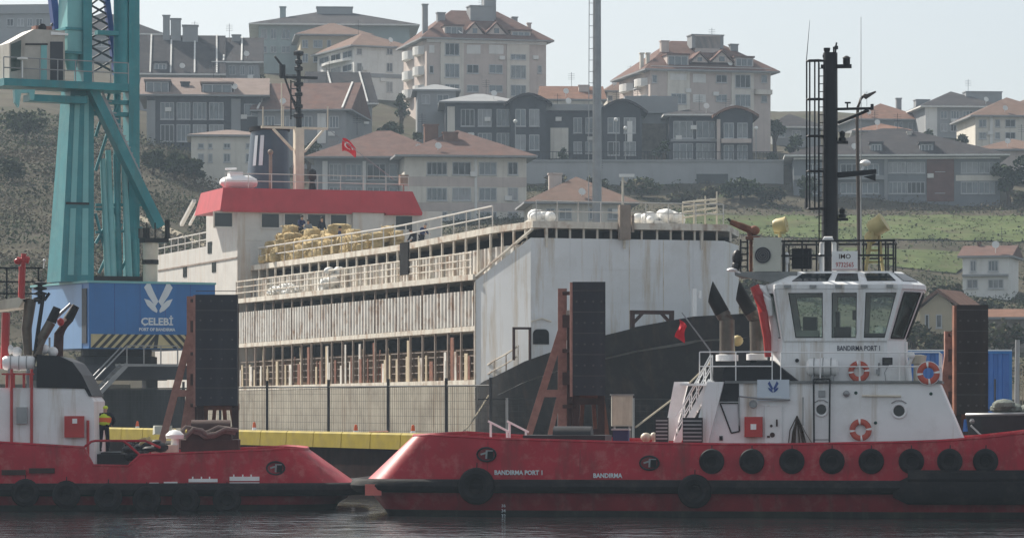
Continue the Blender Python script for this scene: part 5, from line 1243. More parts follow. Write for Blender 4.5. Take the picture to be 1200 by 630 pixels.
# ---------------------------------------------------------------- people
def person(name_label, loc, rz, pose, jacket, trousers, hat='hair', vest=None, Hh=1.75, group=None, held=False):
    """Figure 1.75 m tall, origin between the feet, facing -v (towards local -Y)."""
    root = empty('person', loc, rz, name_label, 'person', group)
    root.scale = (Hh/1.75,)*3
    J = dict(pel=(0,0,.95), wst=(0,.0,1.12), chs=(0,.0,1.34), nck=(0,-.01,1.50), hd0=(0,-.03,1.58), hd1=(0,-.02,1.70),
             shl=(-.19,0,1.42), shr=(.19,0,1.42), ell=(-.26,.02,1.14), elr=(.26,.02,1.14), wrl=(-.27,-.10,.90), wrr=(.27,-.10,.90),
             hal=(-.27,-.13,.81), har=(.27,-.13,.81),
             hpl=(-.10,0,.92), hpr=(.10,0,.92), knl=(-.11,-.03,.50), knr=(.11,-.03,.50), anl=(-.11,.02,.09), anr=(.11,.02,.09), tol=(-.12,-.16,.04), tor=(.12,-.16,.04))
    J.update(pose)
    def skin(nm, chain, radii, m, sub=1, par=root):
        idx = {}; vs=[]; ed=[]
        for c in chain:
            for j in c:
                if j not in idx: idx[j]=len(vs); vs.append(J[j])
            for a,b in zip(c,c[1:]): ed.append((idx[a],idx[b]))
        me=bpy.data.meshes.new(nm); me.from_pydata(vs,ed,[]); o=bpy.data.objects.new(nm,me); COL.objects.link(o); o.parent=par
        me.materials.append(M[m])
        sm=o.modifiers.new('skin','SKIN'); sm.use_smooth_shade=True
        for j,i in idx.items():
            r=radii.get(j,.06); r=(r,r) if not isinstance(r,tuple) else r
            me.skin_vertices[0].data[i].radius=r
            me.skin_vertices[0].data[i].use_root=(i==0)
        s=o.modifiers.new('sub','SUBSURF'); s.levels=sub; s.render_levels=sub
        return o
    body=skin('body',[('pel','wst','chs','nck','hd0','hd1'),('chs','shl','ell','wrl','hal'),('chs','shr','elr','wrr','har'),('pel','hpl','knl','anl','tol'),('pel','hpr','knr','anr','tor')],
      dict(pel=(.13,.10),wst=(.12,.09),chs=(.14,.10),nck=.055,hd0=(.075,.09),hd1=(.085,.10),shl=.06,shr=.06,ell=.042,elr=.042,wrl=.032,wrr=.032,hal=(.04,.025),har=(.04,.025),hpl=.085,hpr=.085,knl=.055,knr=.055,anl=.04,anr=.04,tol=.035,tor=.035),'skin',2)
    skin('jacket',[('pel','wst','chs','nck'),('chs','shl','ell','wrl'),('chs','shr','elr','wrr')],dict(pel=(.16,.125),wst=(.155,.12),chs=(.175,.13),nck=.07,shl=.085,shr=.085,ell=.065,elr=.065,wrl=.05,wrr=.05),jacket,2)
    skin('trousers',[('pel','hpl','knl','anl'),('pel','hpr','knr','anr')],dict(pel=(.145,.115),hpl=.11,hpr=.11,knl=.078,knr=.078,anl=.07,anr=.07),trousers,2)
    for a,t in (('anl','tol'),('anr','tor')): 
        b=MB(); A=V3(J[a]); Tt=V3(J[t]); b.path([A+V3((0,.03,-.02)),A.lerp(Tt,.5),Tt],[.05,.055,.04],8); b.build('shoe',M['black'],root)
    h0=V3(J['hd1']); d=(h0-V3(J['hd0'])).normalized()
    b=MB().sph(h0+d*.035,(.098,.112,.085),12,7); b.build('hair' if hat=='hair' else 'cap',M['hair'] if hat=='hair' else M[hat],root)
    f=MB(); fc=h0-d*.03
    f.sph(fc+V3((0,-.112,-.005)),(.014,.02,.022),6,4); fo=f.build('nose',M['skin'],body)
    for s_ in (-1,1): MB().sph(fc+V3((.032*s_,-.098,.022)),(.012,.008,.008),6,4).build('eye',M['black'],body)
    if vest:
        k=skin('vest',[('pel','wst','chs','nck')],dict(pel=(.235,.18),wst=(.24,.175),chs=(.30,.19),nck=.12),vest,2)
        w_=V3(J['wst']); c_=V3(J['chs'])
        b=MB()
        for t in (.35,):
            p=w_.lerp(c_,t); b.path([p+V3((0,0,-.09)),p,p+V3((0,0,.09))],[.255,.275,.28],14,flat=1)
        o=b.build('vest_panel',M['vest_o'],k)
        for v_ in o.data.vertices: v_.co.y=p.y+(v_.co.y-p.y)*.70
    return root

# ================================================================ the livestock ship
o=P(557,470,180); S=Fr(o.x,o.y,18.65); hs_=S.hu
def Zline(x1,y1,x2,y2,u=0.0):
    a=hs_(x1,y1,u); c=hs_(x2,y2,u)
    return lambda v: a.z+(c.z-a.z)*(v-a.y)/(c.y-a.y)
ship=fempty('livestock_ship',S,'big grey livestock carrier with open rusty pens, red banded bridge and black bow','ship')
VB=51.5                                # where the bridge block starts
zD2=Zline(300,348,557,321); zB2=Zline(300,401,557,381.5); zB3=Zline(300,452,545,445)
_zt=pwl([(-10,0),(0,0)]); zTa=Zline(300,310,467,287,.9); zTb=Zline(467,287,620,257,.9)
v467=hs_(467,287,.9).y
def zT(v): return zTa(v) if v>v467 else zTb(v)
VF_=-5.0                               # foremost point of the top deck
def uo(v): return .9 if v>=0 else .9-v*.12   # the upper tier stands inboard of the walkway and turns in ahead of the bulkhead corner
BW=15.0
def vrange(a,c,st): 
    n=max(1,int(round((c-a)/st))); return [a+(c-a)*i/n for i in range(n+1)]
FXR=12.3
def sheet_edge(name,zf,u0,u1,a,c,th,m,st=4):
    b=MB(); vs_=vrange(a,c,st); r=[[(u0,v,zf(v)),(u1,v,zf(v)),(u1,v,zf(v)-th),(u0,v,zf(v)-th)] for v in vs_]; b.loft(r); return b.build(name,M[m],ship,smooth=False)
# deck slabs with their rusty cream edges
sheet_edge('deck',zT,.88,BW+.02,0,VB,.34,'ship_edge')
MB().loft([[(uo(VF_)-.02,VF_,zT(VF_)),(FXR,VF_,zT(VF_)),(FXR,VF_,zT(VF_)-.34),(uo(VF_)-.02,VF_,zT(VF_)-.34)],[(.88,-.003,zT(0)),(BW,-.003,zT(0)),(BW,-.003,zT(0)-.34),(.88,-.003,zT(0)-.34)]]).build('foredeck',M['ship_edge'],ship,smooth=False)
sheet_edge('deck',zD2,-.14,BW,0,VB+1,.30,'ship_edge')
sheet_edge('deck',zB2,-.02,BW,0.05,VB+1,.26,'ship_edge')
sheet_edge('deck',zB3,-.02,BW,0.05,VB+1,.26,'ship_edge')
# inner dark core
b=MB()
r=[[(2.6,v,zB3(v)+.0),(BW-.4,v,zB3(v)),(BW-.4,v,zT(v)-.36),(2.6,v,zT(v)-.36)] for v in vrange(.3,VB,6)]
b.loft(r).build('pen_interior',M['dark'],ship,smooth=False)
# stanchions
def posts(zlo,zhi,u,vs_,w=.10,m='ship_post',nm='stanchion'):
    for v in vs_: MB().beam((u,v,zlo(v)),(u,v,zhi(v)),w,w,up=(1,0,0)).build(nm,M[m],ship,smooth=False)
pv_=vrange(.25,VB,2.35)
posts(lambda v:zB2(v)+.004,lambda v:zD2(v)-.325,.06,pv_)
posts(lambda v:zB3(v)+.004,lambda v:zB2(v)-.265,.06,pv_,.11)
zU=lambda v:(zD2(v) if v>0 else lerp(zD2(0),zT(VF_)-.4,min(1,v/VF_)))+.004
posts(zU,lambda v:zT(v)-.345,.96,vrange(.3,VB,2.1),.11,'ship_edge')
for v in (-1.2,-2.6,-4.0): MB().beam((uo(v)+.06,v,zU(v)),(uo(v)+.06,v,zT(v)-.345),.11,.11,up=(1,0,0)).build('stanchion',M['ship_edge'],ship,smooth=False)
# corrugated pen panels
def corr(name,zlo,zhi,u,a,c,m='ship_panel',pitch=.62,dep=.16,thick=True):
    b=MB(); vs_=[]; v=a
    while v<c-.01:
        for dv,du in ((0,0),(.32*pitch,0),(.42*pitch,dep),(.88*pitch,dep),(pitch*.98,0)):
            if v+dv<=c: vs_.append((v+dv,du))
        v+=pitch
    n=len(vs_)
    for v,du in vs_: uu=u if u<.15 else u+uo(v); b.v+= [(uu+du,v,zlo(v)),(uu+du,v,zhi(v))]
    for i in range(n-1): b.f.append([2*i,2*i+2,2*i+3,2*i+1]); b.m.append(0)
    o=b.build(name,M[m],ship,smooth=False,rec=False); sm=o.modifiers.new('t','SOLIDIFY'); sm.thickness=.03; return o
vj=pv_[::4]+[VB]
for a,c in zip(vj,vj[1:]): corr('pen_panel',lambda v:zB2(v)+.01,lambda v:zB2(v)+(zD2(v)-.32-zB2(v))*.78,.0,a+.06,c-.04,dep=.10)
corr('upper_pen_panel',lambda v:(zD2(v) if v>0 else lerp(zD2(0),zT(VF_)-.4,v/VF_))+.02,lambda v:max((zD2(v) if v>0 else lerp(zD2(0),zT(VF_)-.4,v/VF_))+.05,zD2(max(v,0))+(zT(v)-.34-zD2(max(v,0)))*.66),.16,VF_+.9,VB-1,dep=.10)
# slanted plate edge closing the upper tier forward of the bulkhead
b=MB(); b.beam((-.02,.1,zD2(0)-.2),(1.46,VF_,zT(VF_)-.42),.1,.14,up=(1,0,0)); b.build('slanted_coaming',M['ship_edge'],ship,smooth=False)
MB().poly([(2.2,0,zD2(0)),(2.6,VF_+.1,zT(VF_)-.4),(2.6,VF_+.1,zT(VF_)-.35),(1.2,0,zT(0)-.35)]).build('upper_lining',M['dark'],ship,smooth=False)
# lower pens: half broken boards, gates and rails
rnd=random.Random(11)
for i,(a,c) in enumerate(zip(pv_,pv_[1:])):
    z0=zB3((a+c)/2)+.01; hh=zB2((a+c)/2)-.27-z0
    b=MB(); n=rnd.choice((2,2,3,3,4))
    for q in range(n):
        w_=rnd.uniform(.18,.62); v=a+.15+rnd.random()*(c-a-.3-w_); t=rnd.choice((.42,.5,.55,.55,.6,.9))*hh
        b.box(.1+.02*q,.15+.02*q,v,v+w_,z0,z0+t,rnd.choice((0,1,1,1,2)))
    if rnd.random()<.6:
        v=rnd.uniform(a+.3,c-.9); MB().beam((.3,v,z0),(.3,v+rnd.uniform(-.7,.9),z0+hh*rnd.uniform(.5,.95)),.12,.05,up=(1,0,0)).build('loose_plank',M[rnd.choice(('gate_cream','rust'))],ship,smooth=False)
    b.build('pen_gate',[M['ship_panel'],M['gate_cream'],M['rust']],ship,smooth=False)
    b=MB()
    for t in (.18,.34,.5,.62): b.beam((.2,a,z0+hh*t),(.2,c,z0+hh*t),.05,.05,up=(1,0,0))
    b.build('pen_rail',M['ship_post'],ship,smooth=False)
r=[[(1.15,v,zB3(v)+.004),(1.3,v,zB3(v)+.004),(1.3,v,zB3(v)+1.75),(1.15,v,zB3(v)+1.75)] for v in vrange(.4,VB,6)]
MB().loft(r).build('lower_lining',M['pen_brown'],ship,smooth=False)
# side rails on the two walkways
def siderail(zf,u,a,c,h_,n=3,st=2.3,m='ship_edge',nm='guard_rail',r=.04):
    vs_=vrange(a,c,st); b=MB()
    for k in range(1,n+1): b.path([(u,v,zf(v)+h_*k/n) for v in vs_],r*(1.25 if k==n else 1),5)
    for v in vs_: b.tube((u,v,zf(v)),(u,v,zf(v)+h_),r,n=5)
    return b.build(nm,M[m],ship)
siderail(zD2,-.08,.3,VB,1.15); siderail(zT,.95,0,VB-2,1.1,n=2,m='ship_white')
# forward bulkhead: grey plate from keel line up to just under the top deck, bow front
zp=hs_(621,280,0); zP=CZ+(HZ-280)/F*181
PV=-4.8
fx=12.2
zP=CZ+(HZ-280)/F*S.w(6,PV).y
pl=MB(); zb_=zB3(0)-1.2
plan=[(0,0,zD2(0)-.35),(.72,-2.4,lerp(zD2(0)-.35,zP,.5)),(1.44,PV,zP),(fx,PV,zP),(15,0,zP)]
ins=[(.25,.05),(.97,-2.3),(1.62,PV+.25),(fx-.1,PV+.25),(14.8,.15)]
pl.loft([[(u,v,zb_),(u,v,z),(ui,vi,z),(ui,vi,zb_)] for (u,v,z),(ui,vi) in zip(plan,ins)])
fb_=pl.build('forward_bulkhead',M['ship_grey'],ship,smooth=False)
MB().prism([(-.05,-.06,zB3(0)-1),(.16,-.06,zB3(0)-1),(.16,-.06,zD2(0)-.4),(-.05,-.06,zD2(0)-.4)],(0,.057,0)).build('corner_strake',M['ship_edge'],ship,smooth=False)
MB().box(1.9,fx-.2,PV+.5,PV+.55,zP-1.0,zT(PV)-.40).build('foredeck_gap_shade',M['dark'],ship,smooth=False)  # dark sheet added behind the struts to paint the shade under the deck
seam=MB()
for px in (668,702,737,777,812): q=S.h(px,300,PV); MB().box(q.x,q.x+.04,PV-.015,PV-.003,zB3(0),zP-.02).build('plate_seam',M['ship_edge'] if px in (737,777) else M['ship_grey'],ship,smooth=False)
for zz in (zP-1.6,zP-3.3,zP-5.0): MB().box(1.6,fx-.1,PV-.012,PV-.004,zz,zz+.04).build('plate_seam',M['ship_grey'],ship,smooth=False)
# short struts between the plate and the overhanging top deck
for px in (652,668,684,700,716,752,770,786,800,814,840,856):
    q=S.h(px,280,PV+.1); MB().beam((q.x,PV+.12,zP-.01),(q.x,PV+.12,zT(PV)-.345),.1,.1,up=(1,0,0)).build('deck_strut',M['ship_edge'],ship,smooth=False)
for px in (640,731,822):
    q=S.h(px,280,PV); MB().prism([(q.x-.06,PV-.1,zP-.5),(q.x-.06,VF_*.99,zT(VF_*.99)-.345),(q.x-.06,PV+.2,zT(PV)-.345)],(.12,0,0)).build('deck_bracket',M['ship_edge'],ship,smooth=False)
# door, frame and canopy at the foot of the plate
a=S.h(624.5,403,PV); c=S.h(643,385.5,PV)
d=MB(); rr_=.25
pts=[(a.x+rr_-rr_*math.cos(t),c.z-rr_+rr_*math.sin(t)) for t in [math.pi/2*i/4 for i in range(5)]]+[(c.x-rr_+rr_*math.sin(t),c.z-rr_+rr_*math.cos(t)) for t in [math.pi/2*i/4 for i in range(5)]]
d.prism([(x,PV-.06,z) for x,z in pts]+[(c.x,PV-.06,a.z),(a.x,PV-.06,a.z)],(0,.055,0)); d.build('doorway',M['dark'],ship,smooth=False)
b=MB(); q0=S.h(602,408,PV-.8); q1=S.h(621,384.5,PV-.8); b.beam((q0.x,PV-.8,q0.z-.6),(q0.x,PV-.8,q1.z),.12,.12); b.beam((q1.x,PV-.8,q0.z-.6),(q1.x,PV-.8,q1.z),.12,.12); b.beam((q0.x-.06,PV-.8,q1.z),(q1.x+.06,PV-.8,q1.z),.12,.12); b.build('hatch_frame',M['rust_dark'],ship,smooth=False)
b=MB(); z9=c.z+.4; b.path([(a.x-.1,PV-.1,z9),((a.x+c.x)/2,PV-.14,z9+.15),(c.x+.1,PV-.1,z9)],.05,6); b.build('eyebrow',M['ship_edge'],ship)

# hull: aft grey part and black bow
def shell(st,name,m,side=(1,-1)):
    b=MB()
    for sg in side:
        r=[]
        for v,bw,bm,bt,zm,zt_ in st: r.append([(BW/2-sg*bw,v,-1.2),(BW/2-sg*bm,v,zm),(BW/2-sg*bt,v,zt_)])
        b.loft(r,ring_closed=False,caps=False)
    return b.build(name,M[m],ship,rec=False,ang=50)
zb3=lambda v: zB3(v)-.27
shell([(v,7.5,7.5,7.5,3,zb3(v)) for v in vrange(.0,85,8)],'hull','ship_hull')
MB().poly([(0,85,-1.2),(15,85,-1.2),(15,85,9),(0,85,9)]).build('transom',M['ship_hull'],ship,smooth=False)
bt=lambda px,py,u: S.hu(px,py,u).z
bow=[(0,7.5,7.5,7.52,2.5,4.75),(-1.5,7.0,7.45,7.54,2.6,5.1),(-3.5,6.2,7.2,7.5,2.8,5.38),(-7,4.6,6.4,7.15,3.0,6.08),(-11,2.9,4.9,6.2,3.4,6.82),(-15,1.3,3.0,4.4,3.8,7.5),(-18,.35,1.2,2.3,4.2,8.0),(-20,.05,.1,.25,4.4,8.12)]
shell(bow,'bow','bow_black')
b=MB()
b.poly([(BW/2-x[3]+.1,x[0],x[5]-1.0) for x in bow]+[(BW/2+x[3]-.1,x[0],x[5]-1.0) for x in bow[::-1]]); b.build('forecastle_deck',M['deck_grey'],ship,smooth=False,rec=False)
# raised bulwark steps
b=MB()
for i0,i1,dz in ((4,5,.08),(5,7,.14)):
    for sg in (1,-1):
        r=[]
        for x in bow[i0:i1+1]: r.append([(BW/2-sg*x[3],x[0],x[5]-.02),(BW/2-sg*(x[3]+.02),x[0],x[5]+dz),(BW/2-sg*(x[3]-.12),x[0],x[5]+dz),(BW/2-sg*(x[3]-.12),x[0],x[5]-.02)])
        b.loft(r)
b.build('bulwark',M['bow_black'],ship,smooth=False)
b=MB(); G_=-9; q0=S.h(741,382,G_); q1=S.h(787,366,G_); b.beam((q0.x,G_,5.2),(q0.x,G_,q1.z),.2,.2); b.beam((q1.x,G_,5.2),(q1.x,G_,q1.z),.2,.2); b.beam((q0.x-.11,G_,q1.z),(q1.x+.11,G_,q1.z),.18,.2)
b.beam((q0.x,G_,q1.z-.6),(q0.x+.6,G_,q1.z),.14); b.beam((q1.x,G_,q1.z-.6),(q1.x-.6,G_,q1.z),.14); b.build('mooring_gantry',M['rust_dark'],ship,smooth=False)
b=MB(); q=S.h(815,372,-7); b.box(q.x,q.x+2.6,-8,-6,5.0,q.z); b.build('windlass',M['bow_black'],ship,smooth=False)
b=MB(); q=S.h(813.5,338,-8); b.beam((q.x,-8,5.2),(q.x,-8,q.z),.2,.2); b.tube((q.x+.3,-8,q.z-.1),(q.x+.3,-8,q.z-.5),.1); b.build('bow_light_post',M['cleanwhite'],ship,smooth=False)
siderail(lambda v: pwl([(x[0],x[5]) for x in bow[::-1]])(v)+.0,.35,-6,-.2,1.0,n=2,m='ship_edge',nm='bow_rail')
# rust netting and mooring line at the bow foot
b=MB(); a_=S.w(4,-14,4.6)
ln=MB(); p0=S.w(.1,-2,4.4); p1=V3((-4.5,148,2.3)); ln.path([p0.lerp(p1,t)-V3((0,0,1.2*math.sin(math.pi*t))) for t in [i/10 for i in range(11)]],.05,5)
ln.build('mooring_line',M['rope'],None,'pale mooring line running from the black bow down to the quay on the left',cat='rope')
ln=MB(); p0=S.w(4,-15,6.4); p1=V3((2.5,139,2.1)); p2=P(832,418,158)
ln.path([P(832,425,150),P(790,466,143),P(745,500,138)],.045,5); ln.build('mooring_line',M['rope'],None,'pale mooring line slanting behind the white cabinet towards the tug stairs',cat='rope')
# deck crowded with hay
rnd=random.Random(5); bale=[]
for row in range(6):
    for i in range(25):
        for j in range(2):
            v=23.5+i*1.08+rnd.uniform(-.3,.3); u=1.5+j*1.0+rnd.uniform(-.15,.15)+.22*row
            top=(2.0 if v>42 else 1.5 if v>34 else .95)+.35*math.sin(i*1.3)+rnd.uniform(-.35,.3)
            z=zT(v)+.02+.46*row+.03*rnd.random()
            if .46*row+.45>top or (row<3 and j==1 and rnd.random()<.6): continue
            bale.append((u,v,z+.25))
hb=[]
for q in range(4):
    b=MB(); NXb,NYb=6,4
    for i in range(NXb+1):      # a slumped, rounded bale with shaggy straw
        t=i/NXb*2-1; ring=[]
        for k_ in range(12):
            a_=2*math.pi*k_/12; cy=math.copysign(abs(math.cos(a_))**.4,math.cos(a_)); cz=math.copysign(abs(math.sin(a_))**.4,math.sin(a_))
            sq=(1-.35*abs(t)**4); ring.append((t*.66+rnd.uniform(-.03,.03),cy*.38*sq+rnd.uniform(-.03,.03),cz*.30*sq+rnd.uniform(-.03,.03)))
        b.v+=ring
    for i in range(NXb):
        for k_ in range(12): b.f.append([i*12+k_,i*12+(k_+1)%12,(i+1)*12+(k_+1)%12,(i+1)*12+k_]); b.m.append(0)
    b.f+= [list(range(12))[::-1],[NXb*12+k_ for k_ in range(12)]]; b.m+=[0,0]
    for _ in range(55):
        p=V3((rnd.uniform(-.62,.62),rnd.choice((-.36,.36,rnd.uniform(-.36,.36))),rnd.uniform(-.24,.3))); b.leaves(p,(.05,.05,.05),1,.10,0,1,0)
    ob=b.build('hay_bale',M['hay'],None,ang=60); hb.append(ob)
for i,(u,v,z) in enumerate(bale):
    ob=hb[i] if i<4 else hb[i%4].copy()
    if i>=4: COL.objects.link(ob)
    ob.location=S.w(u,v,z); ob.rotation_euler=(rnd.uniform(-.16,.16),rnd.uniform(-.16,.16),S.a+rnd.choice((0,1.57,1.57))+rnd.uniform(-.4,.4)); ob.scale=(rnd.uniform(.85,1.2),rnd.uniform(.85,1.2),rnd.uniform(.85,1.15))
    tag(ob,'yellow hay bale in the heap on the ship top deck before the bridge windows','hay bale','hay bales heaped on the ship')

# bridge block
z1=S.h(470,266,VB).z; 
hz_=lambda py,v=VB: CZ+(HZ-py)/F*(S.w(7,v).y)
zr0,zr1=hz_(249),hz_(222.5)
MB().box(0,14.6,VB,VB+25,zb3(VB)+.0,zr0-2.0).build('superstructure',M['ship_white'],ship,smooth=False)
MB().box(.02,14.4,VB-.02,VB+9,zr0-2.0+.004,zr0+.2).build('bridge_wall',M['ship_white'],ship,smooth=False)
UL=S.h(256,240,VB).x; UR=S.h(493,240,VB).x; ULt=S.h(262,223,VB).x; URt=S.h(484,226,VB).x
bd=MB(); bd.loft([[(UL,VB-.5,zr0),(UR,VB-.5,zr0),(UR,VB+7,zr0),(UL,VB+7,zr0)],[(ULt,VB+.1,zr1),(URt,VB+.1,zr1),(URt,VB+6.5,zr1),(ULt,VB+6.5,zr1)]])
bd.box(UL+.2,UR-5,VB-.48,VB-.05,zr0-.10,zr0-.003); bd.box(UR-2.6,UR-.05,VB-.48,VB-.05,zr0-.12,zr0-.003)
bd.build('bridge_canopy',M['band_red'],ship,smooth=False)
MB().box(UR-4.9,UR-2.7,VB-.3,VB-.0,zr0-2.2,zr0-.003).build('bridge_bay',M['ship_white'],ship,smooth=False)
for p0,p1 in ((251,272),(306,327),(333,354),(360,381),(387,406),(413,433),(463,483)):
    a=S.h(p0,266,VB); c=S.h(p1,250,VB); y0=hz_(268); y1=hz_(249.5)-.12
    w_=MB(); ring_frame(w_,a.x-.08,c.x+.08,y0-.08,y1+.08,VB-.1,VB-.024,.1); wo=w_.build('bridge_window',M['ship_white'],ship,smooth=False)
    MB().poly([(a.x,VB-.05,y0),(c.x,VB-.05,y0),(c.x,VB-.05,y1),(a.x,VB-.05,y1)]).build('pane',M['glass_dark'],wo,smooth=False,rec=False)
for p,py in ((217,318),(251,312),(246,290)):
    q=S.hu(p,py,0); o=MB().box(-.04,-.003,q.y-.55,q.y+.55,q.z-.4,q.z+.4).build('side_window',M['glass_dark'],ship,smooth=False)
b=MB(); q=S.hu(258,305,0)
for py in (305,): b.box(-.06,-.003,VB,VB+24,q.z-.05,q.z+.05)
b.build('side_pipe',M['ship_post'],ship,smooth=False)
# lower after deck, davit and pale funnel-like post at the left
b=MB(); a=S.hu(215,264,1); b.beam((.6,VB+19,a.z),(.6,VB+15,a.z+1.5),.24); b.beam((1.2,VB+19,a.z),(1.2,VB+15,a.z+1.5),.16); b.build('boat_davit',M['ship_white'],ship,smooth=False)
siderail(lambda v: zr0-2.0,.1,VB+9.2,VB+24.5,1.0,n=2,m='ship_white',nm='guard_rail')
# white boat, funnel, mast on the bridge roof
b=MB(); q0=S.h(258,214,VB+3); q1=S.h(300,208,VB+3); L3=q1.x-q0.x
b.loft([[(q0.x+L3*t,VB+3+.9*math.cos(a)*s_,zr1+.55+.45*math.sin(a)*s_*(1+.2*t)) for a in [2*math.pi*k/10 for k in range(10)]] for t,s_ in ((0,.3),(.12,.8),(.45,1),(.8,.95),(1,.5))]); b.box(q0.x+.6,q0.x+1.5,VB+2.6,VB+3.4,zr1+.7,zr1+1.25); b.build('rescue_boat',M['cleanwhite'],ship)
MB().tube(S.h(264,198,VB+3),S.h(277,197.5,VB+3),.06).build('radar_bar',M['cleanwhite'],ship)
vF=VB+6
a=S.h(297,160,vF); c=S.h(347,160,vF); zf1=CZ+(HZ-152)/F*S.w(4,vF).y
fm=MB(); ring0=[];ring1=[]
cx=(a.x+c.x)/2; w_=(c.x-a.x)/2
for k in range(16):
    t=2*math.pi*k/16; ring0.append((cx+w_*1.02*math.cos(t),vF+1.9+1.9*math.sin(t),zr1)); ring1.append((cx+.12+w_*.84*math.cos(t),vF+1.9+1.8*math.sin(t),zf1))
fm.loft([ring0,ring1]); fu=fm.build('funnel',M['funnel'],ship,ang=50)
fm=MB(); fm.loft([[(cx+.1+(p[0]-cx-.1)*1.08,vF+1.9+(p[1]-vF-1.9)*1.08,zf1+.003) for p in ring1],[(cx+.1+(p[0]-cx-.1)*1.08,vF+1.9+(p[1]-vF-1.9)*1.08,zf1+.3) for p in ring1]]); fm.build('funnel_top',M['dark'],fu,ang=50)
for k_,t in enumerate((3.55,3.9)):
    b=MB(); n=6
    def fp(tt,f): 
        x0=cx+w_*1.02*math.cos(tt); x1=cx+.12+w_*.84*math.cos(tt); y0=vF+1.9+1.9*math.sin(tt); y1=vF+1.9+1.8*math.sin(tt)
        return V3((lerp(x0,x1,f)-.03*abs(math.cos(tt))*1, lerp(y0,y1,f)-.03, lerp(zr1,zf1,f)))
    b.poly([fp(t,.45),fp(t+.2,.45),fp(t+.2,.92),fp(t,.92)]); b.build('funnel_mark',M['logo'],fu,smooth=False)
# mast
vM=VB+3.2
b=MB(); q0=S.h(350,222,vM); q1=S.h(350,150,vM); b.beam((q0.x,vM,zr1),(q0.x,vM,q1.z),.62,.62,up=(0,1,0)); b.beam((S.h(306,150,vM).x,vM,q1.z),(S.h(384,150,vM).x,vM,q1.z),.16,.16)
b.beam((S.h(320,152,vM).x,vM,q1.z-.1),(q0.x-.4,vM,S.h(350,176,vM).z),.16); b.beam((S.h(379,155,vM).x,vM,q1.z-.1),(q0.x+.4,vM,S.h(350,178,vM).z),.14)
for px in (308,332,408 if False else 384): b.tube((S.h(px,150,vM).x,vM,q1.z),(S.h(px,125,vM).x,vM,S.h(px,125,vM).z),.05)
b.path([S.h(330,97,vM),S.h(330,150,vM)],.04,5)
mo=b.build('mast',M['cream'],ship,smooth=False)
b=MB(); q2=S.h(350.5,60,vM); b.tube((q0.x,vM,q1.z),(q0.x,vM,q2.z),.22,.12,10); zc=S.h(350,91,vM).z; b.beam((S.h(328,91,vM).x,vM,zc),(S.h(372,91,vM).x,vM,zc),.18,.18)
for py,w2 in ((66,.36),(76,.26),(84,.3),(102,.34),(114,.28),(128,.3),(139,.36)): zz=S.h(350,py,vM).z; b.lathe((q0.x,vM,zz),[(.1,0),(w2,.08),(w2,.3),(.1,.4)],8)
for s_ in (-1,): b.tube((q0.x+s_*1.0,vM,zc),(q0.x+s_*.1,vM,S.h(350,132,vM).z),.07); b.tube((S.h(331,91,vM).x,vM,zc),(S.h(331,76,vM).x,vM,S.h(331,76,vM).z),.22); b.tube((S.h(331,78,vM).x,vM,S.h(331,78,vM).z),(S.h(322,66,vM).x,vM,S.h(322,66,vM).z),.08); b.tube(S.h(341,112,vM),S.h(349,125,vM),.05)
for k_ in range(6): zz=S.h(340,96+k_*8,vM).z; b.beam((q0.x-.55,vM,zz),(q0.x,vM,zz),.06)
b.tube((q0.x-.55,vM,S.h(340,94,vM).z),(q0.x-.55,vM,S.h(340,140,vM).z),.05)
b.build('topmast',M['black'],mo)
# flag with crescent and star on a halyard
b=MB(); fq=S.h(401,172,vM); L4,H4=1.0,.9
N=8
def fpos(s,t): return V3((fq.x+L4*s, vM+.16*math.sin(s*7)+.08*math.sin(t*4+s*3), fq.z+H4*(t-.5)*(1-.25*s)+.22*math.sin(s*4.2+.6)-.16*s))
for i in range(N):
    for j in range(4): b.add([fpos(i/N,j/4),fpos((i+1)/N,j/4),fpos((i+1)/N,(j+1)/4),fpos(i/N,(j+1)/4)],[(0,1,2,3)])
out=[];inn=[]
for k_ in range(11):
    t=math.radians(55+250*k_/10); out.append((.42+.22*math.cos(t),.5+.26*math.sin(t)))
for k_ in range(11):
    t=math.radians(62+236*k_/10); inn.append((.47+.175*math.cos(t),.5+.21*math.sin(t)))
for k_ in range(10): 
    b.add([fpos(*p)-V3((0,.03,0)) for p in (out[k_],out[k_+1],inn[k_+1],inn[k_])],[(0,1,2,3)],1)
st5=[(.66+(.09 if k_%2==0 else .035)*math.cos(math.radians(180+36*k_)),.5+(.11 if k_%2==0 else .045)*math.sin(math.radians(180+36*k_))) for k_ in range(10)]
b.add([fpos(*p)-V3((0,.03,0)) for p in st5],[tuple(range(10))],1)
b.build('flag',[M['flag_red'],M['cleanwhite']],mo,rec=False)
MB().tube((S.h(383,150,vM).x,vM,S.h(383,150,vM).z),(S.h(462,214,VB+.4).x,VB+.4,zr1+.8),.025,n=4).build('halyard',M['galv'],mo)
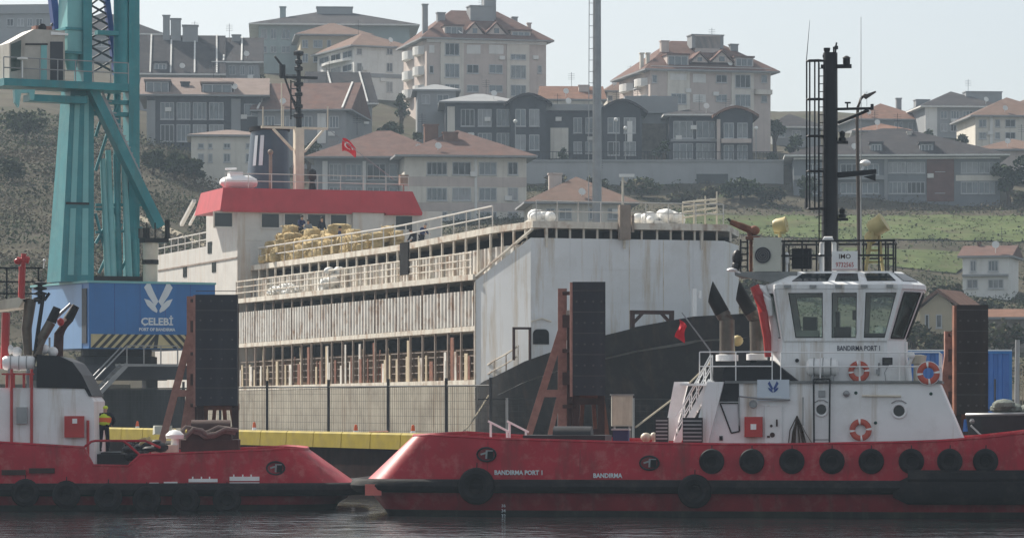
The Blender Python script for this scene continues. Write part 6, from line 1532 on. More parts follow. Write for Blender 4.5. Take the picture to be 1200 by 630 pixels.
# roof rails and small gear on the bridge
rl=rail([(ULt+.2,VB+.4,zr1),(URt-.2,VB+.4,zr1)],1.0,2,r=.03,every=1.6); rl.build('bridge_rail',M['ship_white'],ship)
b=MB(); q=S.h(366,222,VB+2); b.tube((q.x,VB+2,zr1),(q.x,VB+2,zr1+.7),.28,.2,10); b.sph((q.x,VB+2,zr1+1.0),(.3,.28,.32)); b.sph((q.x,VB+2,hz_(201)),(.3,.3,.3)); b.tube((q.x,VB+2,zr1+.7),(q.x,VB+2,hz_(203)),.1); b.build('signal_lamp',M['black'],ship)
b=MB(); q=S.h(317,222,VB+2.5); b.tube((q.x,VB+2.5,zr1),(q.x,VB+2.5,hz_(180)),.12); b.sph((q.x,VB+2.5,hz_(177)),.2); b.build('roof_lamp',M['ship_post'],ship); b=MB(); q=S.h(474,222,VB+1); b.box(q.x-.3,q.x+.3,VB+1,VB+1.4,zr1+.5,zr1+1.2); b.tube((q.x,VB+1.2,zr1),(q.x,VB+1.2,zr1+.5),.06)
b.build('roof_locker',M['ship_post'],ship)
# white bundles
def bundle(label,u,v,z,r,n=5):
    b=MB()
    for i in range(n): b.sph((random.uniform(-r,r)*.6,random.uniform(-r,r)*.8,random.uniform(.2,.5)*r+.1),(random.uniform(.3,.6)*r,random.uniform(.35,.7)*r,random.uniform(.3,.5)*r),9,6)
    b.box(-r*.5,r*.5,-r*.6,r*.6,0,.25*r)
    o=b.build('tarp_bundle',M['tarp'],None,label,cat='bundle',group='white bundles on the ship'); S.put(o,u,v,z); return o
def at_side(px,py,u): q=hs_(px,py,u); return q
q=hs_(393,318,.4); bundle('upper white cloth bundle on the ship side walkway below the hay',.42,q.y,zD2(q.y)+.8,.62)
q=hs_(383,325,.4); bundle('lower white cloth bundle on the ship side walkway below the hay',.40,q.y,zD2(q.y)+.02,.85,7)
q=S.h(632,248,VF_+2); bundle('white bundle lashed at the corner of the ship top deck beside the mast',q.x,VF_+2,zT(VF_+2)+.02,.75,6)
for i,(px,lab) in enumerate(((758,'small white bundle at the left of the heap by the pale lamp post'),(772,'tall white cloth ball on the heap right of the lamp post'),(787,'flat white bundle, right end of the heap on the ship top deck'))):
    q=S.h(px,258,VF_+2.2); bundle(lab,q.x,VF_+2.2,zT(VF_+2.2)+.02,(.6,.95,.8)[i],6)
b=MB(); q=hs_(345,335,-.5)
for i in range(40):
    v=random.uniform(hs_(352,340,.4).y,hs_(320,340,.4).y); b.sph((random.uniform(.15,.65),v,zD2(v)+random.uniform(.1,.55)),(.25,.35,.2),7,5)
sh=b.build('sack_heap',M['tarp'],None,'long low heap of greyish sacks on the ship side walkway at the left',cat='sack heap'); sh.location=S.w(0,0,0); sh.rotation_euler.z=S.a
# fore top deck rails and gear
b=rail([(u,VF_+.1,zT(VF_)+.0) for u in (1.7,4,6.5,9,12.1)],1.05,2,r=.03,every=1.5); b.build('guard_rail',M['ship_white'],ship)
qa=S.h(800,255,VF_+.6); qc=S.h(840,240,VF_+.6); b=MB()
for t in (0,.35,.7,1): b.tube((qa.x,VF_+.6,qa.z+t*.8),(qc.x,VF_+.6,qc.z+.1+t*.7-.5),.045)
for s_ in (0,.33,.66,1): x_=lerp(qa.x,qc.x,s_); b.tube((x_,VF_+.6,zT(VF_)),(x_,VF_+.6,lerp(qa.z,qc.z,s_)+.7),.045)
b.build('gangway_rail',M['cream'],ship)
b=MB(); q=S.h(731,262,VF_-.1); b.box(q.x-.3,q.x+.3,VF_-.35,VF_-.03,zT(VF_)-.9,zT(VF_)+.9); b.box(q.x+.4,q.x+.55,VF_-.2,VF_-.03,zT(VF_)-.5,zT(VF_)+.4); b.build('deck_gear',M['ship_post'],ship,smooth=False)
# black vertical ladders on the side
for px,y0,y1 in ((474,322,284),):
    q0=hs_(px,y0,-.12); q1=hs_(px,y1,-.12); b=MB(); b.box(-.16,-.06,q0.y-.8,q0.y+.8,q0.z,q1.z); b.build('dark_hanging_panel',M['dark'] if y1<300 else M['rust_dark'],ship,smooth=False)
# crew
def crew(label,px,py_feet,v,pose,jk,tr,hat='hair',u=None,z=None,rz=0,Hh=1.75):
    q=S.h(px,py_feet,v)
    return person(label,S.w(q.x,v,zT(v)+(z or .02)),S.a+rz,pose,jk,tr,hat,Hh=Hh,group='crew on the ship')
SIT=dict(pel=(0,0,.42),wst=(0,.02,.6),chs=(0,-.02,.82),nck=(0,-.06,.98),hd0=(0,-.1,1.05),hd1=(0,-.1,1.17),shl=(-.19,-.02,.9),shr=(.19,-.02,.9),ell=(-.25,-.12,.66),elr=(.25,-.12,.66),wrl=(-.14,-.34,.56),wrr=(.14,-.34,.56),hal=(-.09,-.42,.54),har=(.09,-.42,.54),hpl=(-.1,-.02,.4),hpr=(.1,-.02,.4),knl=(-.14,-.44,.46),knr=(.14,-.44,.46),anl=(-.13,-.46,.08),anr=(.13,-.46,.08),tol=(-.14,-.62,.04),tor=(.14,-.62,.04))
LEAN=dict(chs=(0,-.14,1.3),nck=(0,-.22,1.44),hd0=(0,-.27,1.5),hd1=(0,-.3,1.61),wst=(0,-.03,1.12),shl=(-.19,-.14,1.38),shr=(.19,-.14,1.38),ell=(-.25,-.26,1.12),elr=(.25,-.26,1.12),wrl=(-.2,-.46,1.06),wrr=(.2,-.46,1.06),hal=(-.18,-.54,1.05),har=(.18,-.54,1.05))
CROUCH=dict(pel=(0,.12,.5),wst=(0,.05,.66),chs=(0,-.14,.84),nck=(0,-.26,.94),hd0=(0,-.32,.98),hd1=(0,-.38,1.08),shl=(-.19,-.16,.9),shr=(.19,-.16,.9),ell=(-.26,-.26,.64),elr=(.26,-.26,.64),wrl=(-.18,-.46,.5),wrr=(.18,-.46,.5),hal=(-.15,-.54,.47),har=(.15,-.54,.47),hpl=(-.1,.1,.46),hpr=(.1,.1,.46),knl=(-.17,-.26,.52),knr=(.17,-.26,.52),anl=(-.14,.02,.08),anr=(.14,.02,.08),tol=(-.15,-.15,.04),tor=(.15,-.15,.04))
crew('leftmost crew member in dark clothes sitting on the hay before the bridge windows',353,270,44,SIT,'cloth_blue','cloth_dark',z=1.75,rz=.3)
crew('crew member in pale grey clothes sitting on the hay, second from the left',361,272,43,SIT,'cloth_grey','cloth_grey',z=1.45,rz=-.2)
crew('tall dark figure standing on the hay in front of the third bridge window',377,275,45,{}, 'cloth_dark','cloth_grey',z=1.2,rz=.2)
crew('crew member in dark jacket standing bareheaded at the rail in front of the hay',398,292,33,{}, 'cloth_blue','cloth_dark',z=.02,rz=1.2)
crew('crew member in blue jacket leaning on the rail at the right end of the bridge',494,275,26.0,LEAN,'cloth_blue','cloth_dark','cloth_grey',rz=.6)
crew('crouching figure in dark clothes at the deck edge right of the hay',487,290,22.5,CROUCH,'cloth_dark','cloth_dark',rz=-1.2)
# worker on the left tug
q=T2.h(122,533,4.2)
person('worker in yellow and orange high visibility vest standing on the left tug',T2.w(q.x,4.2,2.125),T2.a+3.0,
  dict(chs=(0,-.08,1.32),nck=(0,-.14,1.46),hd0=(0,-.2,1.52),hd1=(0,-.24,1.62),shl=(-.26,-.08,1.40),shr=(.26,-.08,1.40),ell=(-.38,-.10,1.14),elr=(.38,-.10,1.14),wrl=(-.24,-.32,1.0),wrr=(.24,-.32,1.0),hal=(-.21,-.40,.97),har=(.21,-.40,.97),anl=(-.15,.02,.09),anr=(.15,.02,.09),knl=(-.13,-.03,.5),knr=(.13,-.03,.5),tol=(-.16,-.16,.04),tor=(.16,-.16,.04)),
  'cloth_dark','cloth_dark','vest',vest='vest',Hh=1.78)
# ---------------------------------------------------------------- harbour crane
o=P(104,470,188); C=Fr(o.x,o.y,28); hc=C.h
crane=fempty('harbour_crane',C,'teal harbour crane with blue machinery house and a cream cab beside the tower','crane')
HW=hc(252,340,0).x; HD=9.0; zh0,zh1=hc(104,408,0).z,hc(104,331,0).z
hs2=MB().box(0,HW,0,HD,zh0,zh1).build('machinery_house',M['crane_blue'],crane,smooth=False)
MB().box(-.03,-.003,1.0,HD,zh0+.02,zh1-.05).build('sunlit_side_face',M['crane_blue_lit'],hs2,smooth=False)  # pale sheet over the left wall: the sun on it is painted in
MB().box(-.05,-.002,.25,.95,zh0+.3,zh1-.3).build('side_door',M['w_dark'],hs2,smooth=False)
MB().box(-.1,HW+.05,-.05,HD+.1,zh1+.003,zh1+.12).build('house_roof',M['teal_light'],hs2,smooth=False)
# hazard band
zb_=hc(104,407,0).z; zt_=hc(104,391,0).z; x0,x1=.12,HW-.1
b=MB(); b.box(x0,x1,-.03,-.004,zb_,zt_,0); hh=zt_-zb_; xm=hc(184,400,0).x
xx=x0; 
while xx<x1-.2:
    if xx<xm-.2: b.poly([(xx,-.036,zb_),(xx+.24,-.036,zb_),(min(xx+.24+hh,xm+.1),-.036,zt_),(min(xx+hh,xm-.1),-.036,zt_)],1)
    elif xx>xm+.1: b.poly([(max(xx-hh*.0,xm),-.036,zt_),(xx+.24,-.036,zt_),(min(xx+.24+hh,x1),-.036,zb_),(min(xx+hh,x1),-.036,zb_)],1)
    xx+=.46
b.build('hazard_band',[M['hazard_y'],M['hazard_k']],hs2,smooth=False,rec=False)
q=hc(185.5,352,0); leaf_logo(1.85,M['logo'],hs2,lambda x,y,n:V3((q.x+x,-.006-n,q.z-.05+y)))
q2=hc(184,377,0); text('ÇELEBİ',.56,M['logo'],hs2,lambda x,y,n:V3((q2.x+x,-.012-n,q2.z+y)),xs=1.08,bold=.03)
q3=hc(184,386,0); text('PORT OF BANDIRMA',.24,M['logo'],hs2,lambda x,y,n:V3((q3.x+x,-.012-n,q3.z+y)),xs=.95,bold=.03)
seamb=MB()
for i in range(1,5): seamb.box(HW*i/5,HW*i/5+.03,-.012,-.003,zt_+.05,zh1-.02)
seamb.build('panel_seam',M['jib_blue'],hs2,smooth=False)
# portal below: legs, sill beams, slewing ring
b=MB(); zg=QZ
b.lathe((HW*.45,HD*.5,zh0-.9),[(2.3,0),(2.3,.5),(2.0,.55),(2.0,.89)],20)
b.box(-.5,HW+.3,.3,1.2,zh0-1.7,zh0-.91); b.box(-.5,HW+.3,HD-1.2,HD-.3,zh0-1.7,zh0-.91); b.box(0,HW,1.2,HD-1.2,zh0-1.6,zh0-1.0)
for uu in (.2,HW-.6):
    for vv in (.75,HD-.75): b.beam((uu,vv,zh0-1.7),(uu,vv,zg+.9),.7,.7,up=(0,1,0))
b.build('portal',M['w_dark'],crane,smooth=False)
for uu in (.2,HW-.6):
    for vv in (.75,HD-.75):
        bg_=MB(); bg_.box(uu-.9,uu+.9,vv-.35,vv+.35,zg+.45,zg+.9)
        for d in (-.6,-.2,.2,.6): bg_.disc((uu+d,vv,zg+.28),(0,1,0),.27,.3,12)
        bg_.build('bogie',M['rust_dark'],crane)
# stairs under the house
b=MB(); p0=hc(106,450,-1.2); p1=hc(146,411,-1.2)
for vv in (-1.5,-.7): b.beam((p0.x-2,vv,zg+.1),(p1.x,vv,zh0-.9),.1,.25); b.tube((p0.x-2,vv,zg+1.1),(p1.x,vv,zh0+.1),.045)
for i in range(14): t=(i+.5)/14; b.box(lerp(p0.x-2,p1.x,t)-.14,lerp(p0.x-2,p1.x,t)+.14,-1.45,-.75,lerp(zg+.1,zh0-.9,t)-.03,lerp(zg+.1,zh0-.9,t)+.02)
b.box(p1.x-.1,p1.x+3,-1.6,-.05,zh0-.98,zh0-.85)
for x_ in (p1.x,p1.x+1,p1.x+2,p1.x+3): b.tube((x_,-1.55,zh0-.9),(x_,-1.55,zh0+.15),.04)
b.beam((p1.x,-1.55,zh0+.15),(p1.x+3,-1.55,zh0+.15),.05); b.build('stair',M['galv'],crane,smooth=False)
# tower: tapered box column (front left), straight column (right), braces and ties
vT=2.2
def at(px,py,v=vT): return hc(px,py,v)
zt0=zh1+.124
def col(pxb0,pxb1,pxt0,pxt1,v,dv_b,dv_t,pyt,name,m):
    a=at(pxb0,326,v); c=at(pxb1,326,v); d=at(pxt0,pyt,v); e=at(pxt1,pyt,v)
    b=MB().loft([[(a.x,v,zt0),(c.x,v,zt0),(c.x,v+dv_b,zt0),(a.x,v+dv_b,zt0)],[(d.x,v,d.z),(e.x,v,d.z),(e.x,v+dv_t,d.z),(d.x,v+dv_t,d.z)]]); return b.build(name,M[m],crane,smooth=False)
# lower left column up to the platform, with pale panels
col(71,105,83,105,vT,2.2,1.5,104,'tower_leg','teal')
pb=MB()
for (x0b,x1b,x0t,x1t) in ((79,86,88,94),(95,103,99,104)):
    for (ya,yb2) in ((322,244),(238,112)):
        def ip(pa,pb_,py): t=(326-py)/(326-104); return lerp(pa,pb_,t)
        pb.poly([at(ip(x0b,x0t,ya),ya)+V3((0,-.03,0)),at(ip(x1b,x1t,ya),ya)+V3((0,-.03,0)),at(ip(x1b,x1t,yb2),yb2)+V3((0,-.03,0)),at(ip(x0b,x0t,yb2),yb2)+V3((0,-.03,0))])
pb.build('leg_panel',M['teal_light'],crane,smooth=False)
z_=at(80,238).z; MB().box(at(77,238).x,at(104,238).x,vT-.08,vT-.033,z_-.06,z_+.06).build('leg_collar',M['soot'],crane,smooth=False)
col(104,110,104,110,vT+.05,.5,.5,104,'tower_edge','teal')
# upper left column to the top of the frame
zp_=at(90,97).z
b=MB(); a=at(79,70); c=at(101,70); zt2_=at(90,-60).z
b.box(a.x,c.x,vT,vT+1.4,at(90,63).z,zt2_); b.build('tower_column',M['teal_light'],crane,smooth=False)
b=MB(); a2=at(96,70); c2=at(106,70); b.box(a2.x,c2.x,vT-.25,vT+1.2,zp_,zt2_); b.build('tower_column',M['teal'],crane,smooth=False)
for py in (34,62): z=at(90,py).z; MB().box(a.x-.15,c.x+.1,vT-.1,vT+1.5,z-.07,z+.07).build('column_flange',M['teal'],crane,smooth=False)
b=MB(); q=at(88,70); b.lathe((q.x,vT+.6,at(90,82).z),[(.25,0),(.45,.9),(.55,1.0)],12); b.build('slew_bearing',M['teal_light'],crane)
# right column: two tubes and a wide plate
b=MB(); x_=at(162,100).x; b.box(x_-.32,x_+.32,vT+.6,vT+1.5,zt0,zt2_); b.build('tower_column',M['teal'],crane,smooth=False)
b=MB(); 
for px,r in ((150,.42),(145,.2)): q=at(px,100); b.tube((q.x,vT+1,at(px,106).z if px==150 else zt0),(q.x,vT+1,zt2_),r,n=12)
b.build('tower_tube',M['teal'],crane)
b=MB()
for py in (38,119,133): z=at(150,py).z; b.box(at(108 if py>100 else 120,py).x,at(160,py).x,vT+.7,vT+1.2,z-.12,z+.12)
b.build('tower_tie',M['teal'],crane,smooth=False)
MB().beam(at(104,104)+V3((0,-.3,0)),at(184,266)+V3((0,-.3,0)),.72,.5).build('tower_brace',M['teal'],crane,smooth=False)
b=MB(); b.beam(at(120,112),at(172,250),.18); b.beam(at(118,104),at(165,205),.1); 
for i in range(14): t=i/13; p=at(124,118).lerp(at(160,205),t); b.beam(p,p+V3((.35,0,-.05)),.06)
b.build('service_ladder',M['galv'],crane,smooth=False)
b=MB()
for px0,py0,px1,py1 in ((112,160,128,110),(112,200,140,112),(112,285,135,245),(135,245,112,245),(112,240,168,240),(112,272,168,270),(116,320,142,262),(140,320,166,266),(112,250,130,320),(128,160,112,125)): b.tube(at(px0,py0,vT+.8),at(px1,py1,vT+.8),.09,n=6)
b.build('lattice_brace',M['teal'],crane)
for i,(px0,px1,pt) in enumerate(((133,138,175),(142,147,180),(152,156,185),(160,165,200),(127,131,185))):
    q=at((px0+px1)/2,300); t_=at((px0+px1)/2-2,pt); MB().tube((q.x,vT+.3+.3*(i%2),zt0),(t_.x,vT+.9,t_.z),.2,.16,10).build('hydraulic_pipe',M['teal_light'] if i%2==0 else M['teal'],crane)
b=MB(); b.box(at(108,322).x,at(168,322).x,vT+.1,vT+2.2,zt0,zt0+.35); b.build('tower_base',M['soot'],crane,smooth=False)
# platform and cab
a=at(4,100,1.0); c=at(150,100,1.0)
b=MB(); b.box(a.x,c.x,.9,3.2,zp_-.45,zp_-.05); b.build('platform',M['teal'],crane,smooth=False)
MB().box(at(36,115,1.2).x,at(104,115,1.2).x,1.4,2.4,at(60,121).z,at(60,113).z).build('platform_beam',M['teal'],crane,smooth=False)
MB().prism([at(17,105,.85),at(41,105,.85),at(40,117,.85),at(36,117,.85),at(34,109,.85),at(25,109,.85),at(22,126,.85),at(18,120,.85)],(0,.3,0)).build('platform_bracket',M['teal_light'],crane,smooth=False)
b=rail([(a.x,.95,zp_-.05),(c.x,.95,zp_-.05)],1.15,2,r=.035,every=1.1); b.build('platform_railing',M['galv'],crane)
q=at(26,82,.9); b=MB(); b.lathe((q.x,.85,zp_+.95),[(.1,0),(.3,.05),(.3,.14),(.05,.2)],10); b.tube((q.x,.85,zp_),(q.x,.85,zp_+.95),.04); b.build('flood_lamp',M['bulb'],crane)
a=at(11,97,1.5); c=at(76,97,1.5); zc1=at(60,37).z; zc0=at(12,52).z
cb=MB().prism([(a.x,1.5,zp_),(c.x,1.5,zp_),(c.x,1.5,zc1),(at(40,40,1.5).x,1.5,zc1),(a.x,1.5,zc0)],(0,1.9,0)).build('cab',M['cab_grey'],crane,smooth=False)
MB().prism([at(13,84,1.47),at(24,82,1.47),at(25,47,1.47),at(13,52,1.47)],(0,.025,0)).build('cab_window',mat('greenish_cab_glass',(.035,.06,.05),.1,var=.2),cb,smooth=False)
MB().prism([at(59,94,1.46),at(74,94,1.46),at(74,49,1.46),at(59,49,1.46)],(0,.03,0)).build('cab_door',M['w_dark'],cb,smooth=False)
MB().prism([at(48,94,1.46),at(55,94,1.46),at(55,52,1.46),at(48,52,1.46)],(0,.03,0)).build('cab_panel',M['teal_light'],cb,smooth=False)
MB().prism([at(30,53,1.44),at(56,53,1.44),at(56,51,1.44),at(30,51,1.44)],(0,.04,0)).build('cab_trim',M['soot'],cb,smooth=False)
a=at(42,43,1.7); c=at(61,31,1.7); ac2=MB().box(a.x,c.x,1.7,2.4,zc1+.004,c.z).build('air_conditioner',M['rust_light'],cb,smooth=False)
MB().disc(((a.x+c.x)/2-.1,1.69,(zc1+c.z)/2),(0,1,0),.24,.03,14).build('fan_opening',M['black'],ac2)
MB().prism([at(60,37,1.4),at(80,39.5,1.4),at(80,41.5,1.4),at(60,41,1.4)],(0,2.1,0)).build('cab_canopy',M['cleanwhite'],cb,smooth=False)
# blue lattice jib rising out of the picture
b=MB()
def jb(p,q,r=.14): b.beam(p,q,r*2,r*2)
jl=[at(66,34,4.2),at(57,-40,4.2)]; jr=[at(136,88,4.2),at(120,-40,4.2)]
b.beam(jl[0],jl[1],.5,.4); b.beam(jr[0],jr[1],.34,.3)
ob=b.build('jib_chord',M['jib_blue'],crane,smooth=False)
b=MB(); ys=[86,70,55,45,30,18,6,-8,-22]
for i,(ya,yb2) in enumerate(zip(ys,ys[1:])):
    xr=lambda y: lerp(136,120,(88-y)/128); 
    p=at(106,ya,4.0); q=at(xr(yb2),yb2,4.2); p2=at(xr(ya),ya,4.2); q2=at(106,yb2,4.0)
    b.beam(p,q,.1); b.beam(p2,q2,.1)
b.build('jib_lacing',M['w_dark'],ob,smooth=False)
b=MB()
for ya,yb2 in ((0,30),(30,5),(28,45)): b.beam(at(60,ya,4.2),at(84,yb2,4.2),.13)
b.build('jib_lacing',M['w_dark'],ob,smooth=False)
MB().tube(at(138,60,4.2),at(138,-60,4.2),.03,n=5).build('hoist_rope',M['black'],crane)
# gear at the right foot (white post with dark collar)
b=MB(); q=hc(181,330,0); b.lathe((q.x,.6,zh1+.125),[(.4,0),(.4,1.1),(.42,1.5),(.42,2.2)],14,); b.build('bollard_post',M['cream'],crane)
MB().lathe((q.x,.6,zh1+1.1),[(.46,0),(.46,.25)],14).build('post_collar',M['soot'],crane)
b=MB(); b.box(q.x-.5,q.x+.9,.1,1.0,zh1+2.3,zh1+2.55); b.box(q.x-.6,q.x-.2,.2,.9,zh1+2.55,zh1+3.1); 
for d in (-.4,.1,.8): b.tube((q.x+d,.15,zh1+2.55),(q.x+d,.15,zh1+3.4),.04)
b.box(q.x+.9,q.x+1.0,.2,.7,zh1+2.55,zh1+3.6); b.build('pulley_platform',M['soot'],crane,smooth=False)

# ---------------------------------------------------------------- ramp fender towers on the quay
def fender_tower(label, px0,px1,ytop,ybot,Y,pad,leg_px,deg=0,mode='L',pd=1.0,zpad0=None):
    f0=P(px0,470,Y); W=Fr(f0.x,f0.y,deg,0); r=fempty('fender_tower',Fr(f0.x,f0.y,deg,QZ),label,'fender tower','steel fender towers on the quay')
    g=lambda px,py,v=0: W.h(px,py,v)-V3((0,0,QZ))
    a=g(px0,ybot); c=g(px1,ytop)
    b=MB().box(a.x,c.x,0,.55,a.z if zpad0 is None else zpad0,c.z); b.build('fender_pad',M[pad],r,smooth=False)
    s=MB().box(a.x-.1,a.x-.003,.0,.6,(a.z if zpad0 is None else zpad0)-.05,c.z-.02); s.build('pad_edge',M['rust_light'] if pad!='pad_brown' else M['rust'],r,smooth=False)
    bl=MB()
    zz=(a.z if zpad0 is None else zpad0)+.35
    while zz<c.z-.2:
        for uu in (.12,.37,.63,.88): bl.disc((lerp(a.x,c.x,uu),-.012,zz),(0,1,0),.045,.03,8)
        bl.box(a.x+.02,c.x-.02,-.012,-.003,zz+.42,zz+.45); zz+=.85
    bl.build('bolt_rows',M['pad_bolt'],r,smooth=False)
    d=MB()
    for xx in (a.x+.15,c.x-.15): d.beam((xx,.9,0.0),(xx,.9,c.z-.4),.28,.28,up=(0,1,0))
    for t in (.12,.3,.55,.8): d.beam((a.x+.1,.78,c.z*t),(c.x-.1,.78,c.z*t),.22,.25)
    d.build('pad_frame',M['rust_dark'],r,smooth=False)
    pxp,yp,pxf,yf=leg_px
    u0=g(pxp,yp,1.2); u1=g(pxf,yf,1.2); zb=0.0
    b=MB(); b.beam((u0.x,1.2,zb),(u0.x,1.2,u0.z),.36,.36,up=(0,1,0)); b.build('upright',M['rust_light'],r,smooth=False)
    b=MB(); b.beam((u1.x,1.2,zb),(u0.x,1.2,g(pxp,yp+ (yf-yp)*.26,1.2).z),.30,.3); b.build('raking_leg',M['rust_light'],r,smooth=False)
    b=MB(); zmid=u0.z*.36; t_=(zmid)/(g(pxp,yp+(yf-yp)*.26,1.2).z); b.beam((lerp(u1.x,u0.x,t_),1.2,zmid),(u0.x,1.2,zmid),.34,.3); b.beam((lerp(u1.x,u0.x,t_*.5)+.55,1.2,0),(u0.x-.1,1.2,zmid),.2,.2); b.build('cross_beam',M['rust_light'],r,smooth=False)
    for t in (.97,.8,.62,.45,.28,.1): 
        z=u0.z*t; MB().beam((u0.x,1.2,z),(a.x+.1,.7,z),.25,.5 if t in (.8,.45) else .14).build('tie_beam',M['rust_dark'],r,smooth=False)
    MB().box(u0.x+.19,a.x-.02,.95,1.5,u0.z*.5,u0.z*.78).build('back_plate',M['rust_dark'],r,smooth=False); MB().box(u0.x+.19,a.x-.02,.95,1.5,u0.z*.08,u0.z*.42).build('back_plate',M['rust_dark'],r,smooth=False)
    b=MB(); q=u0.z*.7; b.box(u0.x+.15,u0.x+.35,1.0,1.2,q-.5,q-.1); b.box(u0.x+.15,u0.x+.3,1.0,1.2,q+.9,q+1.1); b.build('bracket',M['ship_edge'],r,smooth=False)
    m_=(a.x+c.x)/2; zl=(a.z if zpad0 is None else zpad0)
    b=MB(); 
    for s_ in (-1,1): b.beam((m_+s_*.5,1.4,zl+.3),(m_+s_*.85,1.4,0),.2,.2); b.beam((m_+s_*.2,1.6,zl),(m_+s_*.35,1.6,0),.16,.16)
    b.beam((a.x,1.0,zl-.05),(c.x,1.0,zl-.05),.4,.3); b.build('base_frame',M['rust'],r,smooth=False)
    return r
fender_tower('fender tower left of centre, its wide navy pad facing the left tug',229,278,345,475,150,'pad',(224,347,188,505),0)
fender_tower('fender tower with tall dark pad and salmon raking leg behind the right tug stern',671,709.5,330,463,136.5,'pad',(659,338,613,515),0)
fender_tower('fender tower at the right with a tall brown pad behind the white deckhouse',1121,1158,357,485,137,'pad_brown',(1112,388,1096,470),0)

# ---------------------------------------------------------------- yellow kerb blocks
A0=V3((-4.75,146,0)); dq=V3((-.4512,.8924,0)); nq=V3((.8924,.4512,0))
kk=0; t=-3.5
yk=[]
while t<42:
    b=MB(); L=3.1; b.loft([[(0,0,0),(L-.06,0,0),(L-.06,.5,0),(0,.5,0)],[(.0,.03,.62),(L-.06,.03,.62),(L-.06,.47,.62),(0,.47,.62)],[(.0,.10,.70),(L-.06,.10,.70),(L-.06,.40,.70),(0,.40,.70)]])
    if kk==0: ob=b.build('kerb_block',M['yellow'],None,smooth=False)
    else: ob=yk[0].copy(); COL.objects.link(ob)
    p=A0+dq*t+nq*.25
    ob.location=(p.x,p.y,QZ+.003); ob.rotation_euler=(0,0,math.atan2(dq.y,dq.x)); yk.append(ob); t+=L; kk+=1
nm_=['nearest the right tug stern']+[f'{ORD[i]} from the right tug stern' for i in range(1,12)]+[f'{w_} from the right tug stern' for w_ in ('thirteenth','fourteenth','fifteenth','sixteenth','seventeenth')]
for i,ob in enumerate(yk): ob.rotation_euler.z=math.atan2(dq.y,dq.x); tag(ob,f'yellow concrete kerb block along the quay edge, {nm_[i]}','kerb block','yellow kerb blocks along the quay')

# ---------------------------------------------------------------- fence along the quay
f0=A0+nq*5+dq*(-9); fa=math.atan2(-dq.y,-dq.x)
ff=A0+nq*5+dq*40; FN=Fr(ff.x,ff.y,math.degrees(fa),QZ); fence=fempty('wire_fence',FN,'dark wire mesh fence with tall posts along the quay before the ship','fence')
hfn=FN.h
LF=49; Hf=2.75
pxs=[FN.h(p,470,0).x for p in (120,170,215,258,313,385,455,523,575)]
for u in pxs:
    if 0<=u<=LF+6: MB().tube((u,0,-.003),(u,0,Hf+.35),.075,n=8).build('post',M['wire'],fence)
b=MB(); u0,u1=pxs[0],pxs[-1]
for zz in (.15,Hf): b.tube((u0,0,zz),(u1,0,zz),.045,n=6)
for i in range(int((u1-u0)/.22)): u=u0+i*.22; b.beam((u,.02,.1),(u,.02,Hf),.010,.010)
for i in range(1,8): b.beam((u0,.02,Hf*i/8),(u1,.02,Hf*i/8),.012,.012)
b.build('mesh_panel',M['wire'],fence,smooth=False)
# dark sheeting on the left bays
b=MB(); b.box(pxs[0],pxs[2],.06,.09,.12,Hf-.05); b.build('sheeting',mat('dark_sheeting',(.045,.05,.055),.8,var=.3,scale=.7,streak=(.09,.09,.09),sk=.5),fence,smooth=False)
# second fence at the right behind the middle tower (dark)
FR2=Fr(P(560,470,150).x,150,6,QZ); fence2=fempty('wire_fence',FR2,'dark wire mesh fence between the middle fender tower and the white stairs','fence')
W2=FR2.h(880,470,0).x
for px in (594,655,742,800,880):
    u=FR2.h(px,470,0).x; MB().tube((u,0,-.003),(u,0,2.2),.06,n=8).build('post',M['galv'],fence2)
b=MB(); b.tube((0,0,2.15),(W2,0,2.15),.03,n=5)
for i in range(int(W2/.3)): b.beam((i*.3,.02,.1),(i*.3,.02,2.15),.007,.007)
for i in range(1,8): b.beam((0,.02,2.15*i/8),(W2,.02,2.15*i/8),.012,.012)
b.build('mesh_panel',M['wire'],fence2,smooth=False)

# ---------------------------------------------------------------- small things on the quay
def cone(px,py,Y,label):
    r=empty('traffic_cone',(P(px,0,Y).x,Y,QZ+.003),0,label,'traffic cone','traffic cones on the quay')
    MB().box(-.25,.25,-.25,.25,0,.05).build('base',M['cone'],r,smooth=False)
    MB().lathe((0,0,.053),[(.2,0),(.055,.95),(.03,.97)],14).build('cone_body',M['cone'],r)
    b=MB(); b.lathe((0,0,.053),[(.172,.22),(.142,.40)],14); b.lathe((0,0,.053),[(.118,.55),(.094,.70)],14); b.build('reflective_band',M['cleanwhite'],r)
cone(161,492,178,'orange and white traffic cone behind the yellow kerb beside the worker')
cone(298,492,170,'orange traffic cone behind the yellow kerb right of the left fender tower')
cone(417,500,152,'orange traffic cone behind the yellow kerb in the middle of the quay')
cone(484,502,150,'orange traffic cone just left of the right tug stern')
r=empty('control_cabinet',(P(729,0,139).x,139,QZ+.003),0,'pale beige control cabinet on legs behind the right tug bulwark','cabinet')
wz=(742-717)*139/F/2; z0=CZ+(HZ-499)/F*139-QZ; z1_=CZ+(HZ-463)/F*139-QZ
cbt=MB().box(-wz,wz,-.2,.25,z0,z1_).build('cabinet_body',M['beige_box'],r,smooth=False)
MB().box(-wz+.05,wz-.05,-.225,-.203,z0+.05,z1_-.05).build('cabinet_door',M['cream'],cbt,smooth=False)
MB().box(-wz-.05,wz+.05,-.26,.3,z1_+.003,z1_+.05).build('rain_hood',M['galv'],cbt,smooth=False)
b=MB()
for s_ in (-1,1): b.box(s_*wz*.7-.04,s_*wz*.7+.04,-.05,.05,0,z0)
b.build('leg',M['galv'],r,smooth=False)
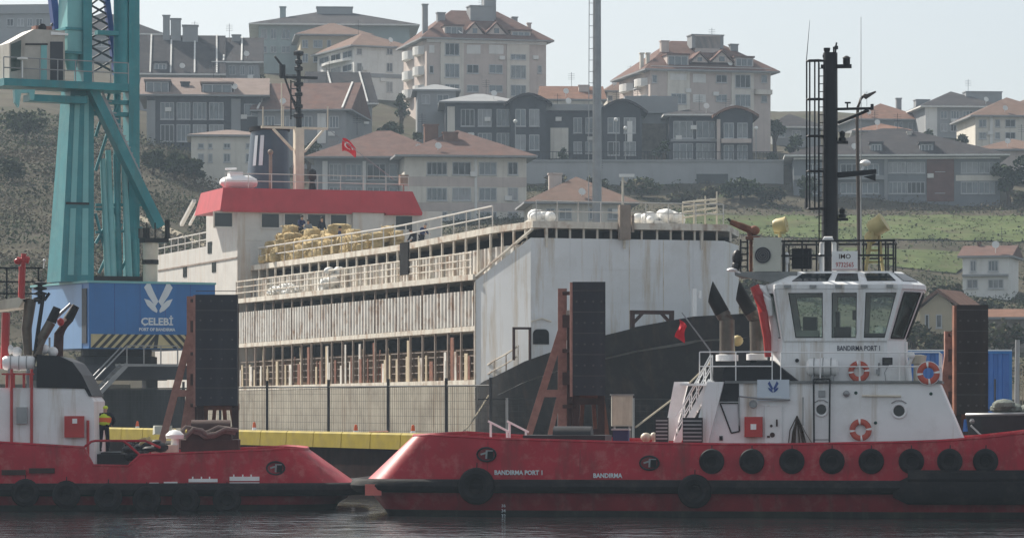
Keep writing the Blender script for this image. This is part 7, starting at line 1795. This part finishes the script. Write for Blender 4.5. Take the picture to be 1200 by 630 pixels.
# pallets, crates and heaps behind the left tower
rnd=random.Random(21)
def pile(label,px,Y,m,n,s,name,cat):
    b=MB()
    for i in range(n): b.obox((rnd.uniform(-1,1)*s,rnd.uniform(-1,1)*s*.6,.18+rnd.random()*s*.7*(1-abs(i/n-.5))),(rnd.uniform(.3,.9),rnd.uniform(.3,.8),rnd.uniform(.15,.4)),Matrix.Rotation(rnd.uniform(-.5,.5),3,'Z'),rnd.randrange(len(m)),.2)
    b.box(-s*1.1,s*1.1,-s*.7,s*.7,0,.12)
    return b.build(name,[M[x] for x in m],None,label,cat=cat,loc=(P(px,0,Y).x,Y,QZ+.003),smooth=False)
pile('mixed heap of planks and beige scrap between the left fender tower legs',215,168,('ship_edge','rust','beige_box'),16,1.2,'scrap_heap','scrap heap')
pile('small heap of rusty scrap right of the left fender tower',245,166,('ship_edge','beige_box','galv'),8,.7,'scrap_heap','scrap heap')
pile('low heap of greenish gear behind the yellow kerb in the middle',437,155,('green_kit','rope','rust'),10,.8,'scrap_heap','scrap heap')
# blue container at the right
b=MB(); a=P(1062,411,152); c=P(1186,411,152); L=c.x-a.x; Hc=a.z-QZ
r=empty('shipping_container',(a.x,152,QZ+.003),0,'blue corrugated container behind the right fender tower','container')
w_=MB(); xs_=[]; x_=.12
while x_<L-.2: xs_+= [(x_,0),(x_+.14,0),(x_+.2,.07),(x_+.34,.07)]; x_+=.4
xs_.append((L-.12,0))
for x_,d in xs_: w_.v+=[(x_,.04+d,.12),(x_,.04+d,Hc-.12)]
for i in range(len(xs_)-1): w_.f.append([2*i,2*i+2,2*i+3,2*i+1]); w_.m.append(0)
w_.build('side_panel',M['blue_box'],r,smooth=False,rec=False)
b=MB().box(.1,L-.1,.2,2.4,.1,Hc-.05)
b.build('body',M['blue_box'],r,smooth=False)
b=MB()
for (x0_,x1_,z0_,z1_2) in ((0,L,0,.12),(0,L,Hc-.12,Hc)): b.box(x0_,x1_,0,.15,z0_,z1_2)
for x_ in (0,L-.12): b.box(x_,x_+.12,-.003,.16,.12,Hc-.12)
b.build('frame',M['crane_blue'],r,smooth=False)
MB().box(0,L,-.01,.14,Hc+.003,Hc+.06).build('top_edge',M['logo'],r,smooth=False)
# pole and netting at the right edge
r=empty('net_pole',(P(1191,0,146).x,146,QZ+.003),0,'pale weathered pole at the right edge with a pale net beside it','pole')
MB().tube((0,0,0),(.05,0,CZ+(HZ-398)/F*146-QZ),.12,.1).build('pole',M['galv'],r)
b=MB()
for i in range(14): 
    z=.3+i*.25; b.path([(.15+j*.12,.05*math.sin(j+i),z+.08*math.sin(j*1.3+i)) for j in range(9)],.018,4)
for j in range(9): b.path([(.15+j*.12,.05*math.sin(j+i),.3+.25*i) for i in range(14)],.018,4)
b.build('net',M['rope'],r)
r=empty('quay_railing',(P(1166,0,140).x,140,QZ+.003),0,'thin dark railing on the quay right of the brown fender pad','railing')
b=MB()
for x_ in (0,-.5): b.tube((x_,0,0),(x_,0,CZ+(HZ-444)/F*140-QZ if x_==0 else 1.8),.035,n=6)
b.tube((0,0,1.7),(-.5,0,1.7),.03,n=6); b.build('rail',M['wire'],r)
# dark workboat beyond the tug bow
o=P(1136,470,131); Wb=Fr(o.x,o.y,-4,0); r=fempty('workboat',Wb,'black workboat with a raised bow lying beyond the right tug bow','boat')
g=lambda px,py,v=0: Wb.h(px,py,v)
b=MB(); pr=[(g(1143,520).x,-.3,.0),(g(1136,487).x,0,g(1136,487).z)]
zt9=g(1150,487).z
st9=[(.0,.25),(.5,.9),(1.5,1.5),(3,1.9),(7,2.0),(12,1.9)]
rings=[]
for x_,hw in st9: rings.append([(x_*.9+.6,2-hw*.5,-.8),(x_+.35,2-hw*.85,1.0),(x_,2-hw,zt9+.02*x_),(x_+.1,2-hw+.14,zt9+.02*x_),(x_+.1,2+hw-.14,zt9+.02*x_),(x_,2+hw,zt9+.02*x_),(x_+.35,2+hw*.85,1.0),(x_*.9+.6,2+hw*.5,-.8)])
b.loft(rings); b.build('hull',M['black'],r,smooth=False)
MB().path([(x_,2-hw,zt9+.02*x_+.04) for x_,hw in st9],.07,6).build('gunwale',M['galv'],r)
b=MB(); 
for i in range(16): b.sph((2.0+random.uniform(-.9,1.6),1.2+random.uniform(-.4,.4),zt9+.1+random.uniform(0,.35)),(random.uniform(.3,.5),.35,.22),8,5)
no=b.build('net_heap',mat('grey_net',(.20,.22,.20),.95,var=.4,scale=5,bump=.8),None,'heap of greyish netting on the black workboat at the right edge',cat='fishing net'); no.location=Wb.w(0,0,0); no.rotation_euler.z=Wb.a
b=MB(); b.path([(.5,1.8,zt9),(.2,1.6,zt9-.4),(.6,1.2,zt9-.8)],.07,6); b.sph((.3,1.6,zt9-.2),(.2,.2,.15)); b.build('anchor_chain',M['galv'],r)
b=MB(); b.box(2.2,3.4,.0,.04,1.6,2.3); b.build('hull_patch',M['w_dark'],r,smooth=False)
